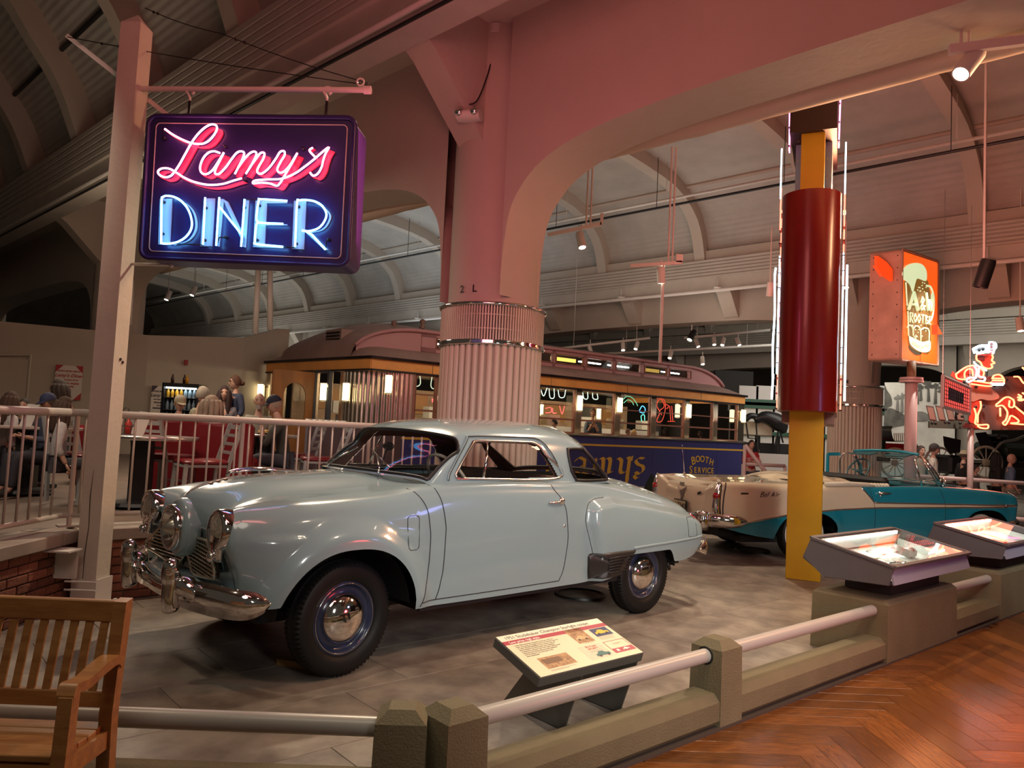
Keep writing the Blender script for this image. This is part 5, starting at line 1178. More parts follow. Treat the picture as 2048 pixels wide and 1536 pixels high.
# tail lamps
for sg in (1, -1):
    m_ = CB_(); P_ = cr([(-1.10, .975), (-1.10, .92), (-1.12, .80), (-1.13, .66), (-1.12, .56), (-1.07, .53)], 16); m_.tube([(p[0]-.006, sg*.80, p[1]) for p in P_], [.018, .028, .034, .038, .042, .045, .048, .05, .052, .055, .058, .06, .062, .062, .058, .045, .02], 14); tl_ = m_.build('tail_lamp_housing', CHROME, conv, True)
    m_ = CB_(); m_.lathe([(.05, 0), (.052, .03), (.038, .055), (.014, .068), (0, .070)], (-1.12, sg*.80, .80), (-1, 0, .05), 20); m_.build('tail_lamp', mat('ruby', (.30, .006, .01), .12, coat=.6), tl_, True)
    m_ = CB_(); m_.tube([(p[0]+.045, sg*.862, p[1]) for p in P_], .007, 6); m_.build('lamp_gasket', BLACK, tl_)
m_ = CB_(); R2 = patch([[(-1.06, 0, .42), (-1.06, .3, .42), (-1.02, .7, .42)], [(-1.12, 0, .54), (-1.12, .3, .54), (-1.08, .72, .54)], [(-1.15, 0, .70), (-1.145, .3, .70), (-1.10, .74, .70)], [(-1.15, 0, .80), (-1.14, .3, .80), (-1.10, .74, .80)], [(-1.11, 0, .90), (-1.10, .3, .895), (-1.08, .66, .89)], [(-1.05, 0, .95), (-1.04, .3, .945), (-1.04, .64, .955)]], 16, 16); m_.grid(R2); m_.grid(R2[:, ::-1]*np.array([1, -1, 1])); m_.build('trunk_face', cream, conv, True, merge=.001)
# rear bumper
rb2 = [(-.80, .97, .50), (-1.02, .93, .50), (-1.20, .80, .50), (-1.28, .5, .49), (-1.30, 0, .49), (-1.28, -.5, .49), (-1.20, -.80, .50), (-1.02, -.93, .50), (-.80, -.97, .50)]
bumper(rb2, [.06, .085, .09, .07, .065, .07, .09, .085, .06], bulge=.05).build('rear_bumper', CHROME, conv, True)
for sg in (1, -1):
    m_ = CB_(); m_.lathe([(.0, -.15), (.07, -.145), (.095, -.10), (.098, .02), (.082, .05), (.105, .065), (.10, .085), (.05, .095), (0, .095)], (-1.27, sg*.70, .51), (0, 0, 1), 20); m_.build('bumper_guard', CHROME, conv, True)
# emblem, plate, scripts
bk_ = lambda y, z: -1.155
m_ = CB_(); zz = .80
pts = [(.13, .86), (0, .80), (-.13, .86), (-.02, .66), (.02, .66)]
for a in range(1): m_.add([(bk_(abs(y), z)-.012, y, z) for y, z in pts]+[(bk_(.05, .8)-.05, 0, .79)], [(0, 1, 5), (1, 2, 5), (2, 3, 5), (3, 4, 5), (4, 0, 5)])
m_.box((bk_(.02, .87)-.01, 0, .885), (.02, .12, .05), None, .008); m_.build('trunk_emblem', CHROME, conv)
m_ = CB_(); m_.box((bk_(.02, .60)-.03, 0, .595), (.02, .32, .16), None, .004); pl_o = m_.build('licence_plate', BLACK, conv)
m_ = CB_(); m_.box((bk_(.02, .60)-.043, 0, .595), (.006, .29, .13)); m_.build('plate_face', mat('plate_face', (.45, .38, .22), .5), pl_o)
txt('U-7340', .11, BLACK, 'plate_number', pl_o, frame((bk_(.02, .6)-.05, 0, .595), (0, -1, 0), (0, 0, 1)), .001)
m_ = CB_(); m_.box((bk_(.42, .80)-.002, .42, .80), (.008, .08, .03), Matrix.Rotation(.3, 3, 'X')); m_.build('v_badge', BLACK, conv)
p = on_side(-.62, .845, b2); txt('Bel Air', .10, mat('script_dark', (.12, .09, .06), .3, .6), 'fender_script', conv, frame((-.46, -p.y-.006, .835), (1, 0, 0), (.0, .12, 1)), .003, shear=.5)
p = on_side(-.78, .845, b2); m_ = CB_(); m_.box((-.80, p.y+.003, .845), (.11, .006, .022), None, .002); m_.build('fender_badge', mat('script_dark', (.12, .09, .06), .3, .6), conv)
for (x, y) in ((-.42, .70), (-.78, -.62)):
    q = on_top(x, abs(y), b2); m_ = CB_(); m_.lathe([(.025, 0), (.02, .02), (.008, .03)], (x, y, q.z), (0, 0, 1), 10); m_.tube([(x, y, q.z+.02), (x-.05, y, q.z+.42)], [.004, .002], 6); m_.build('aerial', CHROME, conv, True)
# cockpit
m_ = CB_(); m_.box((1.72, 0, .62), (1.5, 1.6, .05)); m_.box((1.72, 0, .70), (1.5, .01, .01))
for sg in (1, -1): m_.box((1.72, sg*.80, .78), (1.5, .02, .40))
m_.build('cabin_lining', dark, conv)
tufted = mat('conv_seat_cream', (.66, .60, .48), .5, bump=.2, bscale=20)
m_ = CB_(); m_.beam((1.62, -.68, .98), (1.62, .68, .98), .13, .22, up=(-.15, 0, 1), bev=.04); m_.box((1.85, 0, .80), (.5, 1.36, .14), None, .04); m_.build('front_seat', BLACK, conv)
# folded top boot with padded roll
m_ = CB_(); 
BT = patch([[(.22, .0, 1.0), (.22, .4, 1.0), (.22, .70, .985)], [(.40, 0, 1.07), (.40, .4, 1.065), (.38, .72, 1.0)], [(.75, 0, 1.085), (.75, .4, 1.075), (.72, .76, 1.01)], [(1.02, 0, 1.06), (1.02, .4, 1.05), (1.04, .80, 1.0)], [(1.08, 0, .98), (1.08, .4, .98), (1.10, .82, .95)]], 24, 24)
BT[..., 2] += .012*np.sin(BT[..., 0]*22+BT[..., 1]*9)*(BT[..., 1] < .65)
m_.grid(BT); m_.grid(BT[:, ::-1]*np.array([1, -1, 1])); m_.build('top_boot', cream, conv, True, merge=.001)
m_ = CB_(); m_.tube([(.45, .845, .985), (.8, .85, 1.0), (1.1, .85, .995), (1.25, .84, .975)], [.03, .035, .032, .015], 10); m_.build('boot_roll', tufted, conv, True)
m_ = CB_()
for x in np.linspace(1.0, 1.5, 11): m_.ball((x, .79-.02*(x-1), .985), .045, 8, 6, (.75, 1, .8))
m_.build('padded_side', tufted, conv, True)['kind'] = 'stuff'
# windshield
wf = CHROME; hdr = [(2.20, .62, 1.43), (2.24, .30, 1.455), (2.26, 0, 1.46), (2.24, -.30, 1.455), (2.20, -.62, 1.43)]
base = [(2.46, .74, 1.00), (2.62, .60, 1.02), (2.72, .30, 1.04), (2.74, 0, 1.045), (2.72, -.30, 1.04), (2.62, -.60, 1.02), (2.46, -.74, 1.00)]
m_ = CB_(); m_.tube(cr(hdr, 20), .026, 8, flat=.8); m_.build('windshield_header', teal, conv, True)
m_ = CB_(); m_.tube(cr(base, 24), .014, 8); m_.build('windshield_base_trim', CHROME, conv, True)
Gw = np.array([cr([(2.20, .64, 1.42), (2.42, .70, 1.2), (2.47, .74, 1.0)], 8)]+[cr([h, ((h[0]+b_[0])/2+.02, (h[1]+b_[1])/2, (h[2]+b_[2])/2), b_], 8) for h, b_ in zip(cr(hdr, 12), cr(base[1:-1], 12))]+[cr([(2.20, -.64, 1.42), (2.42, -.70, 1.2), (2.47, -.74, 1.0)], 8)])
m_ = CB_(); m_.grid(Gw); m_.build('windshield', glassm('clear_glass', (.86, .90, .88), .1, refl=.35), conv, True)
for sg in (1, -1):
    m_ = CB_(); m_.tube([(2.20, sg*.64, 1.43), (2.38, sg*.70, 1.22), (2.50, sg*.76, .985)], [.022, .030, .034], 8); m_.build('windshield_pillar', CHROME, conv, True)
    m_ = CB_(); m_.tube([(2.18, sg*.65, 1.40), (2.06, sg*.70, 1.38), (2.04, sg*.74, 1.30), (2.09, sg*.80, .99)], .012, 8); m_.tube([(2.22, sg*.66, 1.39), (2.40, sg*.78, .99)], .010, 8); vf = m_.build('vent_frame', CHROME, conv, True)
    m_ = CB_(); m_.add([(2.07, sg*.70, 1.37), (2.19, sg*.66, 1.39), (2.39, sg*.78, 1.0), (2.10, sg*.80, 1.0)], [(0, 1, 2, 3)]); m_.build('vent_glass', gl, vf)
    m_ = CB_(); m_.box((2.14, sg*.33, 1.405), (.16, .40, .014), Matrix.Rotation(-.25, 3, 'Y'), .005); m_.build('sun_visor', mat('visor_teal', (.01, .07, .09), .6), conv)
m_ = CB_(); m_.beam((1.86, -.80, .99), (1.86, -.80, 1.36), .02, .05); m_.beam((1.86, -.80, 1.36), (2.06, -.76, 1.37), .02, .05); m_.build('raised_side_window', teal, conv)
m_ = CB_(); m_.box((2.20, -.02, 1.33), (.02, .26, .07), None, .008); m_.cyl((2.2, 0, 1.33), (2.24, 0, 1.44), .006); m_.build('rear_view_mirror', BLACK, conv)
m_ = CB_(); m_.box((2.46, 0, .97), (.34, 1.42, .10), None, .04); m_.build('dashboard', mat('dash_teal', (.02, .09, .11), .3), conv)
m_ = CB_(); c = Vector((2.06, -.38, 1.13)); ax = Vector((.8, 0, -.45)).normalized(); a_ = ax.cross(Vector((0, 1, 0))).normalized()
m_.tube([c+Vector((0, 1, 0))*.21*math.cos(t)+a_*.21*math.sin(t) for t in np.linspace(0, 2*math.pi, 33)[:-1]], .012, 8, closed=True)
for t in (.2, math.pi-.2): m_.tube([c, c+Vector((0, 1, 0))*.2*math.cos(t)+a_*.2*math.sin(t)], .01, 6)
m_.tube([c-ax*.02, c+ax*.32], .022, 8); m_.build('steering_wheel', mat('wheel_teal', (.03, .10, .12), .3), conv, True)
m_ = CB_(); m_.ball((2.42, .83, 1.075), .055, 14, 10, (.35, 1, 1)); m_.tube([(2.42, .83, 1.03), (2.43, .83, .985)], .012, 8); m_.lathe([(.05, 0), (.03, .01)], (2.43, .83, .98), (0, 0, 1), 10); m_.build('door_mirror', CHROME, conv, True)
p = on_side(1.30, .885, b2); m_ = CB_(); m_.tube([(1.24, p.y+.012, .895), (1.30, p.y+.032, .895), (1.42, p.y+.03, .898)], [.02, .016, .012], 8); m_.ball((1.27, p.y+.01, .862), .013, 8, 6); m_.build('door_handle', CHROME, conv, True)
for sg in (1, -1):
    m_ = CB_(); m_.lathe([(.0, .02), (.08, .01), (.105, 0), (.11, -.06)], (3.76, sg*.70, .79), (1, 0, 0), 20); m_.build('headlight', CHROME, conv, True)
fb = [(3.38, .95, .50), (3.66, .90, .50), (3.84, .72, .50), (3.90, .4, .49), (3.92, 0, .49)]; fb = fb+[(a, -b_, c_) for a, b_, c_ in fb[::-1][1:]]
bumper(fb[::-1], [.05, .07, .075, .06, .055, .06, .075, .07, .05], bulge=.05).build('front_bumper', CHROME, conv, True)
m_ = CB_(); m_.tube([(2.9, 0, 1.03), (3.3, 0, 1.045), (3.5, 0, 1.02)], [.01, .02, .006], 8); m_.build('hood_ornament', CHROME, conv, True)
# oil drip pans under the cars
for (q, lab) in ((G(1160, 1190), 'round black rimmed drip tray on the floor beneath the pale blue coupe'), (G(1505, 1101), 'round black rimmed drip tray on the floor beneath the convertible')):
    t = thing('drip_tray', lab, 'tray', q); m_ = MB(); m_.lathe([(.0, .004), (.19, .004), (.215, .004), (.225, .018), (.235, .018), (.24, 0)], (0, 0, 0), n=36); m_.build('rim', BLACK, t, 40)
    m_ = MB(); m_.lathe([(0, .007), (.20, .007)], n=36); m_.build('pad', mat('pad', (.30, .26, .20), .7, noise=.4, nscale=8), t)
m_ = MB(); q = G(590, 1332); m_.box(tuple(q+V3(0, 0, .018)), (.22, .06, .036), Matrix.Rotation(-.3, 3, 'Z')); tag(m_.build('wheel_chock', mat('chock_wood', (.30, .18, .06), .6)), 'small wooden chock lying against the front tyre of the blue coupe', 'chock')
# ================================================================== DINER CAR
DU = V3(.804, .595, 0); DO = V3(4.06, 21.4, 0)-DU*8.85; DE = V3(math.cos(math.radians(137)), math.sin(math.radians(137)), 0); DNn = V3(-.595, .804, 0)
DL = 13.05; DW = 4.4
def DP(x, y, z): return DO+DU*x+DE*y+V3(0, 0, z)
def dfx(px, py, back=0.):   # pixel on the side wall -> (x, z)
    q = PL(px, py, DO+DNn*back, DNn); return float((q-DO)@DU), float(q[2])
diner = thing('diner_car', 'long dark blue and orange railcar diner with stainless pilasters and pink clerestory', 'diner', DO)
class DB(MB):
    """points are given in diner coordinates and stored relative to the diner empty"""
    def build(s, name, mats, parent=None, smooth=False, **k):
        s.v = [tuple(DP(*p)-DO) for p in s.v]; return MB.build(s, name, mats, parent, smooth, **k)
dblue = mat('diner_blue', (.035, .035, .155), .35, coat=.2); dor = mat('diner_orange', (.85, .38, .10), .5, noise=.12, nscale=2); droof = mat('diner_roof', (.34, .22, .19), .6, noise=.15, nscale=1.5)
dpink = mat('diner_clerestory', (.52, .26, .26), .45); dwin = mat('window_frame_brown', (.28, .12, .08), .4); gold = mat('gold_leaf', (.62, .36, .04), .45); ssteel = mat('fluted_steel', (.68, .60, .50), .25, 1.0)
dwood = mat('diner_wood', (.30, .12, .03), .45, noise=.3, nscale=4, stretch=(1, 1, .2))
# lower body panels, each a part
edges = [0, 1.5, 2.9, 4.2, 5.45] + [dfx(px, 930)[0] for px in (1230, 1305, 1372, 1433)] + [DL]
edges = sorted(set([0, 1.6, 3.2, 4.7] + [round(dfx(px, 930)[0], 2) for px in (1160, 1230, 1305, 1372, 1433)] + [DL]))
for a, b in zip(edges[:-1], edges[1:]):
    m_ = DB(); m_.box(((a+b)/2, .03, .76), (b-a-.012, .06, 1.36), None, .006); m_.build('side_panel', dblue, diner)
m_ = DB(); m_.box((DL/2, .06, .76), (DL-.02, .06, 1.34)); m_.box((DL/2, DW-.03, .76), (DL, .06, 1.4)); m_.box((.03, DW/2, .76), (.06, DW, 1.4)); m_.box((DL-.03, DW/2, .76), (.06, DW, 1.4)); m_.box((DL/2, DW/2, .60), (DL-.1, DW-.1, .06)); m_.build('body_core', mat('body_core', (.02, .02, .07), .5), diner)
zs = dfx(1300, 895)[1]; m_ = DB(); m_.box((DL/2, -.004, 1.205), (DL-.02, .008, .05)); m_.build('gold_stripe', gold, diner)
m_ = DB(); m_.box((DL/2, .0, 1.46), (DL+.05, .14, .05), None, .01); m_.box((DL/2, -.01, .06), (DL, .06, .06)); m_.build('sill', ssteel, diner)
# orange letterboard and roof edge
m_ = DB(); m_.box((DL/2, .03, 2.79), (DL, .10, .23)); m_.box((.03, DW/2, 2.79), (.10, DW, .23)); m_.box((DL-.03, DW/2, 2.79), (.10, DW, .23)); m_.build('letterboard', dor, diner)
m_ = DB(); m_.box((DL/2, .02, 2.66), (DL, .12, .035)); m_.box((.02, DW/2, 2.66), (.12, DW, .035)); m_.build('letterboard_trim', BLACK, diner)
m_ = DB(); m_.box((DL/2, -.01, 2.925), (DL+.1, .14, .06)); m_.box((.0, DW/2, 2.925), (.14, DW+.1, .06)); m_.box((DL, DW/2, 2.925), (.14, DW+.1, .06)); m_.build('gutter', mat('gutter', (.05, .03, .03), .25, .5, noise=.9, nscale=3, c2=(.01, .01, .01)), diner)
m_ = DB()
for x in (0.02, DL*.27, DL*.48, DL*.72): m_.box((x+1.5, -.024, 2.79), (.008, .004, .22))
m_.build('letterboard_joints', BLACK, diner)['kind'] = 'stuff'
# roof skin
def prof(y):
    y = min(y, DW-y); return float(np.interp(y, [-.1, 0, .25, .6, .95], [2.93, 2.97, 3.12, 3.23, 3.27]))
xs = np.linspace(-.06, DL+.06, 60); A = []
def endf(x, L=1.5):
    d = min(x+.06, DL+.06-x)/L; return math.sqrt(max(0, 1-(1-min(1, d))**2))
for x in xs: A.append([(x, y, 2.95+(prof(y)-2.95)*max(.02, endf(x, .8))) for y in np.linspace(-.06, DW+.06, 40)])
m_ = DB(); m_.grid(A); m_.build('lower_roof', droof, diner, True)
# clerestory with rounded ends
CY = .75
def ctop(x, y):
    t = (y-DW/2)/(DW/2-CY); return 2.97+(.75+.26*(1-t*t))*endf2(x)
def endf2(x):
    d = min(x+.05, DL+.05-x)/1.8; return math.sqrt(max(0, 1-(1-max(0, min(1, d)))**2))
A = [[(x, y, ctop(x, y)) for y in np.linspace(CY-.04, DW-CY+.04, 30)] for x in np.concatenate([np.linspace(-.05, 1.75, 28), np.linspace(2, DL-2, 10), np.linspace(DL-1.75, DL+.05, 28)])]
m_ = DB(); m_.grid(A); m_.build('clerestory_roof', droof, diner, True)
cx = [dfx(px, 725, .68)[0] for px in (1085, 1113, 1120, 1175, 1182, 1233, 1240, 1289, 1297, 1341, 1347, 1389)]
wins = [(cx[i], cx[i+1]) for i in range(0, 12, 2)]; w0, pitch = cx[4], cx[6]-cx[4]
k = 1
while wins[0][0]-k*pitch > 1.9: k += 1
ext = []; x = cx[0]-.12
while x > 1.5+.9: ext.append((x-.95, x-.12)); x -= 1.03
wins = sorted([w for w in ext]+wins)
zA, zB = 3.36, 3.60
m_ = DB()
def cw(x0, x1, z0, z1, m_=None, y=CY, t=.05):
    m_.box(((x0+x1)/2, y, (z0+z1)/2), (x1-x0, t, z1-z0))
xs_ = [1.75]+[v for w in wins for v in w]+[DL-1.75]
for a, b in zip(xs_[::2], xs_[1::2]): cw(a, b, 3.25, 3.74, m_)
cw(1.75, DL-1.75, 3.25, zA, m_); cw(1.75, DL-1.75, zB, 3.74, m_)
for sgx in (0, 1):
    pts = [(.10, 3.0)]+[(x, 2.97+.75*endf2(x)) for x in np.linspace(.10, 1.76, 18)]+[(1.76, 3.2)]
    if sgx: pts = [(DL-x, z) for x, z in pts]
    m_.add([(x, CY, z) for x, z in pts], [tuple(range(len(pts)))])
m_.build('clerestory_side', dpink, diner)
m_ = DB(); ln = [(x, CY-.05, 2.98+.75*endf2(x)) for x in np.linspace(.05, DL-.05, 90)]; m_.tube(ln, .045, 8); m_.build('clerestory_cornice', dpink, diner, True)
tubeW = glow('fluorescent', (1, .98, .92), 16)
for k, (a, b) in enumerate(wins):
    fr = DB(); 
    for (p, q) in (((a, zA), (b, zA)), ((a, zB), (b, zB)), ((a, zA), (a, zB)), ((b, zA), (b, zB))): fr.beam((p[0], CY-.03, p[1]), (q[0], CY-.03, q[1]), .05, .025, up=(0, 0, 1) if p[1] == q[1] else (1, 0, 0))
    f_ = fr.build('clerestory_window', dwin, diner); m_ = DB(); m_.add([(a, CY, zA), (b, CY, zA), (b, CY, zB), (a, CY, zB)], [(0, 1, 2, 3)]); m_.build('pane', glassm('diner_glass', (.85, .85, .82), .1, refl=.7), f_)
    if k % 3 != 1: m_ = DB(); m_.cyl((a+.1, CY+.35, 3.52), (b-.05, CY+.35, 3.52), .02, n=8); m_.build('tube_light', tubeW, diner, True)
    else: m_ = DB(); m_.box(((a+b)/2, CY+.2, 3.50), (b-a-.1, .02, .10)); m_.build('amber_light', glow('amber', (1, .62, .12), 1.5), diner)
# main windows and pilasters
pil = [dfx(px, 860)[0] for px in (1155, 1234, 1306, 1373, 1430)]; step = (pil[-1]-pil[0])/4
left = []; x = pil[0]
while x-step > 1.55: x -= step; left.append(x)
cen = sorted(left+pil); bays = list(zip([1.12]+[c+.10 for c in cen], [c-.10 for c in cen]+[DL-.30]))
wz0, wz1 = 1.50, 2.64
for q_ in (((DL-.15, .03, 2.07), (.30, .06, 1.16)), ((1.08, .03, 2.07), (.06, .06, 1.16))): m_ = DB(); m_.box(*q_); m_.build('corner_pier', ssteel, diner)
for c in cen:
    p = DB(); p.box((c, .03, 2.07), (.20, .05, 1.16)); po = p.build('pilaster', ssteel, diner)
    p = DB()
    for k in range(5): p.cyl((c-.08+.04*k, -.0, wz0), (c-.08+.04*k, -.0, wz1), .014, n=8)
    p.build('flutes', ssteel, po, True)['kind'] = 'stuff'
for (a, b) in bays:
    f = DB(); w = .045
    for (x0, z0, x1, z1) in ((a, wz0, b, wz0), (a, wz1, b, wz1), (a, 1.84, b, 1.84), (a, 2.20, b, 2.20)): f.beam((x0, .05, z0), (x1, .05, z1), .05, w if z0 != 2.20 else .03)
    for x in (a+.02, b-.02): f.beam((x, .05, wz0), (x, .05, wz1), .05, w, up=(1, 0, 0))
    fo = f.build('window', dwin, diner); m_ = DB(); m_.add([(a, .06, wz0), (b, .06, wz0), (b, .06, wz1), (a, .06, wz1)], [(0, 1, 2, 3)]); m_.build('pane', glassm('diner_glass', (.85, .85, .82), .1, refl=.7), fo)
# sconces
shade = glow('sconce_shade', (1, .80, .42), 2.4); 
def sconce(p, rz=0):
    t = link('wall_lamp', MB().lathe([(.0, -.20), (.068, -.20), (.072, -.19), (.072, .19), (.068, .20), (0, .20)], n=20).mesh('shade', shade, 40), diner, p-DO)
    m_ = MB(); m_.lathe([(.075, -.215), (.078, -.195), (.0, -.195)], n=20); m_.lathe([(.0, .215), (.078, .20), (.078, .19)], n=20); m_.box((.07, .12, .14), (.03, .12, .06)); m_.box((0, .13, .0), (.14, .02, .30)); c = m_.build('bracket', ssteel, t)
for px, py in ((777, 768), (1160, 806), (1240, 810), (1378, 822), (1487, 832)): sconce(PL(px, py, DO-DNn*.16, DNn))
# fluted curved corner at the left end and end wall with door
m_ = DB(); A = []
for k in range(61):
    t = k/60*math.pi/2; rr = 1.02+.022*math.cos(k*math.pi/2.0); A.append([(1.05-rr*math.sin(t), 1.05-rr*math.cos(t), z) for z in (wz0-.02, wz1+.05)])
m_.grid(A); m_.build('fluted_corner', ssteel, diner, True)
ew = [(1.0, 1.12), (1.50, 1.56), (2.05, 2.15), (3.5, 3.6), (4.2, 4.4)]
for (a, b) in ew: m_ = DB(); m_.box((.03, (a+b)/2, 2.07), (.06, b-a, 1.2)); m_.build('end_pilaster', ssteel, diner)
m_ = DB()
m_.box((.0, 1.53, 1.62), (.10, .07, 2.0)); m_.box((.0, 2.10, 1.62), (.10, .07, 2.0)); m_.box((0, 1.82, 2.64), (.10, .66, .06)); m_.build('door_frame', mat('door_frame_blue', (.05, .06, .08), .4), diner)
# open wooden door with arched window, hinged towards the left
hp = DP(-.04, 2.08, 0); dd = V3(-.80, -.60, 0); dl = 1.0; dd /= np.linalg.norm(dd); dn_ = V3(dd[1], -dd[0], 0)
def DD(x, z, o=0): return hp+dd*x+V3(0, 0, z)+dn_*o
arch = [(.20, 1.52), (.20, 2.05)]+[(.46-.26*math.cos(t), 2.05+.30*math.sin(t)) for t in np.linspace(.2, math.pi-.2, 11)]+[(.72, 2.05), (.72, 1.52)]
out = [(0, .62), (0, 2.62), (dl, 2.62), (dl, .62)]
m_ = MB(); vs = []; n = len(arch)
ring_o = [(0, 1.45), (0, 2.1)]+[(0+dl*k/10, 2.62) for k in range(11)]+[(dl, 2.1), (dl, 1.45)]
for o in (0, .045):
    for p in ring_o: vs.append(tuple(DD(p[0], p[1], o)-DO))
    for p in arch: vs.append(tuple(DD(p[0], p[1], o)-DO))
N_ = 2*n; fs = []
for i in range(n-1):
    fs += [(i, i+1, n+i+1, n+i), (N_+i, N_+n+i, N_+n+i+1, N_+i+1), (n+i, n+i+1, N_+n+i+1, N_+n+i)]
m_.add(vs, fs); m_.add([tuple(DD(x, z, o)-DO) for x, z, o in ((0, .62, 0), (dl, .62, 0), (dl, 1.52, 0), (0, 1.52, 0), (0, .62, .045), (dl, .62, .045), (dl, 1.52, .045), (0, 1.52, .045))], [(0, 1, 2, 3), (4, 5, 6, 7), (0, 1, 5, 4), (1, 2, 6, 5), (2, 3, 7, 6), (3, 0, 4, 7)])
do = m_.build('open_door', dwood, diner, fix=True)
m_ = MB(); m_.add([tuple(DD(x, z, .02)-DO) for x, z in arch], [tuple(range(n))]); m_.build('door_pane', glassm('diner_glass', (.85, .85, .82), .1, refl=.7), do)
m_ = MB(); m_.tube([DD(dl-.06, 1.42, .05)-DO, DD(dl-.06, 1.42, .09)-DO, DD(dl-.14, 1.42, .09)-DO], .012, 6); m_.build('door_handle', CHROME, do, True)
for (px, py) in ((537, 765), ): sconce(PL(px, py, DO, (0, 1, 0))+DE*3.9-V3(0, 0, 0)) if 0 else None
for (y, px, py) in ((1.50, 658, 766), (.62, 700, 762), (4.35, 537, 768)):
    q = DP(-.16, y, 2.16); sconce(q)
# louvre vent on the end roof and finials
m_ = DB(); m_.box((.30, 1.75, 3.42), (.30, .62, .44)); vt = m_.build('roof_vent', droof, diner)
for k in range(5): m_ = DB(); m_.box((.14, 1.75, 3.26+.075*k), (.03, .56, .045)); m_.build('louvre', BLACK, vt)
for (px, py) in ((788, 643), (845, 640)):
    q = PL(px, py+8, DO+DNn*1.2, DNn); m_ = MB(); m_.lathe([(.06, -.12), (.08, -.06), (.03, -.02), (.07, .04), (.07, .09), (0, .13)], q-DO, n=12); m_.build('roof_finial', mat('finial', (.25, .15, .12), .4), diner, True)
# interior
inn = mat('diner_inside', (.42, .29, .19), .7, noise=.3, nscale=3)
m_ = DB(); m_.box((DL/2, DW-.35, 1.55), (DL-1, .05, 1.9)); m_.build('inner_back_wall', inn, diner)
m_ = DB(); m_.box((DL/2, DW/2, 2.86), (DL-.2, DW-.2, .04)); m_.build('inner_ceiling', mat('diner_ceiling', (.62, .52, .36), .6), diner)
m_ = DB(); m_.box((DL/2, 2.6, 1.15), (DL-2, .55, 1.05)); ct = m_.build('counter', mat('counter', (.50, .50, .50), .4), diner)
for k in range(9):
    m_ = DB(); m_.box((1.4+k*1.3, DW-.39, 2.1), (.9, .03, .55)); m_.build('menu_board', mat('menu_dark', (.03, .025, .025), .5) if k % 2 else mat('menu_wood', (.40, .20, .06), .5), diner)
    m_ = DB(); m_.box((1.0+k*1.35, 2.7, 1.86), (.5, .25, .30)); m_.build('back_equipment', ssteel if k % 2 else mat('equip_white', (.55, .55, .52), .4), diner)
for x in (2.0, 4.5, 7.0, 9.5, 12.0):
    lamp('POINT', tuple(DP(x, 1.5, 2.55)), 42, (1, .82, .56), .15)
for x in (3.2, 6.0, 8.5, 11.0): sconce(DP(x, DW-.55, 2.2))
cup = MB().lathe([(.02, 0), (.03, .09), (.028, .09)], n=10).mesh('cup', mat('cup', (.7, .68, .62), .4), True)
# lettering: gothic strokes swept with a slanted nib, in picture coordinates of the side wall
def gothic(strokes, nib_=(7, 4), name='gold_letter'):
    for S_ in strokes:
        m_ = MB(); Q = cr(S_, len(S_)*5) if len(S_) > 2 else np.array(S_, float); vs = []
        for p in Q:
            for (sx, sy) in ((-.5, .5), (.5, -.5)):
                x, z = dfx(p[0]+nib_[0]*sx, p[1]+nib_[1]*sy); vs += [tuple(DP(x, -.004, z)-DO), tuple(DP(x, -.012, z)-DO)]
        fs = []
        for i in range(len(Q)-1):
            a = 4*i; fs += [(a, a+2, a+6, a+4), (a+1, a+5, a+7, a+3), (a, a+4, a+5, a+1), (a+2, a+3, a+7, a+6)]
        m_.add(vs, fs); m_.build(name, gold, diner)
gothic([[(1098, 912), (1094, 950), (1104, 955), (1112, 950)], [(1098, 912), (1104, 905), (1110, 912)]])
gothic([[(1150, 922), (1158, 915), (1169, 920)], [(1169, 920), (1167, 945), (1174, 949)], [(1169, 930), (1156, 935), (1153, 945), (1162, 948), (1168, 942)]], (6, 4))
gothic([[(1183, 920), (1190, 916)], [(1190, 918), (1188, 948)], [(1194, 920), (1203, 916), (1206, 922), (1204, 946)], [(1207, 920), (1216, 916), (1220, 922), (1217, 944), (1223, 944)]], (7, 4))
gothic([[(1236, 916), (1242, 922), (1240, 942), (1246, 946), (1252, 942)], [(1255, 914), (1258, 920), (1254, 950), (1252, 965), (1240, 973), (1233, 968), (1238, 961)]], (7, 4))
gothic([[(1264, 912), (1262, 922)]], (4, 2)); gothic([[(1287, 917), (1277, 916), (1271, 922), (1276, 929), (1284, 932), (1286, 940), (1278, 948), (1270, 944)], [(1275, 945), (1268, 951), (1272, 957), (1276, 955)]], (6, 4))
def wtxt(s, px, py, h, size_name='lettering', rot=0.):
    x, z = dfx(px, py); x2, z2 = dfx(px+10, py+.48*2+.05*10); q = DP(x, -.008, z)-DO
    ex = DU*math.cos(rot)+V3(0, 0, 1)*math.sin(rot); ey = -DU*math.sin(rot)+V3(0, 0, 1)*math.cos(rot)
    txt(s, h, gold, size_name, diner, frame(q, ex, ey), .004, bold=.004)
for ch, px, py, h, r_ in (('B', 1386, 922, .34, .25), ('O', 1395, 918.5, .27, .12), ('O', 1404, 918.5, .27, 0), ('T', 1413, 920.5, .27, -.15), ('H', 1422, 925, .27, -.3)): wtxt(ch, px, py, h, rot=r_)
for ch, px, h in (('S', 1381, .34), ('E', 1390, .26), ('R', 1398, .26), ('V', 1406, .26), ('I', 1411.5, .26), ('C', 1417, .26), ('E', 1424, .26)): wtxt(ch, px, 940+(px-1381)*.05, h*.92)
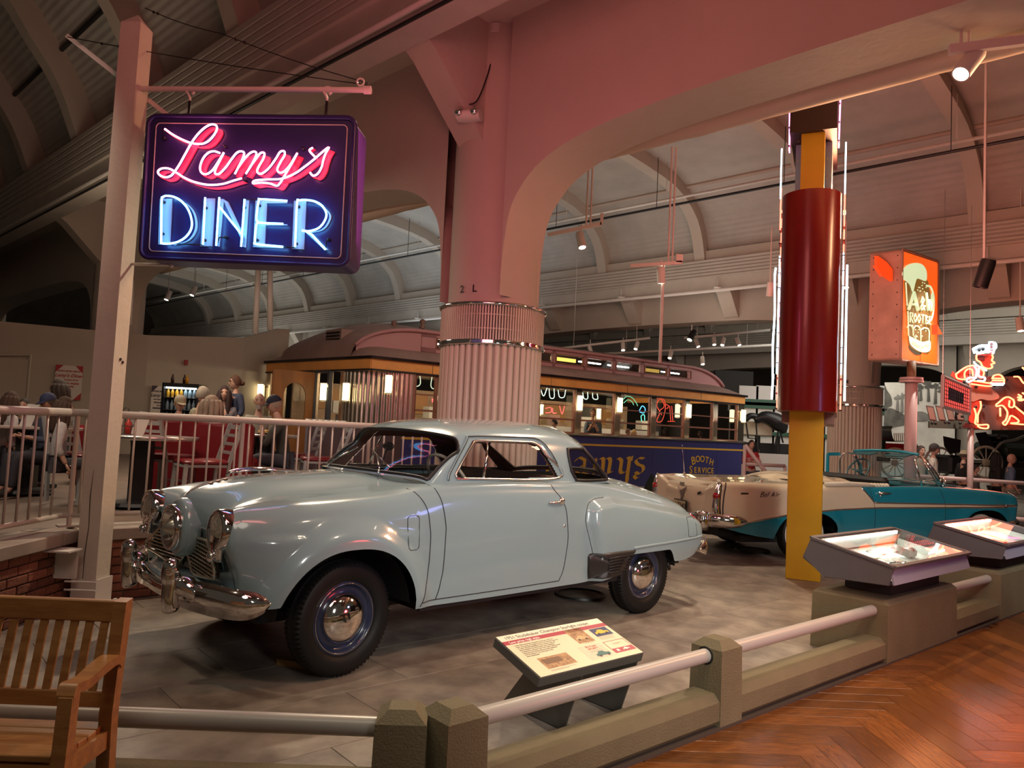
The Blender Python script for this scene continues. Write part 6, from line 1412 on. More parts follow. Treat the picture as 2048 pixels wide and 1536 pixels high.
# reflections of outside neon in the diner windows, built as glowing tubes
def window_reflection(strokes, cc, s_, lab=None, r_=.011):
    for S_ in strokes:
        P_ = []
        for p in (cr(S_, len(S_)*4) if len(S_) > 2 else S_): x, z = dfx(p[0], p[1], .12); P_.append(DP(x, .15, z)-DO)
        m_ = MB(); m_.tube(P_, r_, 6); m_.build('neon_tube', glow('wn_%.2f_%.2f' % (cc[0], cc[1]), cc, s_), diner, True)  # glowing stand-in for a reflected neon stroke, no sign hangs here
window_reflection([[(1083, 775), (1090, 792), (1097, 776)], [(1101, 777), (1103, 795), (1111, 795), (1111, 777)], [(1119, 780), (1122, 794), (1131, 794), (1134, 780)], [(1168, 785), (1171, 797), (1178, 797), (1178, 784)], [(1188, 786), (1189, 797), (1198, 798), (1197, 787)]], (.75, 1, .80), 1.6)
window_reflection([[(1094, 817), (1104, 815), (1105, 824), (1094, 826)], [(1108, 816), (1109, 826), (1116, 826)], [(1122, 812), (1127, 828), (1132, 811)], [(868, 805), (868, 798), (874, 806), (880, 796), (881, 806)]], (1, .10, .10), 2.2)
window_reflection([[(1318, 802), (1325, 797), (1332, 803), (1333, 820), (1326, 842), (1316, 842), (1322, 825), (1316, 812), (1318, 802)], [(1314, 800), (1322, 795), (1331, 812), (1322, 822), (1326, 830)], [(1342, 812), (1344, 842)], [(1346, 812), (1348, 842)], [(1338, 843), (1352, 843)], [(1332, 808), (1340, 812), (1336, 818)]], (1, .09, .05), 3)
window_reflection([[(1281, 822), (1287, 812), (1293, 818), (1290, 826), (1282, 824)]], (.1, .5, 1), 2.2); window_reflection([[(1286, 843), (1285, 832), (1291, 830), (1292, 841)]], (.15, .9, .6), 1.8)
window_reflection([[(1248, 800), (1256, 793), (1266, 795), (1274, 804), (1278, 812)], [(1250, 806), (1258, 800), (1266, 803), (1270, 810)]], (.15, .55, .30), 1.2)
window_reflection([[(789, 750), (789, 766), (800, 768)], [(808, 742), (832, 745)], [(812, 758), (830, 758), (832, 744)], [(812, 758), (812, 770), (842, 771), (842, 743)], [(868, 748), (866, 775), (885, 778)], [(872, 752), (886, 752)], [(876, 758), (876, 770), (886, 771)]], (.75, .85, .62), 1.0)
# ================================================================== RAISED PATIO
PZ = .58
QA = G(-60, 1105, PZ); QB = G(152, 1058, PZ); d42 = V3(math.cos(math.radians(43)), math.sin(math.radians(43)), 0); QC = QB+d42*7.6
def nrm_in(p, q): d = q-p; d = d/np.linalg.norm(d); return V3(-d[1], d[0], 0)
n1 = nrm_in(QA, QB); n1 = n1 if n1[0] < 0 or n1[1] > 0 else -n1; n2 = nrm_in(QB, QC)
pat = mat('patio_floor', (.20, .15, .12), .5, noise=.2, nscale=3)
m_ = MB(); back = [QC+n2*9, V3(-16, 18, 0), V3(-12, 4, 0)+QA*0]; poly = [QA+n1*.1, QB+(n1+n2)*.07, QC+n2*.1]+back
vs = [(p[0], p[1], .0) for p in poly]+[(p[0], p[1], PZ-.03) for p in poly]; n = len(poly)
m_.add(vs, [tuple(range(n, 2*n))]+[(i, (i+1) % n, n+(i+1) % n, n+i) for i in range(n)]); pf_ = struct(m_, 'patio_floor', pat)
# bricks
bm_ = mat('brick', (.30, .105, .060), .8, noise=.4, nscale=14, c2=(.17, .058, .035), bump=.5, bscale=60, rand=.35); mort = mat('mortar', (.17, .12, .09), .9, noise=.2)
brick = MB().box((0, 0, 0), (.205, .10, .058), None, .004).mesh('brick', bm_)
for (p, q, nn_, s0, s1) in ((QA, QB, n1, 0, np.linalg.norm(QB-QA)), (QB, QC, n2, 0, 4.4)):
    d = (q-p)/np.linalg.norm(q-p); a0 = p+nn_*.055; a0 = V3(a0[0], a0[1], 0); L = np.linalg.norm(q-p)
    m_ = MB(); m_.beam(V3(a0[0], a0[1], .25)+d*s0+nn_*.01, V3(a0[0], a0[1], .25)+d*L+nn_*.01, .09, .50); wo = struct(m_, 'wall_patio', mort)
    rz = math.atan2(d[1], d[0]); W_i = wo.matrix_world.inverted()
    for r_ in range(7):
        s = -.05+(.11 if r_ % 2 else 0)
        while s < s1:
            b = link('brick', brick, wo, a0+d*(s+.1)+V3(0, 0, .036+.068*r_)+nn_*random.uniform(-.004, .003)); b.rotation_euler = (0, 0, rz); s += .216
# coping slabs
cop = mat('coping', (.33, .27, .225), .6, noise=.15, nscale=5); k = 0
for (p, q) in ((QA, QB), (QB, QC)):
    d = (q-p)/np.linalg.norm(q-p); L = np.linalg.norm(q-p); nn_ = nrm_in(p, q); s = 0
    while s < L:
        e = min(L, s+.9); m_ = MB(); c0 = p+d*(s+.004)+nn_*.13; c1 = p+d*(e-.004)+nn_*.13; m_.beam(V3(c0[0], c0[1], PZ-.05), V3(c1[0], c1[1], PZ-.05), .34, .095, bev=.008); o = m_.build('coping_slab', cop, pf_); s = e
# railing
rp = mat('railing_paint', (.50, .44, .40), .38); RZ = 1.47
ra_ = QA+n1*.17; rb_ = QB+(n1+n2)*.10; rc_ = QB+d42*3.72+n2*.17
def railing(p, q, lab, first):
    t = thing('patio_railing', lab, 'railing', (p[0], p[1], PZ)); L = np.linalg.norm(q-p); d = (q-p)/L; o_ = V3(p[0], p[1], PZ)
    m_ = MB(); m_.tube([V3(0, 0, RZ-PZ), d*L+V3(0, 0, RZ-PZ)], .031, 12); m_.build('top_rail', rp, t, True)
    m_ = MB(); m_.tube([V3(0, 0, .085), d*L+V3(0, 0, .085)], .020, 10); m_.build('bottom_rail', rp, t, True)
    nb = int(L/.122); bal = MB().cyl((0, 0, .085), (0, 0, RZ-PZ), .0095, n=8).mesh('baluster', rp, True)
    for k in range(1, nb): link('baluster', bal, t, d*(L*k/nb))
    for k in range(0, nb, 11):
        s = L*k/nb+.06; m_ = MB(); m_.cyl(d*s+V3(0, 0, 0), d*s+V3(0, 0, RZ-PZ), .019, n=10); m_.box(tuple(d*s+V3(0, 0, .006)), (.16, .10, .012), Matrix.Rotation(math.atan2(d[1], d[0]), 3, 'Z')); m_.build('railing_post', rp, t, 40)
railing(ra_, rb_, 'pale baluster railing on the brick patio edge left of the sign post', True)
railing(rb_, rc_, 'pale baluster railing on the brick patio edge behind the blue coupe', False)
sb = MB(); q0 = rc_+V3(0, 0, RZ); sb.tube([G(905, 905, 1.1) if 0 else PL(905, 897, rc_, n2), PL(965, 935, rc_-n2*.1, n2)], .022, 8); tag(sb.build('stair_rail', rp, None, True), 'sloping handrail seen through the windshield of the blue coupe', 'railing')
m_ = MB(); c = QB+n2*.05+V3(-.28, -.32, 0); q = PL(405/3.16, 1050+190/3.16, QB-n1*.05, n1); m_.box((q[0]-.02, q[1], .36), (.24, .03, .22)); m_.box((q[0], q[1]-.08, .47), (.26, .18, .012))
for z in (.18, .24): m_.cyl((q[0]+.05, q[1]-.05, z), (q[0]+.28, q[1]-.05, z), .008, n=6)
tag(m_.build('wall_bracket', WHITEP), 'small white metal bracket on the brick wall beside the sign post', 'bracket')
# --- partition walls behind the patio
cw_ = mat('partition', (.50, .445, .355), .7, noise=.04, nscale=1.5)
def at(px, Y, z): q = PY(px, 800, Y); return V3(q[0], Y, z)
W0_, W1_, W2_, W3_ = at(-420, 14.2, 0), at(288, 17.0, 0), at(482, 18.6, 0), at(549, 19.7, 0)
ht = lambda px, py, Y: PY(px, py, Y)[2]
def wallq(p, q, hp_, hq): 
    d = (q-p)/np.linalg.norm(q-p); n_ = V3(-d[1], d[0], 0)*.12; vs = []
    for o in (V3(0, 0, 0), n_): vs += [tuple(p+o+V3(0, 0, PZ-.05)), tuple(q+o+V3(0, 0, PZ-.05)), tuple(q+o+V3(0, 0, hq)), tuple(p+o+V3(0, 0, hp_))]
    m_ = MB(); m_.add(vs, [(0, 1, 2, 3), (4, 5, 6, 7), (0, 1, 5, 4), (1, 2, 6, 5), (2, 3, 7, 6), (3, 0, 4, 7)]); return struct(m_, 'wall_partition', cw_)
wallq(W0_, W1_, 3.27, ht(288, 670, 17.0)); wallq(W1_, W2_, ht(288, 670, 17.0), ht(482, 675, 18.6)); wallq(W2_, W3_, ht(482, 675, 18.6), ht(549, 657, 19.7))
wallq(W3_, at(570, 19.8, 0), ht(549, 657, 19.7), ht(570, 658, 19.8))
dw = (W1_-W0_)/np.linalg.norm(W1_-W0_); nw = V3(dw[1], -dw[0], 0)
def onw(px, py, w=0, off=.07):
    p, d = ((W0_, dw), (W1_, (W2_-W1_)/np.linalg.norm(W2_-W1_)))[w]; n_ = V3(d[1], -d[0], 0); return PL(px, py, p+n_*off, n_), d, n_
a, d, n_ = onw(-40, 712); b, _, _ = onw(60, 712); c, _, _ = onw(58, 850)
m_ = MB(); m_.beam(V3(a[0], a[1], (a[2]+PZ)/2), V3(b[0], b[1], (a[2]+PZ)/2), .03, a[2]-PZ); o = m_.build('door_1', cw_); o['kind'] = 'structure'
m_ = MB(); m_.beam(V3(b[0], b[1], PZ), V3(b[0], b[1], b[2]+.04), .05, .05, up=(1, 0, 0)); m_.beam(V3(a[0], a[1], a[2]+.03), V3(b[0], b[1], b[2]+.03), .05, .05); o = m_.build('trim_2', cw_); o['kind'] = 'structure'
def poster(px0, px1, py0, py1, w, lab, right=True):
    p, d, n_ = onw(px0, py0, w); q, _, _ = onw(px1, py0, w); r, _, _ = onw(px0, py1, w); Wd = np.linalg.norm((q-p)[:2]); Hh = p[2]-r[2]; t = thing('wall_poster', lab, 'poster', p)
    m_ = MB(); m_.add([tuple(d*x+V3(0, 0, z)+n_*o) for o in (.004, 0) for x, z in ((0, 0), (Wd, 0), (Wd, -Hh), (0, -Hh))], [(0, 1, 2, 3), (4, 5, 6, 7), (0, 1, 5, 4), (1, 2, 6, 5), (2, 3, 7, 6), (3, 0, 4, 7)]); m_.build('sheet', mat('poster_white', (.72, .66, .58), .6), t)
    rd = mat('poster_red', (.45, .03, .03), .6) if w == 0 else mat('poster_navy', (.04, .03, .06), .6)
    def tri(pts): m_ = MB(); m_.add([tuple(d*x*Wd+V3(0, 0, -z*Hh)+n_*.006) for x, z in pts], [tuple(range(len(pts)))]); m_.build('corner_print', rd, t)
    tri([(0, 0), (.28, 0), (0, .22)]); tri([(1, 0), (.72, 0), (1, .22)]); tri([(1, 1), (.72, 1), (1, .78)]) if w == 0 else None
    tx = lambda s, x, z, h, sh=0: txt(s, h, rd, 'lettering', t, frame(d*x*Wd+V3(0, 0, -z*Hh)+n_*.007, d, (0, 0, 1)), .001, bold=.002, shear=sh)
    tx('LEARN MORE ABOUT', .5, .17, .045); tx("Lamy's Diner", .50, .30, .098, .4); tx('and see some of our', .5, .42, .045); tx('favorite recipes', .52, .52, .06, .4); tx('by scanning', .5, .61, .045)
    if w == 1: m_ = MB(); m_.add([tuple(d*x*Wd+V3(0, 0, -z*Hh)+n_*.006) for x, z in ((.1, .68), (.45, .68), (.45, .72), (.1, .72))], [(0, 1, 2, 3)]); m_.build('text_line', rd, t)
    else:
        m_ = MB(); m_.tube([d*x*Wd+V3(0, 0, -z*Hh)+n_*.007 for x, z in cr([(.55, .95), (.50, .85), (.56, .75), (.52, .68), (.62, .72), (.60, .85), (.68, .95)], 20)], .004, 4); m_.build('line_drawing', mat('poster_orange', (.50, .16, .08), .6), t)
poster(112, 167, 729, 798, 0, 'white and red diner poster on the wall left of the post'); poster(304, 348, 771, 835, 1, 'white diner poster on the wall beside the drinks fridge')
q, d, n_ = onw(372, 725, 1); m_ = MB(); m_.box((q[0], q[1], q[2]), (.09, .03, .12), Matrix.Rotation(math.atan2(d[1], d[0]), 3, 'Z'), .005); tag(m_.build('fire_alarm', mat('alarm_red', (.35, .02, .02), .4)), 'small red fire alarm box high on the beige wall', 'alarm')
# drinks fridge
Fq = at(368, 15.7, PZ); t = thing('drinks_fridge', 'black glass-fronted drinks fridge filled with bottles against the beige wall', 'fridge', Fq, .12); fw2, fh = .68, (PY(368, 768, 15.7)[2]-PZ)
m_ = MB(); 
for bx in (((-fw2/2, 0, fh/2), (.04, .6, fh)), ((fw2/2, 0, fh/2), (.04, .6, fh)), ((0, .28, fh/2), (fw2, .04, fh)), ((0, 0, fh-.04), (fw2, .6, .08)), ((0, 0, .06), (fw2, .6, .12))): m_.box(*bx)
m_.build('cabinet', BLACK, t)
for k in range(5): m_ = MB(); m_.box((0, 0, .25+k*(fh-.3)/5), (fw2-.06, .5, .01)); m_.build('shelf', STEEL, t)
m_ = MB(); m_.box((0, -.24, fh-.10), (fw2-.08, .03, .03)); m_.build('strip_light', glow('fridge_strip', (.8, .95, 1), 8), t)
m_ = MB(); m_.add([(-fw2/2, -.30, .12), (fw2/2, -.30, .12), (fw2/2, -.30, fh-.08), (-fw2/2, -.30, fh-.08)], [(0, 1, 2, 3)]); m_.build('glass_door', glassm('fridge_glass', (.9, .92, .95), .1, refl=.5), t)
lamp('POINT', (Fq[0], Fq[1]-.15, PZ+fh-.25), 3, (.85, .95, 1), .05)
ORD = ['first', 'second', 'third', 'fourth', 'fifth', 'sixth', 'seventh', 'eighth', 'ninth']; bot = {}
for nm, c in (('orange', (.70, .32, .02)), ('clear', (.35, .45, .50)), ('dark', (.05, .02, .02))): bot[nm] = MB().lathe([(0, 0), (.032, 0), (.034, .12), (.014, .17), (.014, .21), (0, .21)], n=10).mesh('bottle', mat('bottle_'+nm, c, .15), True)
for k in range(5):
    for i in range(7):
        nm = 'orange' if (i < 4 and k == 4) else ('clear' if k >= 3 else ('dark' if i % 2 else 'clear')); z = .255+k*(fh-.3)/5
        o = link('bottle', bot[nm], None, (Fq[0]-.27+i*.09, Fq[1]-.15, PZ+z)); tag(o, {'orange': 'orange juice', 'clear': 'pale drink', 'dark': 'dark drink'}[nm]+' bottle, '+ORD[i]+' from the left on the '+['lowest', 'second lowest', 'middle', 'second highest', 'top'][k]+' fridge shelf', 'bottle', 'bottles in the drinks fridge')
for (px, py, nm, lab) in ((345, 762, 'dark', 'reddish metal cup standing on top of the drinks fridge'), (369, 758, 'dark', 'dark bottle standing on top of the drinks fridge'), (374, 760, 'orange', 'short yellow bottle standing on top of the fridge')):
    o = link('bottle', bot[nm], None, (PY(px, py, 15.6)[0], 15.6, PZ+fh)); o.scale = (1, 1, .9); tag(o, lab, 'bottle')
# --- furniture
redv = mat('booth_red', (.17, .006, .011), .35, coat=.2); tabt = mat('table_top', (.42, .34, .30), .25); alu = mat('alu_edge', (.62, .60, .58), .25, 1); gmet = mat('chair_grey', (.30, .29, .28), .35)
def booth(px0, px1, Y, zt, lab, rz=.35):
    a = PY(px0, 850, Y); b = PY(px1, 850, Y); L = abs(b[0]-a[0]); t = thing('booth_seat', lab, 'booth', ((a[0]+b[0])/2, Y, PZ), rz)
    m_ = MB(); m_.box((0, 0, (zt-PZ)/2), (L, .16, zt-PZ), None, .05); m_.build('backrest', redv, t, 40)
    for s_ in (1,): m_ = MB(); m_.box((0, s_*.30, .40), (L, .48, .14), None, .04); m_.build('seat_cushion', redv, t, 40); m_ = MB(); m_.box((0, s_*.28, .16), (L, .40, .32)); m_.build('plinth', BLACK, t)
booth(275, 396, 8.6, 1.45, 'red vinyl booth back behind the round table', .1); booth(396, 508, 8.15, 1.44, 'tall glossy red vinyl booth back right of the grey chair', .1)
booth(150, 205, 9.6, 1.30, 'short red vinyl booth left of the sign post', .3)
def table(px, py, Y, rx, lab, rnd=True):
    q = PY(px, py, Y); t = thing('diner_table', lab, 'table', (q[0], Y, PZ), .2); h = q[2]-PZ
    m_ = MB()
    if rnd: m_.lathe([(0, h), (rx, h), (rx, h-.035), (0, h-.035)], n=36, sy=.8)
    else: m_.box((0, 0, h-.018), (rx*2, rx*1.2, .036), None, .01)
    m_.build('table_top', tabt, t, 30)
    if rnd: m_ = MB(); m_.lathe([(rx, h-.038), (rx+.008, h-.03), (rx+.008, h-.006), (rx, h+.002)], n=36, sy=.8); m_.build('metal_edge', alu, t, True)
    m_ = MB(); m_.box((0, 0, h/2), (.18, .18, h-.05)); m_.lathe([(.28, 0), (.26, .03), (.05, .05)], n=16); m_.build('pedestal', BLACK, t); return q, h+PZ
tq, tz = table(288, 871, 7.55, .52, 'round diner table with ribbed metal edge beside the sign post'); tq2, tz2 = table(530, 868, 9.4, .40, 'small diner table between the two men in the booth'); tq3, tz3 = table(60, 852, 8.2, .45, 'diner table at the far left where a group sits', False)
def chair(px, Y, rz, lab):
    q = PY(px, 900, Y); t = thing('patio_chair', lab, 'chair', (q[0], Y, PZ), rz, None)
    for sx in (-1, 1):
        m_ = MB(); m_.beam((sx*.19, .20, 0), (sx*.19, .22, .46), .035, .03); m_.beam((sx*.19, .22, .46), (sx*.18, .33, .86), .035, .03, up=(1, 0, 0)); m_.build('rear_leg', gmet, t)
        m_ = MB(); m_.beam((sx*.20, -.20, 0), (sx*.19, -.18, .45), .035, .03, up=(1, 0, 0)); m_.build('front_leg', gmet, t)
    for k in range(4): m_ = MB(); z = .56+k*.085; m_.beam((-.18, .245+.0275*k, z), (.18, .245+.0275*k, z), .018, .045 if k == 3 else .03); m_.build('back_slat', gmet, t)
    m_ = MB(); m_.box((0, 0, .465), (.42, .42, .05), None, .02); m_.build('seat', redv, t, 40); m_ = MB(); m_.box((0, 0, .43), (.40, .40, .025)); m_.box((0, -.19, .2), (.38, .015, .02)); m_.build('seat_frame', gmet, t)
chair(402, 7.4, -.9, 'grey ladder-back chair with red seat right of the round table'); chair(330, 8.0, 2.9, 'grey chair with red seat behind the round table'); chair(165, 7.6, 1.3, 'grey ladder-back chair just left of the sign post'); chair(640, 9.0, -1.2, 'dark chair behind the railing near the windshield'); chair(590, 9.6, -1.6, 'grey chair under the man in the black cap')
# table things
def on_t(px, Y, z): return V3(PY(px, 850, Y)[0], Y, z)
q = on_t(250, 7.4, tz); t = thing('condiment_caddy', 'black wire condiment caddy on the round table beside the post', 'caddy', q)
m_ = MB(); m_.tube([(-.09, -.06, .01), (.09, -.06, .01), (.09, .06, .01), (-.09, .06, .01)], .004, 5, closed=True); m_.tube([(-.09, -.06, .09), (.09, -.06, .09), (.09, .06, .09), (-.09, .06, .09)], .004, 5, closed=True); m_.tube([(0, 0, .01), (0, 0, .22)], .004, 5); m_.tube([(.03*math.cos(a), 0, .24+.03*math.sin(a)) for a in np.linspace(0, 6.28, 10)[:-1]], .004, 5, closed=True)
for x, y in ((-.09, -.06), (.09, -.06), (.09, .06), (-.09, .06)): m_.cyl((x, y, .01), (x, y, .09), .004, n=5)
m_.build('rack', BLACK, t)
for (dx, c, h, r_, lab) in ((-.05, (.75, .72, .66), .19, .028, 'white plastic bottle standing in the condiment caddy'), (.035, (.45, .03, .02), .15, .03, 'red ketchup bottle standing in the condiment caddy')):
    m_ = MB(); m_.lathe([(0, 0), (r_, 0), (r_, h*.75), (r_*.45, h*.85), (r_*.45, h), (0, h)], q+V3(dx, 0, .012), n=14); tag(m_.build('squeeze_bottle', mat('sq%.2f' % dx, c, .35), None, True), lab, 'bottle')
for (px, Y, z, lab) in ((280, 7.4, tz, 'white paper menu standing on the round table'), (55, 8.0, tz3, 'white paper napkins lying on the far left table')):
    m_ = MB(); p = on_t(px, Y, z); m_.add([tuple(p+V3(*k)) for k in ((-.09, 0, 0), (.02, .03, 0), (.10, .02, .23), (-.01, -.01, .24), (-.09, .012, 0), (.02, .042, 0), (.10, .032, .23), (-.01, .002, .24))], [(0, 1, 2, 3), (4, 5, 6, 7), (0, 1, 5, 4), (1, 2, 6, 5), (2, 3, 7, 6), (3, 0, 4, 7)]); tag(m_.build('paper_menu', mat('paper', (.72, .68, .62), .7)), lab, 'paper')
m_ = MB(); p = on_t(528, 9.2, tz2); m_.lathe([(0, 0), (.07, .0), (.12, .02), (.125, .022), (.07, .008)], p, n=20); tag(m_.build('plate', mat('plate', (.72, .70, .64), .25), None, True), 'white plate of food between the two men', 'plate')
m_ = MB(); [m_.ball(tuple(p+V3(random.uniform(-.05, .05), random.uniform(-.05, .05), .03)), .028, 8, 5) for _ in range(6)]; tag(m_.build('fries', mat('fries', (.55, .33, .10), .6), None, True), 'heap of golden food on the white plate', 'food', None, 'stuff')
# low dark fabric screen and counter of crockery near the diner door
m_ = MB(); a = PY(612, 880, 10.4); b = PY(800, 880, 12.2); m_.beam(V3(a[0], 10.4, 1.0), V3(b[0], 12.2, 1.0), .05, .82); tag(m_.build('screen_panel', mat('screen', (.11, .085, .095), .8)), 'long low dark fabric screen behind the railing left of the windshield', 'screen')
m_ = MB(); a = PY(610, 850, 11.6); b = PY(690, 850, 12.6); zz = PY(640, 846, 12)[2]; m_.beam(V3(a[0], 11.6, zz-.03), V3(b[0], 12.6, zz-.03), .4, .05); m_.beam(V3(a[0]+.2, 11.8, (zz+PZ)/2-.03), V3(b[0]-.2, 12.4, (zz+PZ)/2-.03), .3, zz-PZ-.06); tag(m_.build('service_counter', BLACK), 'dark service counter with crockery by the diner door', 'counter')
for k in range(7):
    p = V3(a[0], 11.6, zz)*(1-k/7)+V3(b[0], 12.6, zz)*(k/7); m_ = MB(); m_.lathe([(.03, 0), (.05, .03), (.06, .055), (.052, .05), (0, .02)], p+V3(.05, .02, 0), n=12); tag(m_.build('bowl', mat('plate', (.72, .70, .64), .25), None, True), 'small white bowl, '+ORD[k]+' from the left on the dark service counter', 'bowl', 'crockery on the service counter')
# ================================================================== SIGNS AT THE RIGHT
def plane_sign(corner, Y, slope):
    """vertical plane through picture point corner at depth Y running right with dy/dx = slope"""
    o = PY(corner[0], corner[1], Y); d = V3(1, slope, 0); d /= np.linalg.norm(d); return o, d, V3(d[1], -d[0], 0)
# --- root beer mug sign
ao, ad, an = plane_sign((1803, 498), 13.0, 1.15)
AW = lambda x, y, o=0.: PL(1500+x/3.657, 480+y/3.657, ao+an*o, an)
pb_ = G(1822, 930, -.0) ; pbase = V3(PY(1822, 800, 13.35)[0], 13.35, 0)
t = thing('mug_sign', 'orange lit sign box with a foaming root beer mug on a tall pink pole', 'sign', pbase)
def Sg(mb, name, m, sm_=False, par=None, base=pbase, tt=None):
    mb.v = [(p[0]-base[0], p[1]-base[1], p[2]-base[2]) for p in mb.v]; return mb.build(name, m, par or tt or t, sm_)
frm = mat('sign_box_tan', (.42, .27, .20), .5, noise=.15, nscale=4); org = mat('sign_orange', (.75, .13, .01), .35, emis=(1, .11, .004), es=.7)
f4 = [AW(1110, 65), AW(1375, 155), AW(1372, 920), AW(1096, 880)]; rr = rounded(f4, .07); n = len(rr); dep = -an*.52
m_ = MB(); m_.add([tuple(p) for p in rr]+[tuple(p+dep) for p in rr], [tuple(range(n)), tuple(range(n, 2*n))]+[(i, (i+1) % n, n+(i+1) % n, n+i) for i in range(n)]); box_o = Sg(m_, 'box', frm)
c_ = sum(f4)/4; r2 = rounded([c_+(p-c_)*.965+an*.004 for p in f4], .06); m_ = MB(); m_.add([tuple(p) for p in r2], [tuple(range(len(r2)))]); Sg(m_, 'lit_face', org)
m_ = MB(); m_.tube([p+an*.01 for p in rr], .022, 6, closed=True); Sg(m_, 'face_rim', frm, True)
m_ = MB()
for k in range(9):
    for s_ in (.12, .88): q = f4[0]+(f4[3]-f4[0])*(k+.5)/9+dep*s_; m_.ball(tuple(q-ad*.002), .012, 6, 4)
Sg(m_, 'rivets', BLACK, True)['kind'] = 'stuff'
mugc = mat('mug_cream', (.55, .62, .42), .5, emis=(.66, .78, .45), es=.75); mugd = mat('mug_brown', (.10, .045, .01), .5, emis=(.30, .13, .02), es=.5); mugo = mat('mug_line', (.06, .05, .02), .5)
def flat(pts, name, m, o=.008, th=.006, cls=AW, par=None, tt=None, nn_=None, base=pbase, smooth_pts=True):
    P_ = cr(list(pts)+[pts[0]], len(pts)*3)[:-1] if smooth_pts else pts; a = [cls(x, y, o) for x, y in P_]; n = len(a); nn_ = an if nn_ is None else nn_
    m_ = MB(); m_.add([tuple(p+nn_*th) for p in a]+[tuple(p) for p in a], [tuple(range(n)), tuple(range(n, 2*n))]+[(i, (i+1) % n, n+(i+1) % n, n+i) for i in range(n)]); return Sg(m_, name, m, False, par, base, tt)
flat([(1160, 770), (1165, 800), (1210, 840), (1250, 835), (1240, 810)], 'mug_shadow', mugo, .005)
flat([(1125, 300), (1150, 600), (1160, 760), (1200, 805), (1260, 825), (1315, 815), (1318, 640), (1300, 300)], 'mug_body', mugd, .008)
flat([(1112, 250), (1120, 215), (1150, 185), (1200, 168), (1250, 175), (1280, 205), (1292, 250), (1285, 300), (1240, 285), (1215, 290), (1190, 380), (1170, 330), (1140, 300), (1120, 285)], 'foam', mugc, .02)
m_ = MB(); m_.tube([AW(x, y, .03) for x, y in cr([(1296, 335), (1322, 345), (1342, 410), (1343, 500), (1330, 570), (1305, 610)], 20)], .018, 8); Sg(m_, 'mug_handle', mugc, True)
flat([(1160, 700), (1170, 760), (1210, 800), (1262, 822), (1312, 812), (1320, 770), (1312, 735), (1260, 745), (1200, 720)], 'mug_base', mugc, .012)
for pts in ([(1140, 310), (1150, 480)], [(1155, 520), (1160, 700)], [(1150, 640), (1165, 622), (1190, 640), (1195, 700)], [(1195, 650), (1215, 628), (1245, 650), (1250, 740)], [(1250, 660), (1275, 642), (1308, 660), (1310, 735)], [(1190, 740), (1215, 760), (1245, 780)], [(1262, 780), (1290, 760), (1308, 775)]):
    m_ = MB(); m_.tube([AW(x, y, .035) for x, y in (cr(pts, 10) if len(pts) > 2 else pts)], .012, 6); Sg(m_, 'mug_highlight', mugc, True)
m_ = MB()
random.seed(3)
for _ in range(34): x = random.uniform(1185, 1290); y = random.choice([random.uniform(310, 380), random.uniform(620, 720)]); m_.ball(tuple(AW(x, y, .02)-V3(0, 0, 0)), .013, 6, 4)
Sg(m_, 'bubbles', mugc, True)['kind'] = 'stuff'
def awt(s, x, y, h, sx=1.):
    q = AW(x, y, .04)-pbase; txt(s, h, mugc, 'lettering', t, frame(q, ad, (0, 0, 1)) @ Matrix.Scale(sx, 4, Vector((1, 0, 0))), .008, bold=.012)
for pts, r_ in (([(1162, 505), (1200, 385), (1228, 512)], .03), ([(1178, 470), (1220, 472)], .022), ([(1278, 512), (1252, 448), (1262, 418), (1274, 438), (1248, 488), (1256, 512), (1280, 482)], .016), ([(1290, 385), (1302, 512), (1312, 440), (1322, 515), (1334, 395)], .024),
    ([(1172, 602), (1172, 530), (1190, 536), (1188, 560), (1175, 566), (1193, 606)], .011), ([(1208, 540), (1220, 570), (1208, 602), (1198, 570), (1208, 540)], .011), ([(1236, 544), (1247, 573), (1236, 606), (1225, 573), (1236, 544)], .011), ([(1252, 545), (1276, 550)], .011), ([(1264, 548), (1264, 610)], .011), ([(1286, 612), (1286, 550), (1299, 558), (1288, 580), (1302, 592), (1299, 610), (1286, 612)], .011), ([(1324, 562), (1311, 560), (1311, 614), (1324, 617)], .011), ([(1311, 588), (1322, 590)], .018)):
    m_ = MB(); m_.tube([AW(x, y, .05) for x, y in pts], r_, 6); Sg(m_, 'lettering', mugc, True)
m_ = MB(); zt_ = AW(1180, 905)[2]; m_.cyl((pbase[0], pbase[1], PY(1822, 770, 13.35)[2]), (pbase[0], pbase[1], zt_+.02), .075, n=14); Sg(m_, 'upper_pipe', mat('rust_pipe', (.16, .09, .04), .6), True)
zf = PY(1822, 763, 13.35)[2]; m_ = MB(); m_.cyl((pbase[0], pbase[1], 0), (pbase[0], pbase[1], zf), .10, n=18); Sg(m_, 'pole', mat('pole_pink', (.48, .36, .34), .4), True)
m_ = MB(); m_.cyl((pbase[0], pbase[1], zf-.02), (pbase[0], pbase[1], zf+.02), .20, n=18); m_.cyl((pbase[0], pbase[1], zf+.03), (pbase[0], pbase[1], zf+.07), .19, n=18); Sg(m_, 'flange', mat('pole_pink', (.48, .36, .34), .4), 30)
red_a = mat('arrow_red', (.60, .06, .01), .4, emis=(1, .08, .01), es=.5)
for k, o in enumerate((.10, .22)):
    pts = [(935, 115), (1000, 160), (1045, 215), (1045, 300), (1000, 265), (975, 265), (922, 185), (938, 180)]; a = [PY(1500+x/3.657, 480+y/3.657, 13.25-o) for x, y in pts]; m_ = MB(); n = 8; m_.add([tuple(p) for p in a]+[tuple(p-an*.06) for p in a], [tuple(range(n)), tuple(range(n, 2*n))]+[(i, (i+1) % n, n+(i+1) % n, n+i) for i in range(n)]); Sg(m_, 'arrow_fin', red_a)
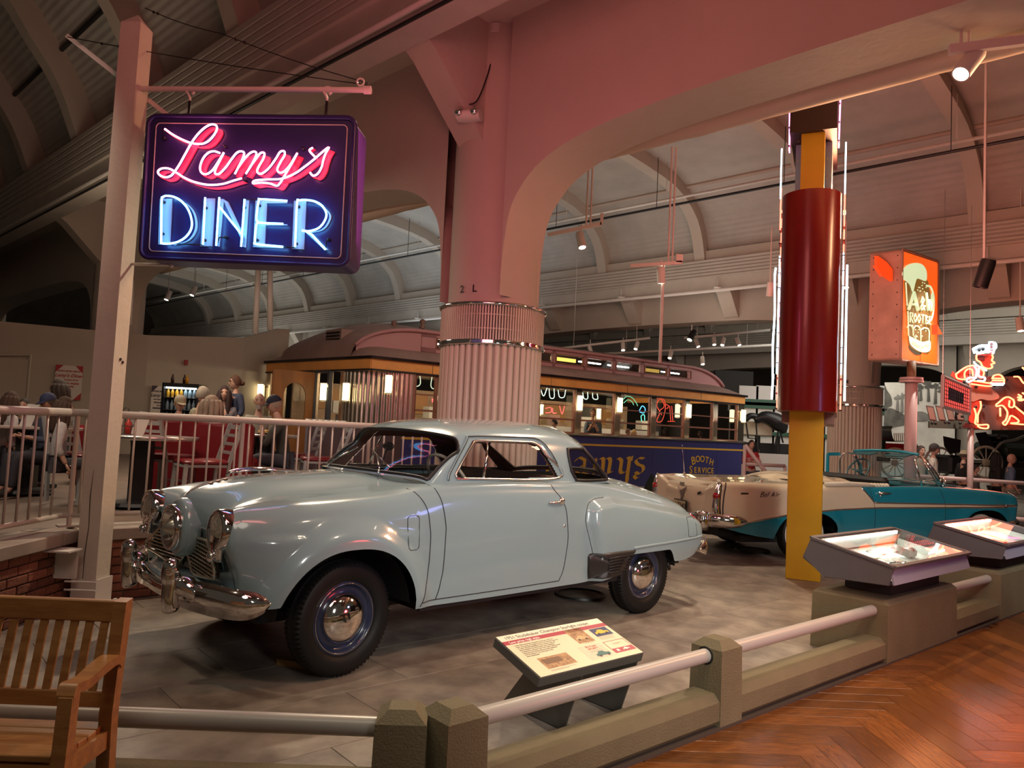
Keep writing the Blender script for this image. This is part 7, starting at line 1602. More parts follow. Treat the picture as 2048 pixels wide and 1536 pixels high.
a = [PY(1500+x/3.657, 480+y/3.657, 13.9) for x, y in ((1372, 620), (1408, 690), (1372, 690))]; m_ = MB(); m_.add([tuple(p) for p in a]+[tuple(p-an*.1) for p in a], [(0, 1, 2), (3, 4, 5), (0, 1, 4, 3), (1, 2, 5, 4), (2, 0, 3, 5)]); Sg(m_, 'arrow_tip', red_a)
lamp('AREA', AW(1240, 500, .5), 8, (1, .35, .15), .7, AW(1240, 500, 2.0))
# --- carhop neon board
co, cdv, cn_ = plane_sign((1936, 752), 14.6, .05)
CH = lambda x, y, o=0.: PL(1740+x/5.909, 640+y/5.909, co+cn_*o, cn_)
bb = V3(PY(1941, 860, 14.7)[0], 14.7, 0)
t2_ = thing('carhop_sign', 'brown neon signboard on posts showing a waitress with a tray and a sitting dog', 'sign', bb)
kw = dict(cls=CH, tt=t2_, nn_=cn_, base=bb)
brn = mat('board_brown', (.13, .075, .065), .5)
flat([(1155, 668), (3200, 668), (3200, 1300), (1155, 1300)], 'board', brn, -.08, .07, smooth_pts=False, **kw)
flat([(685, 1195), (1160, 1185), (1160, 1292), (685, 1275)], 'lower_board', mat('board_green', (.09, .10, .08), .5), -.10, .06, smooth_pts=False, **kw)
redf = mat('figure_red', (.52, .05, .03), .45); skf = mat('figure_skin', (.55, .22, .16), .5); whf = mat('figure_white', (.62, .60, .62), .5)
flat([(1215, 340), (1235, 395), (1330, 392), (1455, 400), (1470, 350), (1492, 320), (1480, 272), (1412, 260), (1400, 292), (1300, 300)], 'cap_shape', whf, .03, .02, **kw)
txt('EATS', .10, redf, 'cap_lettering', t2_, frame(CH(1430, 335, .06)-bb, (0, 0, -1), tuple(cdv)), .002)
flat([(1255, 405), (1262, 470), (1305, 500), (1332, 550), (1400, 575), (1447, 558), (1432, 525), (1472, 508), (1440, 480), (1450, 440), (1440, 405)], 'head_shape', redf, .02, .02, smooth_pts=False, **kw)
flat([(1262, 420), (1340, 420), (1350, 470), (1310, 480), (1290, 500), (1262, 470)], 'hair_shape', mat('figure_dark', (.14, .02, .02), .5), .045, .008, **kw)
flat([(1015, 640), (1080, 590), (1150, 550), (1220, 535), (1300, 560), (1345, 610), (1340, 690), (1250, 700), (1130, 712), (1030, 690)], 'torso_shape', redf, .02, .02, **kw)
flat([(950, 660), (975, 605), (1040, 690), (1130, 740), (1080, 750)], 'bow_shape', redf, .0, .015, smooth_pts=False, **kw)
flat([(1130, 730), (1330, 750), (1440, 820), (1515, 890), (1500, 932), (1400, 952), (1300, 935), (1190, 962), (1180, 800)], 'skirt_shape', skf, .01, .02, **kw)
flat([(1185, 712), (1290, 722), (1400, 745), (1440, 735), (1440, 785), (1370, 778), (1200, 755)], 'arm_shape', redf, .05, .012, **kw)
flat([(1190, 960), (1290, 950), (1310, 1040), (1270, 1130), (1280, 1225), (1230, 1225), (1160, 1190), (1190, 1060)], 'leg_shape', redf, .0, .02, **kw)
flat([(1095, 1250), (1130, 1215), (1180, 1240), (1260, 1240), (1385, 1235), (1390, 1282), (1300, 1285), (1110, 1275)], 'shoe_shape', mat('figure_dark', (.14, .02, .02), .5), .02, .02, **kw)
flat([(1430, 740), (1440, 690), (1470, 652), (1540, 650), (1580, 690), (1590, 750), (1500, 765)], 'tray_shape', redf, .03, .012, **kw)
flat([(1490, 1000), (1540, 960), (1590, 920), (1640, 912), (1700, 945), (1720, 1010), (1800, 1080), (1860, 1180), (1870, 1240), (1660, 1240), (1570, 1240), (1610, 1180), (1610, 1060), (1560, 1015), (1500, 1020)], 'dog_shape', mat('figure_dull', (.32, .05, .035), .5), -.005, .015, **kw)
nr1 = glow('neon_carhop', (1, .16, .07), 5); nw1 = glow('neon_cap', (.62, .90, 1), 5)
def ntube(pts, m, o=.085, r_=.016): m_ = MB(); m_.tube([CH(x, y, o) for x, y in (cr(pts, len(pts)*4) if len(pts) > 2 else pts)], r_, 6); Sg(m_, 'neon_tube', m, True, None, bb, t2_)
for p in ([(1215, 340), (1235, 395)], [(1215, 340), (1300, 300), (1400, 292), (1412, 260), (1480, 272), (1492, 320), (1470, 350), (1455, 400)], [(1260, 400), (1400, 380)], [(1408, 300), (1405, 385)], [(1230, 490), (1235, 510), (1280, 545), (1380, 598)], [(1232, 540), (1262, 600), (1250, 690)], [(1290, 560), (1285, 660), (1355, 680), (1345, 720), (1270, 718)], [(1140, 705), (1170, 685), (1228, 680), (1225, 705), (1170, 730), (1142, 722)], [(1430, 750), (1588, 750)], [(1450, 766), (1575, 766)]): ntube(p, nw1)
for p in ([(1258, 412), (1262, 470), (1305, 500), (1332, 550), (1400, 575), (1447, 556), (1432, 525), (1472, 508), (1440, 480), (1452, 440), (1440, 408)], [(1015, 640), (1080, 590), (1150, 550), (1220, 535)], [(1015, 640), (1035, 690), (1130, 705)], [(1120, 690), (1120, 620), (1160, 580), (1205, 590), (1215, 660)], [(1300, 560), (1345, 610), (1340, 660)], [(1185, 715), (1290, 728), (1400, 745), (1440, 735)], [(1195, 755), (1370, 780), (1440, 782)], [(1440, 695), (1470, 655), (1540, 650), (1582, 700), (1582, 740)], [(1450, 690), (1570, 692)], [(1445, 715), (1575, 716)], [(1230, 1040), (1252, 1120), (1240, 1225)], [(1305, 958), (1310, 1030), (1276, 1120), (1272, 1215)], [(1245, 1228), (1300, 1240), (1390, 1238), (1388, 1280), (1310, 1275), (1270, 1250)],
          [(1490, 1000), (1540, 960), (1590, 920), (1640, 912), (1698, 945)], [(1650, 950), (1645, 1020), (1690, 1030), (1705, 980), (1690, 935)], [(1700, 1010), (1760, 1060), (1830, 1120), (1865, 1200)], [(1490, 1000), (1500, 1020), (1560, 1010), (1600, 1045), (1625, 1100), (1605, 1180), (1570, 1215), (1600, 1240), (1640, 1180), (1670, 1130), (1750, 1180), (1745, 1212), (1665, 1222), (1880, 1240)], [(1537, 1035), (1540, 1140)],
          [(1700, 670), (1760, 675), (1810, 740), (1880, 780)], [(1750, 880), (1790, 905), (1745, 915), (1795, 930), (1750, 945), (1800, 950), (1850, 900), (1800, 860)], [(1800, 560), (1850, 600), (1900, 560)], [(1830, 470), (1860, 520), (1900, 540)]): ntube(p, nr1)
lamp('AREA', CH(1500, 950, .7), 14, (1, .18, .10), 1.2, CH(1500, 950, 3)+V3(-1, 0, -1))
for x in (1190, 3000):
    q = CH(x, 1300, -.06); m_ = MB(); m_.cyl((q[0], q[1], 0), (q[0], q[1], q[2]+.02), .055, n=14); Sg(m_, 'pole', mat('pole_pink', (.48, .36, .34), .4), True, None, bb, t2_)
for k in range(4):
    x = 660+k*110; pts = [(x, 1010), (x+85, 1022), (x+125, 1195), (x+45, 1190)]; t_ = flat(pts, 'small_frame', mat('frame_dark', (.12, .08, .07), .5), -.06, .02, smooth_pts=False, **kw); c = np.mean(pts, 0); flat([tuple(c+(np.array(p)-c)*.82) for p in pts], 'frame_face', mat('frame_face', (.34, .20, .16), .5), -.035, .006, smooth_pts=False, **kw)
m_ = MB()
for (x, y) in ((1290, 355), (1335, 345), (1185, 650), (1275, 700), (1115, 735), (1255, 790), (1470, 780), (1250, 1030), (1340, 1020), (1610, 705), (1705, 1030), (735, 1220), (775, 1222), (890, 1212), (935, 1214), (1065, 1218), (1030, 1105), (1090, 1140)): m_.ball(tuple(CH(x, y, .06)), .03, 8, 5)
Sg(m_, 'insulators', BLACK, True, None, bb, t2_)['kind'] = 'stuff'
# --- hanging red leaded window
so, sd, sn = plane_sign((1885, 752), 12.6, .45)
SW = lambda x, y, o=0.: PL(1740+x/5.909, 640+y/5.909, so+sn*o, sn)
t3 = thing('hanging_window', 'small red leaded glass panel in a pale frame hanging from wires', 'window panel', SW(860, 660)); sb_ = SW(860, 660)
k3 = dict(cls=SW, tt=t3, nn_=sn, base=sb_, smooth_pts=False); q4 = [(860, 665), (1178, 805), (1170, 1108), (852, 1022)]
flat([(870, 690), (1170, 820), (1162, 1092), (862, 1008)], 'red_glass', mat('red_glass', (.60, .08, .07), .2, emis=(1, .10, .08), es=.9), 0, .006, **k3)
flat([(930, 790), (1110, 870), (1105, 990), (930, 940)], 'blue_glass', mat('blue_glass', (.06, .07, .12), .2), .008, .003, **k3)
m_ = MB(); m_.tube([SW(x, y, .0) for x, y in q4], .035, 6, closed=True); Sg(m_, 'frame', mat('pole_pink', (.48, .36, .34), .4), False, None, sb_, t3)
m_ = MB()
for k in range(1, 14):
    f = k/14; m_.tube([SW(865+310*f, 680+137*f, .014), SW(858+308*f, 1010+85*f, .014)], .006, 4)
for k in range(1, 7): f = k/7; m_.tube([SW(868, 680+330*f, .014), SW(1168, 815+280*f, .014)], .006, 4)
Sg(m_, 'lead_lines', BLACK, False, None, sb_, t3)['kind'] = 'stuff'
for x, y0 in ((860, 660), (1180, 800)): m_ = MB(); a = SW(x, y0); m_.cyl(a, a+V3(0, 0, 3.2), .005, n=4); Sg(m_, 'wire', STEEL, False, None, sb_, t3)
# ================================================================== TRACK SPOTLIGHTS
hot = glow('lamp_hot', (1, .92, .72), 14)
SPM = MB().lathe([(0, .12), (.05, .12), (.055, .10), (.055, -.10), (.047, -.10), (.044, -.075)], n=16).mesh('spot_can', WHITEP, 40); SPL = MB().lathe([(0, -.078), (.046, -.078)], n=16).mesh('spot_lens', hot)
SPB = SPM.copy(); SPB.materials.clear(); SPB.materials.append(BLACK)
STM = MB().cyl((0, 0, 0), (0, 0, 1), .010, n=6).mesh('stem', WHITEP)
def spot(px, py, Y, lab, sc_=1., tilt=(.4, 0), blk=False, group=None, lit=True, drop=.26):
    q = PY(px, py, Y); t = thing('track_spotlight', lab, 'spotlight', q, 0, group); t.scale = (sc_,)*3
    c = link('can', SPB if blk else SPM, t); c.rotation_euler = (tilt[0], tilt[1], 0)
    if lit: l = link('lens', SPL, c)
    st_ = link('stem', STM, t, (0, 0, .10)); st_.scale = (1, 1, (drop-.10)/sc_)
spot(1937, 128, 5.6, 'large white spotlight hanging at the upper right corner', 1.25, (-.2, .65)); spot(1162, 482, 12.5, 'white spotlight left of the pink pendant pipes under the far band', 1.3, (-.3, -.2)); spot(1322, 552, 12.9, 'white spotlight hanging just above the far ceiling band', 1.3, (.1, -.1))
spot(1540, 580, 14, 'white spotlight hanging left of the red drum', 1.2, (.2, 0), lit=False, drop=1.2); spot(1690, 565, 14.5, 'white spotlight hanging right of the red drum', 1.2, (-.3, 0), drop=1.2)
spot(1968, 550, 11.5, 'black spotlight hanging above the carhop signboard', 2.0, (.2, .2), True, lit=False, drop=3.4); spot(2040, 650, 15, 'spotlight at the right edge above the carhop signboard', 1.3, (-.2, 0), drop=3.2)
for k, (px, py) in enumerate(((1180, 698), (1246, 694), (1273, 692), (1394, 687), (1428, 683), (1446, 684), (1476, 684), (1405, 722), (1341, 710))): spot(px, py, 22, 'small white spotlight above the diner roof, '+ORD[k]+' of the far row', 1.15, (-.4, .3*(k % 3-1)), group='far spotlights above the diner')
spot(1383, 672, 21, 'small black spotlight in the far row above the diner roof', 1.6, (-.4, .5), True)
for k, (px, py) in enumerate(((274, 605), (336, 592), (387, 583))): spot(px, py, 20, 'small lit spotlight under the far left vault, '+ORD[k]+' from the left', 1.2, (-.3, .2), group='spotlights under the far left vault', drop=2.0)
# pendant rails
def rail3(pts, lab, r_=.02, m=WHITEP, cat='track rail'):
    m_ = MB(); m_.tube(pts, r_, 6)
    if cat == 'track rail' and abs(pts[0][2]-pts[1][2]) < 1: [m_.cyl(pts[0]*(1-f)+pts[1]*f, (pts[0]*(1-f)+pts[1]*f)*V3(1, 1, 0)+V3(0, 0, 7.9), .010, n=4) for f in (.15, .85)]
    if cat == 'railing': [m_.cyl(p*V3(1, 1, 0), p, r_*.8, n=6) for p in (pts[0], pts[-1])]
    tag(m_.build('track_rail', m, None, True), lab, cat)
a = PY(1095, 470, 12.5); b = PY(1203, 448, 12.5); m_ = MB(); m_.beam(a, b, .05, .06); c = PY(1172, 456, 12.5); 
for dx in (0, .07): m_.cyl(c+V3(dx, 0, 0), c+V3(dx, 0, 2.0), .018, n=6)
m_.box(tuple(b+V3(0, 0, .08)), (.05, .05, .2)); tag(m_.build('track_rail', WHITEP), 'pink-lit track rail on paired pendant pipes at left of the vault', 'track rail')
a = PY(1260, 532, 12.9); b = PY(1364, 525, 12.9); m_ = MB(); m_.beam(a, b, .05, .06); c = PY(1336, 530, 12.9)
for dx in (0, .07): m_.cyl(c+V3(dx, 0, 0), c+V3(dx, 0, 2.1), .018, n=6)
m_.box(tuple(b+V3(-.05, 0, .07)), (.12, .05, .14)); m_.cyl(c-V3(.08, 0, 0), (c[0]-.08, c[1], PY(1325, 726, 12.9)[2]), .028, n=8); tag(m_.build('track_rail', WHITEP), 'pink-lit track rail with a long drop pipe in front of the diner roof', 'track rail')
m_ = MB(); a = PY(1898, 100, 5.6); b = PY(2200, 62, 5.4); m_.beam(a, b, .05, .07); m_.cyl(PY(1922, 97, 5.6), PY(1922, 60, 5.6), .012, n=6); tag(m_.build('track_rail', WHITEP), 'grey track rail carrying the large spotlight at the upper right', 'track rail')
for (p, q, Y, lab) in (((1120, 697), (1300, 676), 22, 'white track rail above the left half of the diner roof'), ((1368, 676), (1540, 660), 22, 'white track rail above the right half of the diner roof'), ((1200, 708), (1545, 690), 23, 'long pale pipe beyond the diner roof'), ((540, 525), (540, 660), 15.6, 'white vertical pipe rising left of the diner roof'), ((517, 535), (510, 668), 15.4, 'second white vertical pipe rising behind the partition wall'), ((262, 560), (258, 650), 15.2, 'thick white pipe behind the sign post')):
    rail3([PY(p[0], p[1], Y), PY(q[0], q[1], Y)], lab, .06 if p[0] == q[0] or p[0] in (517, 262) else .04)
# ================================================================== BACKGROUND GALLERY
grn = mat('stripe_green', (.03, .10, .06), .5)
def panel(px0, px1, py0, py1, Y, m, name='wall_panel', th=.1):
    a = PY(px0, py0, Y); b = PY(px1, py1, Y); m_ = MB(); m_.box(((a[0]+b[0])/2, Y, (a[2]+b[2])/2), (abs(b[0]-a[0]), th, abs(a[2]-b[2]))); return m_
t = thing('gallery_wall', 'white panelled exhibit wall with thin green stripes behind the columns', 'wall', PY(1620, 900, 26))
o_ = PY(1620, 900, 26)
for k in range(9):
    x0 = 1478+k*34; m_ = panel(x0, x0+33, 771, 960, 26, wp); Sg(m_, 'panel', wp, False, None, o_, t)
for y in (809, 815): m_ = panel(1478, 1775, y, y+2.2, 25.93, grn); Sg(m_, 'green_stripe', grn, False, None, o_, t)
m_ = panel(1478, 1775, 868, 875, 25.9, grn); Sg(m_, 'green_stripe', grn, False, None, o_, t)
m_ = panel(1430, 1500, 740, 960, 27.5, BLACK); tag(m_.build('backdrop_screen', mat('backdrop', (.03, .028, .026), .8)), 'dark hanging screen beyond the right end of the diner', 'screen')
# mural
mo = PY(1770, 765, 23.5); t = thing('landscape_mural', 'large grey landscape mural with trees beside the mug sign pole', 'mural', mo)
mm = mat('mural_paper', (.66, .62, .54), .7, noise=.35, nscale=.9, c2=(.40, .38, .33)); md = mat('mural_dark', (.035, .033, .028), .8, noise=.8, nscale=2.5, c2=(.14, .13, .11)); mg = mat('mural_grey', (.26, .25, .22), .8, noise=.6, nscale=2, c2=(.12, .11, .10))
MU = lambda x, y, o=0.: PL(1740+x/5.909, 640+y/5.909, V3(0, 23.5-o, 0), V3(0, -1, 0))
km = dict(cls=MU, tt=t, nn_=V3(0, -1, 0), base=mo, th=.01)
flat([(172, 738), (1000, 738), (1000, 1900), (172, 1900)], 'mural_sheet', mm, 0, smooth_pts=False, **km)
flat([(172, 760), (200, 830), (245, 900), (260, 1000), (215, 1030), (172, 1060)], 'print_tree', md, .02, **km); flat([(172, 1060), (240, 1040), (330, 1080), (420, 1140), (430, 1230), (300, 1260), (172, 1290)], 'print_bush', md, .02, **km)
random.seed(5)
for (x, y0, y1, w) in ((330, 860, 990, 60), (380, 840, 1000, 45), (600, 745, 860, 70), (690, 740, 870, 80), (780, 740, 900, 70), (850, 742, 950, 60), (560, 800, 900, 40)):
    for _ in range(5): cx, cy = x+random.uniform(-w, w)*.5, random.uniform(y0, (y0+y1)/2); flat([(cx+random.uniform(.6, 1)*w*.45*math.cos(a), cy+random.uniform(.6, 1)*w*.35*math.sin(a)) for a in np.linspace(0, 5.6, 8)], 'print_foliage', mg if x < 500 else md, .02+.002*random.random(), **km)
    m_ = MB(); m_.tube([MU(x, y0+20, .03), MU(x+random.uniform(-10, 10), y1+90, .03)], [.02, .05], 5); Sg(m_, 'print_trunk', md if x > 500 else mg, False, None, mo, t)
flat([(520, 1140), (540, 1090), (590, 1080), (640, 1090), (690, 1120), (700, 1180), (600, 1195), (530, 1180)], 'print_motorcar', mg, .03, **km)
# counters and rails of the gallery
tag(panel(1490, 1600, 905, 945, 24, BLACK).build('low_display', mat('low_white', (.55, .52, .48), .5)), 'long low white display base beyond the convertible', 'display base')
tag(panel(1486, 1600, 884, 962, 25, BLACK).build('engine_bench', BLACK), 'dark bench of machine parts behind the boy in the red hoodie', 'bench')
for (p, q, Y, lab) in (((1490, 890), (1562, 985), 16, 'sloping stair handrail beside the right end of the diner'), ((1486, 928), (1570, 932), 17, 'short horizontal handrail in front of the boy in the red hoodie'), ((1830, 952), (2100, 970), 14.8, 'upper horizontal railing in front of the visitors'), ((2000, 1035), (2120, 1045), 14.6, 'lower horizontal rail beyond the farther display case')):
    rail3([PY(p[0], p[1], Y), PY(q[0], q[1], Y)], lab, .045, mat('pole_pink', (.48, .36, .34), .4), 'railing')
for k in range(4): rail3([PY(1835+k*60, 975+k*3, 14.8), PY(2100, 992+k*14, 14.8)], ['topmost', 'second', 'third', 'lowest'][k]+' thin wire cable of the gallery railing behind the convertible', .006, STEEL, 'cable')
# vintage vehicles seen in part
def spoked(c, r_, par, m, base, n=12, yaw=.0):
    ax = Vector((math.sin(yaw), math.cos(yaw), 0)); ex = Vector((math.cos(yaw), -math.sin(yaw), 0)); c = Vector(tuple(c))-Vector(tuple(base))
    m_ = MB(); m_.tube([c+ex*r_*math.cos(a)+Vector((0, 0, r_*math.sin(a))) for a in np.linspace(0, 2*math.pi, 33)[:-1]], r_*.09, 8, closed=True); w = m_.build('wheel_rim', m, par, True)
    m_ = MB(); [m_.cyl(c, c+ex*r_*.95*math.cos(a)+Vector((0, 0, r_*.95*math.sin(a))), .012, n=5) for a in np.linspace(0, 2*math.pi, n+1)[:-1]]; m_.lathe([(0, -.06), (.07, -.05), (.07, .05), (0, .06)], c, tuple(ax), 12); m_.build('spokes', m, w)['kind'] = 'stuff'
ivory = mat('ivory_tyre', (.62, .56, .44), .5); vgreen = mat('vint_green', (.01, .03, .018), .3, coat=.4); vred = mat('vint_red', (.36, .012, .025), .35); vblack = mat('vint_black', (.012, .012, .014), .35)
vo_ = PY(1800, 960, 19); t = thing('red_carriage', 'red and black early motor wagon with slatted seat under the mural', 'carriage', vo_)
def bx(px0, px1, py0, py1, Y, d, name, m, tt, base, bev=.02):
    a = PY(px0, py0, Y); b = PY(px1, py1, Y); m_ = MB(); m_.box(((a[0]+b[0])/2-base[0], Y-base[1]+d/2, (a[2]+b[2])/2-base[2]), (abs(b[0]-a[0]), d, abs(a[2]-b[2])), None, bev); return m_.build(name, m, tt)
bx(1770, 1812, 886, 905, 19, 1.0, 'red_body', vred, t, vo_); bx(1764, 1830, 905, 916, 19, 1.0, 'chassis', vgreen, t, vo_); bx(1760, 1772, 880, 905, 19, 1.0, 'green_side', vgreen, t, vo_)
P_ = [PY(x, y, 18.9)-vo_ for x, y in cr([(1785, 852), (1783, 862), (1788, 880), (1800, 884), (1815, 882)], 14)]; m_ = MB(); m_.grid([[p, p+V3(0, .9, 0)] for p in P_]); m_.build('seat_back', vblack, t, True)
for k in range(8): m_ = MB(); p = PY(1788+k*4, 866, 18.9)-vo_; m_.cyl(p, PY(1789+k*4, 882, 18.9)-vo_, .012, n=5); m_.build('seat_spindle', ivory, t)
spoked(PY(1790, 926, 18.9), .36, t, ivory, vo_); spoked(PY(1879, 924, 18.9), .36, t, ivory, vo_); bx(1785, 1880, 916, 922, 19, 1.0, 'long_frame', vblack, t, vo_); bx(1832, 1850, 892, 912, 19, .8, 'front_seat', vblack, t, vo_)
m_ = MB(); p = [PY(x, y, 18.8)-vo_ for x, y in cr([(1808, 905), (1820, 890), (1812, 878), (1826, 882), (1838, 895)], 14)]; m_.tube(p, .012, 5); m_.build('tiller', vblack, t)
vo_ = PY(1990, 960, 17.5); t = thing('black_touring_car', 'black early touring car with folded hood behind the visitors at right', 'car', vo_)
m_ = MB(); m_.add([tuple(PY(x, y, Y)-vo_) for Y in (17.5, 18.7) for x, y in ((1950, 866), (1972, 864), (2012, 930), (1996, 945), (1965, 905))], [(0, 1, 2, 3, 4), (5, 6, 7, 8, 9), (0, 1, 6, 5), (1, 2, 7, 6), (2, 3, 8, 7), (3, 4, 9, 8), (4, 0, 5, 9)]); m_.build('folded_hood', vblack, t, 30)
bx(2005, 2090, 885, 925, 17.6, 1.3, 'body', vgreen, t, vo_, .12); bx(1975, 2090, 922, 940, 17.6, 1.3, 'chassis', vblack, t, vo_); spoked(PY(1972, 925, 17.4), .36, t, ivory, vo_); spoked(PY(2085, 930, 17.4), .36, t, ivory, vo_)
m_ = MB(); p = [PY(x, y, 17.4)-vo_ for x, y in cr([(1985, 905), (2005, 885), (2030, 880), (2048, 872)], 10)]; m_.tube(p, .03, 6); m_.build('windscreen_stay', STEEL, t, True); bx(1996, 2020, 868, 884, 17.8, .6, 'seat', vblack, t, vo_, .06)
vo_ = PY(1905, 960, 17.8); t = thing('black_carriage_hood', 'dark buggy top and body seen left of the carhop sign post', 'carriage', vo_)
m_ = MB(); m_.add([tuple(PY(x, y, Y)-vo_) for Y in (17.8, 18.8) for x, y in ((1886, 872), (1922, 880), (1920, 905), (1900, 908), (1888, 892))], [(0, 1, 2, 3, 4), (5, 6, 7, 8, 9), (0, 1, 6, 5), (1, 2, 7, 6), (2, 3, 8, 7), (3, 4, 9, 8), (4, 0, 5, 9)]); m_.build('buggy_top', vblack, t, 30); bx(1900, 1930, 910, 950, 17.9, .9, 'body', vblack, t, vo_, .06)
vo_ = PY(1540, 900, 24.5); t = thing('hanging_chassis', 'black and cream vintage car body and chassis parts beyond the diner end', 'car part', vo_)
m_ = MB(); P_ = cr([(1490, 840), (1500, 832), (1512, 834), (1516, 846)], 10); m_.tube([PY(x, y, 24.4)-vo_ for x, y in P_], .10, 8); P_ = cr([(1510, 840), (1528, 834), (1548, 840), (1562, 852), (1568, 866)], 14); m_.tube([PY(x, y, 24.4)-vo_ for x, y in P_], [.12, .14, .15, .18, .2, .22, .24, .26, .28, .28, .26, .24, .2, .14, .1], 8); m_.build('fenders', vblack, t, True)
bx(1486, 1545, 842, 872, 24.6, .1, 'cream_panel', ivory, t, vo_); bx(1515, 1519, 872, 955, 24.7, .1, 'support_post', vblack, t, vo_); bx(1555, 1559, 872, 955, 24.7, .1, 'support_post', vblack, t, vo_)
for P_ in ([(1492, 846), (1496, 876), (1514, 878), (1512, 846)], [(1556, 862), (1550, 890)], [(1560, 862), (1566, 886)]): m_ = MB(); m_.tube([PY(x, y, 24.3)-vo_ for x, y in P_], .03, 5); m_.build('strut', vblack, t)
m_ = MB(); m_.lathe([(.25, 0), (.02, .5)], G(1302, 985)+V3(0, 0, .0), n=8); tag(m_.build('small_evergreen', mat('evergreen', (.01, .02, .012), .9, noise=.4, nscale=30), None, True), 'tiny dark potted evergreen at the foot of the diner', 'plant')
# ================================================================== PEOPLE
def skinm(V, E, Rr, m, sub=1, name='body'):
    me = bpy.data.meshes.new(name); me.from_pydata(V, E, []); o = bpy.data.objects.new(name, me); col.objects.link(o)
    md_ = o.modifiers.new('s', 'SKIN'); md_.use_smooth_shade = True; md_.use_x_symmetry = False
    for i, r_ in enumerate(Rr): me.skin_vertices[0].data[i].radius = r_ if isinstance(r_, tuple) else (r_, r_)
    me.skin_vertices[0].data[0].use_root = True
    s2 = o.modifiers.new('b', 'SUBSURF'); s2.levels = sub; s2.render_levels = sub
    dg = bpy.context.evaluated_depsgraph_get(); out = bpy.data.meshes.new_from_object(o.evaluated_get(dg)); bpy.data.objects.remove(o); bpy.data.meshes.remove(me)
    out.materials.clear(); out.materials.append(m); out.polygons.foreach_set('use_smooth', [True]*len(out.polygons)); out.name = name; return out
SK = {'pale': mat('skin_pale', (.52, .30, .22), .5), 'mid': mat('skin_mid', (.38, .20, .14), .5), 'dark': mat('skin_dark', (.20, .10, .07), .5)}
dksh = mat('shoe_dark', (.03, .026, .024), .5)
def cmat(c): return mat('cloth_%.2f_%.2f_%.2f' % c, c, .8, noise=.12, nscale=20)
def headmesh(skin, turn, tiltx):
    nx, ny = 22, 18; A = []
    for i in range(ny+1):
        ph = math.pi*i/ny; row = []
        for k in range(nx):
            a = 2*math.pi*k/nx; x = .074*math.sin(ph)*math.sin(a); y = -.094*math.sin(ph)*math.cos(a); z = .118*math.cos(ph)
            fr = max(0, -y/.094)
            if z < -.01: x *= 1-.28*min(1, -z/.11); y *= 1-.10*min(1, -z/.11)*(1 if y > 0 else .3)
            y -= .022*math.exp(-(x/.014)**2-((z+.012)/.022)**2)*(fr > .3)            # nose
            y += .010*(math.exp(-((abs(x)-.030)/.014)**2-((z-.018)/.012)**2))*(fr > .3)  # eye sockets
            y -= .007*math.exp(-(x/.022)**2-((z+.058)/.009)**2)*(fr > .3)             # lips
            y -= .010*math.exp(-(x/.025)**2-((z+.095)/.018)**2)*(fr > .2)             # chin
            row.append((x, y, z))
        A.append(row)
    m_ = MB(); m_.grid(A, closed_v=True)
    for s in (-1, 1): m_.ball((s*.074, .004, -.004), .024, 8, 6, (.35, .7, 1.15))
    R = Matrix.Rotation(turn, 3, 'Z') @ Matrix.Rotation(tiltx, 3, 'X'); return m_, R
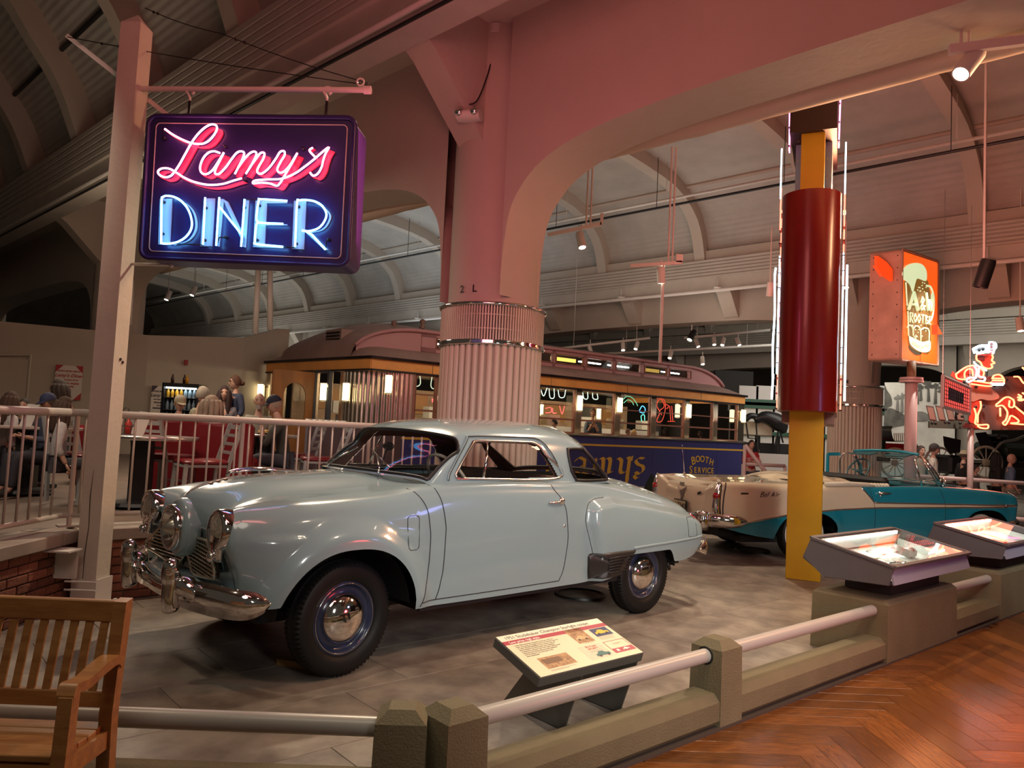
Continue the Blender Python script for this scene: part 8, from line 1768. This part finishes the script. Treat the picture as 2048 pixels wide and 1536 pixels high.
def person(px, py, Y, floor, lab, facing=0., sit=False, shirt=(.3, .3, .3), legs=(.03, .03, .04), hair=(.05, .03, .02), style='short', hat=None, skin='pale', turn=0., nod=0., arms='down', H=None, lean=0., glasses=False, beard=None, group=None, scarf=None):
    q = PY(px, py, Y); base_h = 1.28 if sit else 1.60; s = (q[2]-floor)/base_h; s = max(.72, min(1.12, s))
    t = thing('person', lab, 'person', (q[0], Y, q[2]-base_h*s), facing, group); t.scale = (s, s, s)
    hz = .52 if sit else .92; top = base_h-hz
    def L(y, z): return (0, y-lean*(z-hz), z)
    chest = L(0, hz+top*.50); neck = L(.01, hz+top*.78); hb = L(-.005, hz+top*.88)
    V = [(0, 0, hz), L(0, hz+top*.25), chest, neck, hb]; E = [(0, 1), (1, 2), (2, 3), (3, 4)]; Rr = [(.13, .10), (.115, .085), (.135, .095), (.05, .05), (.048, .048)]
    SV, SE, SR = [(0, 0, hz-.03), L(0, hz+top*.25), chest, L(.005, hz+top*.70)], [(0, 1), (1, 2), (2, 3)], [(.145, .115), (.13, .10), (.155, .115), (.075, .065)]
    hands = []
    for sg in (-1, 1):
        sh = (sg*.155, chest[1], hz+top*.66)
        if arms == 'down': el = (sg*.21, chest[1]+.03, hz+top*.28); wr = (sg*.20, chest[1]-.08, hz+.0)
        elif arms == 'fwd': el = (sg*.22, chest[1]-.10, hz+top*.30); wr = (sg*.08, chest[1]-.33, hz+top*.36)
        elif arms == 'face': el = (sg*.18, chest[1]-.20, hz+top*.24); wr = (sg*.035, chest[1]-.24, hz+top*.62)
        elif arms == 'cross': el = (sg*.22, chest[1]-.05, hz+top*.30); wr = (-sg*.06, chest[1]-.20, hz+top*.38)
        i = len(V); V += [sh, el, wr]; E += [(2, i), (i, i+1), (i+1, i+2)]; Rr += [.058, .042, .030]
        j = len(SV); mid = tuple((a+b)/2 for a, b in zip(el, wr)); SV += [sh, el, mid]; SE += [(2, j), (j, j+1), (j+1, j+2)]; SR += [.072, .056, .048]
        d = Vector(wr)-Vector(el); d.normalize(); hands.append((Vector(wr), d, sg))
    LV, LE, LR = [(0, 0, hz-.01)], [], [(.145, .115)]
    for sg in (-1, 1):
        if sit: P_ = [(sg*.10, -.02, hz), (sg*.12, -.42, hz+.02), (sg*.12, -.45, .10), (sg*.12, -.56, .04)]
        else: P_ = [(sg*.09, 0, hz-.08), (sg*.10, -.01, .50), (sg*.11, .02, .09), (sg*.12, -.12, .04)]
        i = len(V); V += P_; E += [(0, i), (i, i+1), (i+1, i+2), (i+2, i+3)]; Rr += [.08, .055, .038, .035]
        m_ = MB(); m_.ball((P_[3][0], P_[3][1]-.02, P_[3][2]+.012), .055, 12, 8, (.9, 2.1, .95)); m_.build('shoe', dksh, t, True)
        j = len(LV); LV += P_[:3]; LE += [(0, j), (j, j+1), (j+1, j+2)]; LR += [.10, .072, .058]
    ho = Matrix.Rotation(facing, 3, 'Z') @ Vector((hb[0], hb[1]-.015, 0))*s; t.location.x -= ho.x; t.location.y -= ho.y
    body = skinm(V, E, Rr, SK[skin], 1, 'body'); bo = link('body', body, t)
    hc = Vector((hb[0], hb[1]-.015, hb[2]+.085)); hm, R = headmesh(skin, turn, nod)
    for (w, d, sg) in hands:   # palm and five fingers
        up = Vector((sg, 0, .2)).normalized(); sd = d.cross(up).normalized(); c = w+d*.045; hm_pts = []
        hm.T = None
    m_ = MB(); m_.v = [tuple(hc+R @ Vector(p)) for p in hm.v]; m_.f = list(hm.f); m_.mi = [0]*len(m_.f)
    for (w, d, sg) in hands:
        sd = d.cross(Vector((sg, .3, 1))).normalized(); nn2 = d.cross(sd).normalized(); m_.tube([w-d*.01, w+d*.03, w+d*.075, w+d*.09], [.024, .036, .036, .026], 8, flat=.5)
        for k, (o, l_) in enumerate(((-.028, .055), (-.010, .068), (.009, .064), (.027, .050))): b0 = w+d*.085+sd*o; m_.tube([b0, b0+d*l_*.5+nn2*.006, b0+d*l_*.85+nn2*.026], [.009, .0085, .006], 6)
        b0 = w+d*.03+sd*.034*sg; m_.tube([b0, b0+d*.03+sd*.028*sg, b0+d*.055+sd*.03*sg], [.011, .010, .007], 6)
    h_me = m_.mesh('head', SK[skin], True); bm = bmesh.new(); bm.from_mesh(body); bm.from_mesh(h_me); bm.to_mesh(body); bm.free(); body.polygons.foreach_set('use_smooth', [True]*len(body.polygons))
    link('shirt', skinm(SV, SE, SR, cmat(shirt), 1, 'shirt'), t); link('trousers', skinm(LV, LE, LR, cmat(legs), 1, 'trousers'), t)
    HR = lambda p: tuple(hc+R @ Vector(p)); dk = mat('feature_dark', (.02, .012, .01), .4)
    m_ = MB(); [m_.ball(HR((s_*.030, -.080, .016)), .010, 8, 6, (1.1, .5, .6)) for s_ in (-1, 1)]; m_.build('eyes', dk, t, True)
    m_ = MB(); [m_.tube([HR((s_*.016, -.089, .036)), HR((s_*.034, -.086, .040)), HR((s_*.048, -.074, .034))], .004, 5) for s_ in (-1, 1)]; m_.tube([HR((-.022, -.090, -.057)), HR((0, -.098, -.058)), HR((.022, -.090, -.057))], .0035, 5); m_.build('brows_and_mouth', mat('lip', (.18, .06, .05), .5), t, True)
    hm_ = cmat(hair)
    if style != 'bald':
        A = []
        for i in range(11):
            ph = math.pi*.62*i/10; row = []
            for k in range(24):
                a = 2*math.pi*k/24; fwd = max(0, math.cos(a)); lim = min(ph, math.pi*(.62-.34*fwd**1.0)); b = 1.10+(.05*math.sin(9*a+ph*7) if style == 'curly' else .015*math.sin(7*a)); w = 1.45 if style == 'curly' else 1.
                row.append(HR((.076*b*w*math.sin(lim)*math.sin(a), -.096*b*math.sin(lim)*math.cos(a)+(.01 if style == 'curly' else .004), .122*b*math.cos(lim)+.002)))
            A.append(row)
        m_ = MB(); m_.grid(A, closed_v=True)
        if style in ('long', 'curly'):
            w = .10 if style == 'long' else .20; n2_ = 9
            for k in range(n2_):
                a = math.pi*(.28+1.44*k/(n2_-1)); x = math.sin(a)*w*.75; y = -math.cos(a)*.085+.01; L_ = .30 if style == 'long' else .24
                pts = [HR((x*.8, y*.8, .06)), HR((x*1.05, y*1.05, -.03))]+[(hc.x+x*(1.1+.12*u), hc.y+y*1.1+.02*u+(.015*math.sin(5*u+k) if style == 'curly' else 0), hc.z-.05-L_*u) for u in (.3, .65, 1.)]
                m_.tube(cr(pts, 10), [.03, .036, .04, .042, .042, .04, .04, .038, .034, .028, .012], 8)
        if style == 'bun': m_.ball(HR((0, .125, .0)), .045, 12, 8)
        m_.build('hair', hm_, t, True)
    if hat:
        hmat = cmat(hat); m_ = MB(); A = []
        for i in range(8):
            ph = math.pi*.5*i/7; A.append([HR((.086*math.sin(ph)*math.sin(a), -.106*math.sin(ph)*math.cos(a)+.004, .03+.105*math.cos(ph))) for a in np.linspace(0, 2*math.pi, 25)[:-1]])
        m_.grid(A, closed_v=True); v = [[HR((.075*math.sin(a)*(1-.0*u), -.098*math.cos(a)-u*.075*math.cos(a), .034-.018*u)) for a in np.linspace(-1.1, 1.1, 11)] for u in (0, .5, 1)]; v2 = [[(p[0], p[1], p[2]+.007) for p in r_] for r_ in v]
        m_.grid(v); m_.grid(v2); m_.build('cap', hmat, t, True)
    if glasses:
        m_ = MB(); [m_.tube([HR((s_*.031+.022*math.cos(a), -.094, .014+.017*math.sin(a))) for a in np.linspace(0, 6.28, 13)[:-1]], .003, 5, closed=True) for s_ in (-1, 1)]; [m_.tube([HR((s_*.053, -.092, .018)), HR((s_*.076, .0, .018))], .0028, 5) for s_ in (-1, 1)]; m_.build('glasses', dk, t)
    if beard:
        m_ = MB(); v = [[HR((.058*math.sin(a)*(1-.25*u), -.100*math.cos(a)*(1-.02*u)-.006, -.045-.06*u)) for a in np.linspace(-1.3, 1.3, 11)] for u in (0, .5, 1)]; m_.grid(v); m_.build('beard', cmat(beard), t, True)
    return t
FP = PZ
person(470, 766, 12.0, FP, 'waitress standing in navy blouse and glasses, brown hair in a bun', -.7, False, (.035, .045, .085), hair=(.09, .035, .02), style='bun', glasses=True, turn=-.3)
person(360, 806, 9.3, FP, 'woman in a tan flat cap and grey cardigan seated at the booth', .6, True, (.42, .35, .30), hair=(.35, .22, .12), style='short', hat=(.42, .36, .24), turn=.1, nod=.25, arms='fwd')
person(424, 808, 8.9, FP, 'woman with long curly grey blond hair seen from behind in patterned top', 2.8, True, (.40, .38, .38), hair=(.36, .26, .19), style='curly', arms='fwd')
person(519, 802, 9.6, FP, 'bald man with grey beard in olive shirt seated facing the camera', .25, True, (.27, .25, .20), hair=(.2, .2, .2), style='bald', beard=(.40, .36, .33), arms='cross', nod=.1)
person(549, 808, 8.7, FP, 'person in a black cap and dark vest leaning over hands at the table', -1.25, True, (.045, .042, .035), hair=(.30, .22, .16), style='short', hat=(.010, .012, .03), arms='face', lean=.25, nod=.3)
person(406, 789, 10.8, FP, 'older man with thin grey hair in khaki shirt turned away', 2.6, True, (.22, .20, .14), hair=(.33, .28, .22), style='short')
person(449, 787, 11.8, FP, 'dark haired woman half hidden behind the curly haired woman', .3, True, (.16, .15, .17), hair=(.04, .02, .02), style='long')
person(22, 800, 8.2, FP, 'girl with long dark hair at the far left of the patio', 2.6, True, (.42, .40, .40), hair=(.05, .025, .015), style='long')
person(97, 803, 8.0, FP, 'person in a navy baseball cap eating at the left table', -.6, True, (.05, .06, .10), hair=(.04, .03, .02), hat=(.022, .028, .075), arms='fwd', nod=.35, skin='mid')
person(128, 812, 7.3, FP, 'girl with long brown hair seated right beside the capped eater', 2.2, True, (.45, .42, .42), hair=(.05, .025, .015), style='long', nod=.2)
person(118, 776, 9.2, FP, 'woman in sunglasses and mustard top standing behind the left table', -.8, True, (.50, .28, .05), hair=(.03, .018, .012), style='long', glasses=True, turn=-.3, skin='mid')
person(48, 812, 8.8, FP, 'child with dark hair between the girl and the capped eater', .2, True, (.03, .03, .04), hair=(.02, .015, .012))
DFL = .66
for (px, py, lab, kw_) in ((1109, 846, 'boy with black hair and blue shirt behind the diner window nearest the column', dict(shirt=(.03, .08, .35), hair=(.015, .01, .01), facing=-1.2, nod=.3)), (1186, 826, 'man in dark shirt standing at the counter inside the diner', dict(shirt=(.05, .07, .10), skin='mid', facing=0., arms='face')), (1256, 864, 'dark haired diner guest beside a blond guest behind the window', dict(hair=(.12, .05, .03), facing=1.2)), (1268, 865, 'blond diner guest seen from behind through the window', dict(hair=(.50, .36, .20), style='long', facing=2.4, shirt=(.4, .35, .3))), (1331, 862, 'diner guest in a dark cap below the red neon reflection', dict(hair=(.02, .015, .01), hat=(.02, .02, .022), style='long', facing=-1.0, skin='mid', shirt=(.06, .04, .05))), (1400, 868, 'boy with dark curly hair near the right end of the diner', dict(hair=(.02, .015, .01), facing=-1.3, skin='dark', shirt=(.03, .04, .09))), (781, 832, 'man with short hair behind the first diner window', dict(hair=(.06, .04, .03), facing=-1.4, skin='mid'))):
    q = PL(px, py, DO+DNn*.75, DNn); kw2 = dict(kw_); f_ = kw2.pop('facing'); person(px, py, float(q[1]), DFL, lab, f_, True, **kw2)
person(1503, 890, 17.5, 0, 'boy in a red hooded sweatshirt with white lettering beyond the diner end', .1, False, (.36, .012, .022), (.05, .07, .13), hair=(.02, .015, .012), arms='cross')
hd = col.objects[-1]
person(1842, 903, 15.6, 0, 'man in a beige sweater standing left of the capped man', .2, False, (.38, .31, .25), (.05, .06, .10), hair=(.06, .04, .03)); person(1869, 899, 15.4, 0, 'man in a cream hoodie and dark cap beside the sign pole', .9, False, (.46, .40, .34), (.10, .09, .08), hair=(.05, .03, .02), hat=(.06, .055, .055), turn=.3)
person(1929, 911, 15.8, 0, 'man in black wearing a tan cap by the carhop sign post', 1.6, False, (.015, .015, .017), (.02, .02, .02), hair=(.05, .03, .02), hat=(.42, .34, .22)); person(1952, 938, 15.6, 0, 'child in a grey shirt between two adults in black', .6, False, (.16, .17, .17), (.05, .05, .06), hair=(.03, .02, .02))
person(1994, 916, 16.0, 0, 'person dressed all in black left of the man in blue', 1.4, False, (.012, .012, .014), (.015, .015, .017), hair=(.02, .015, .012), style='long'); person(2023, 918, 15.4, 0, 'man with shaved head in a blue shirt and tan trousers at the right edge', 1.2, False, (.10, .15, .24), (.32, .26, .20), style='bald')
q = PY(1506, 912, 17.2); t = [o for o in col.objects if o.get('label', '').startswith('boy in a red')][0]
m_ = txt('DETROIT', .075, whf, 'shirt_lettering', t, frame((0, -.125, 1.24), (1, 0, 0), (0, 0, 1)), .002)
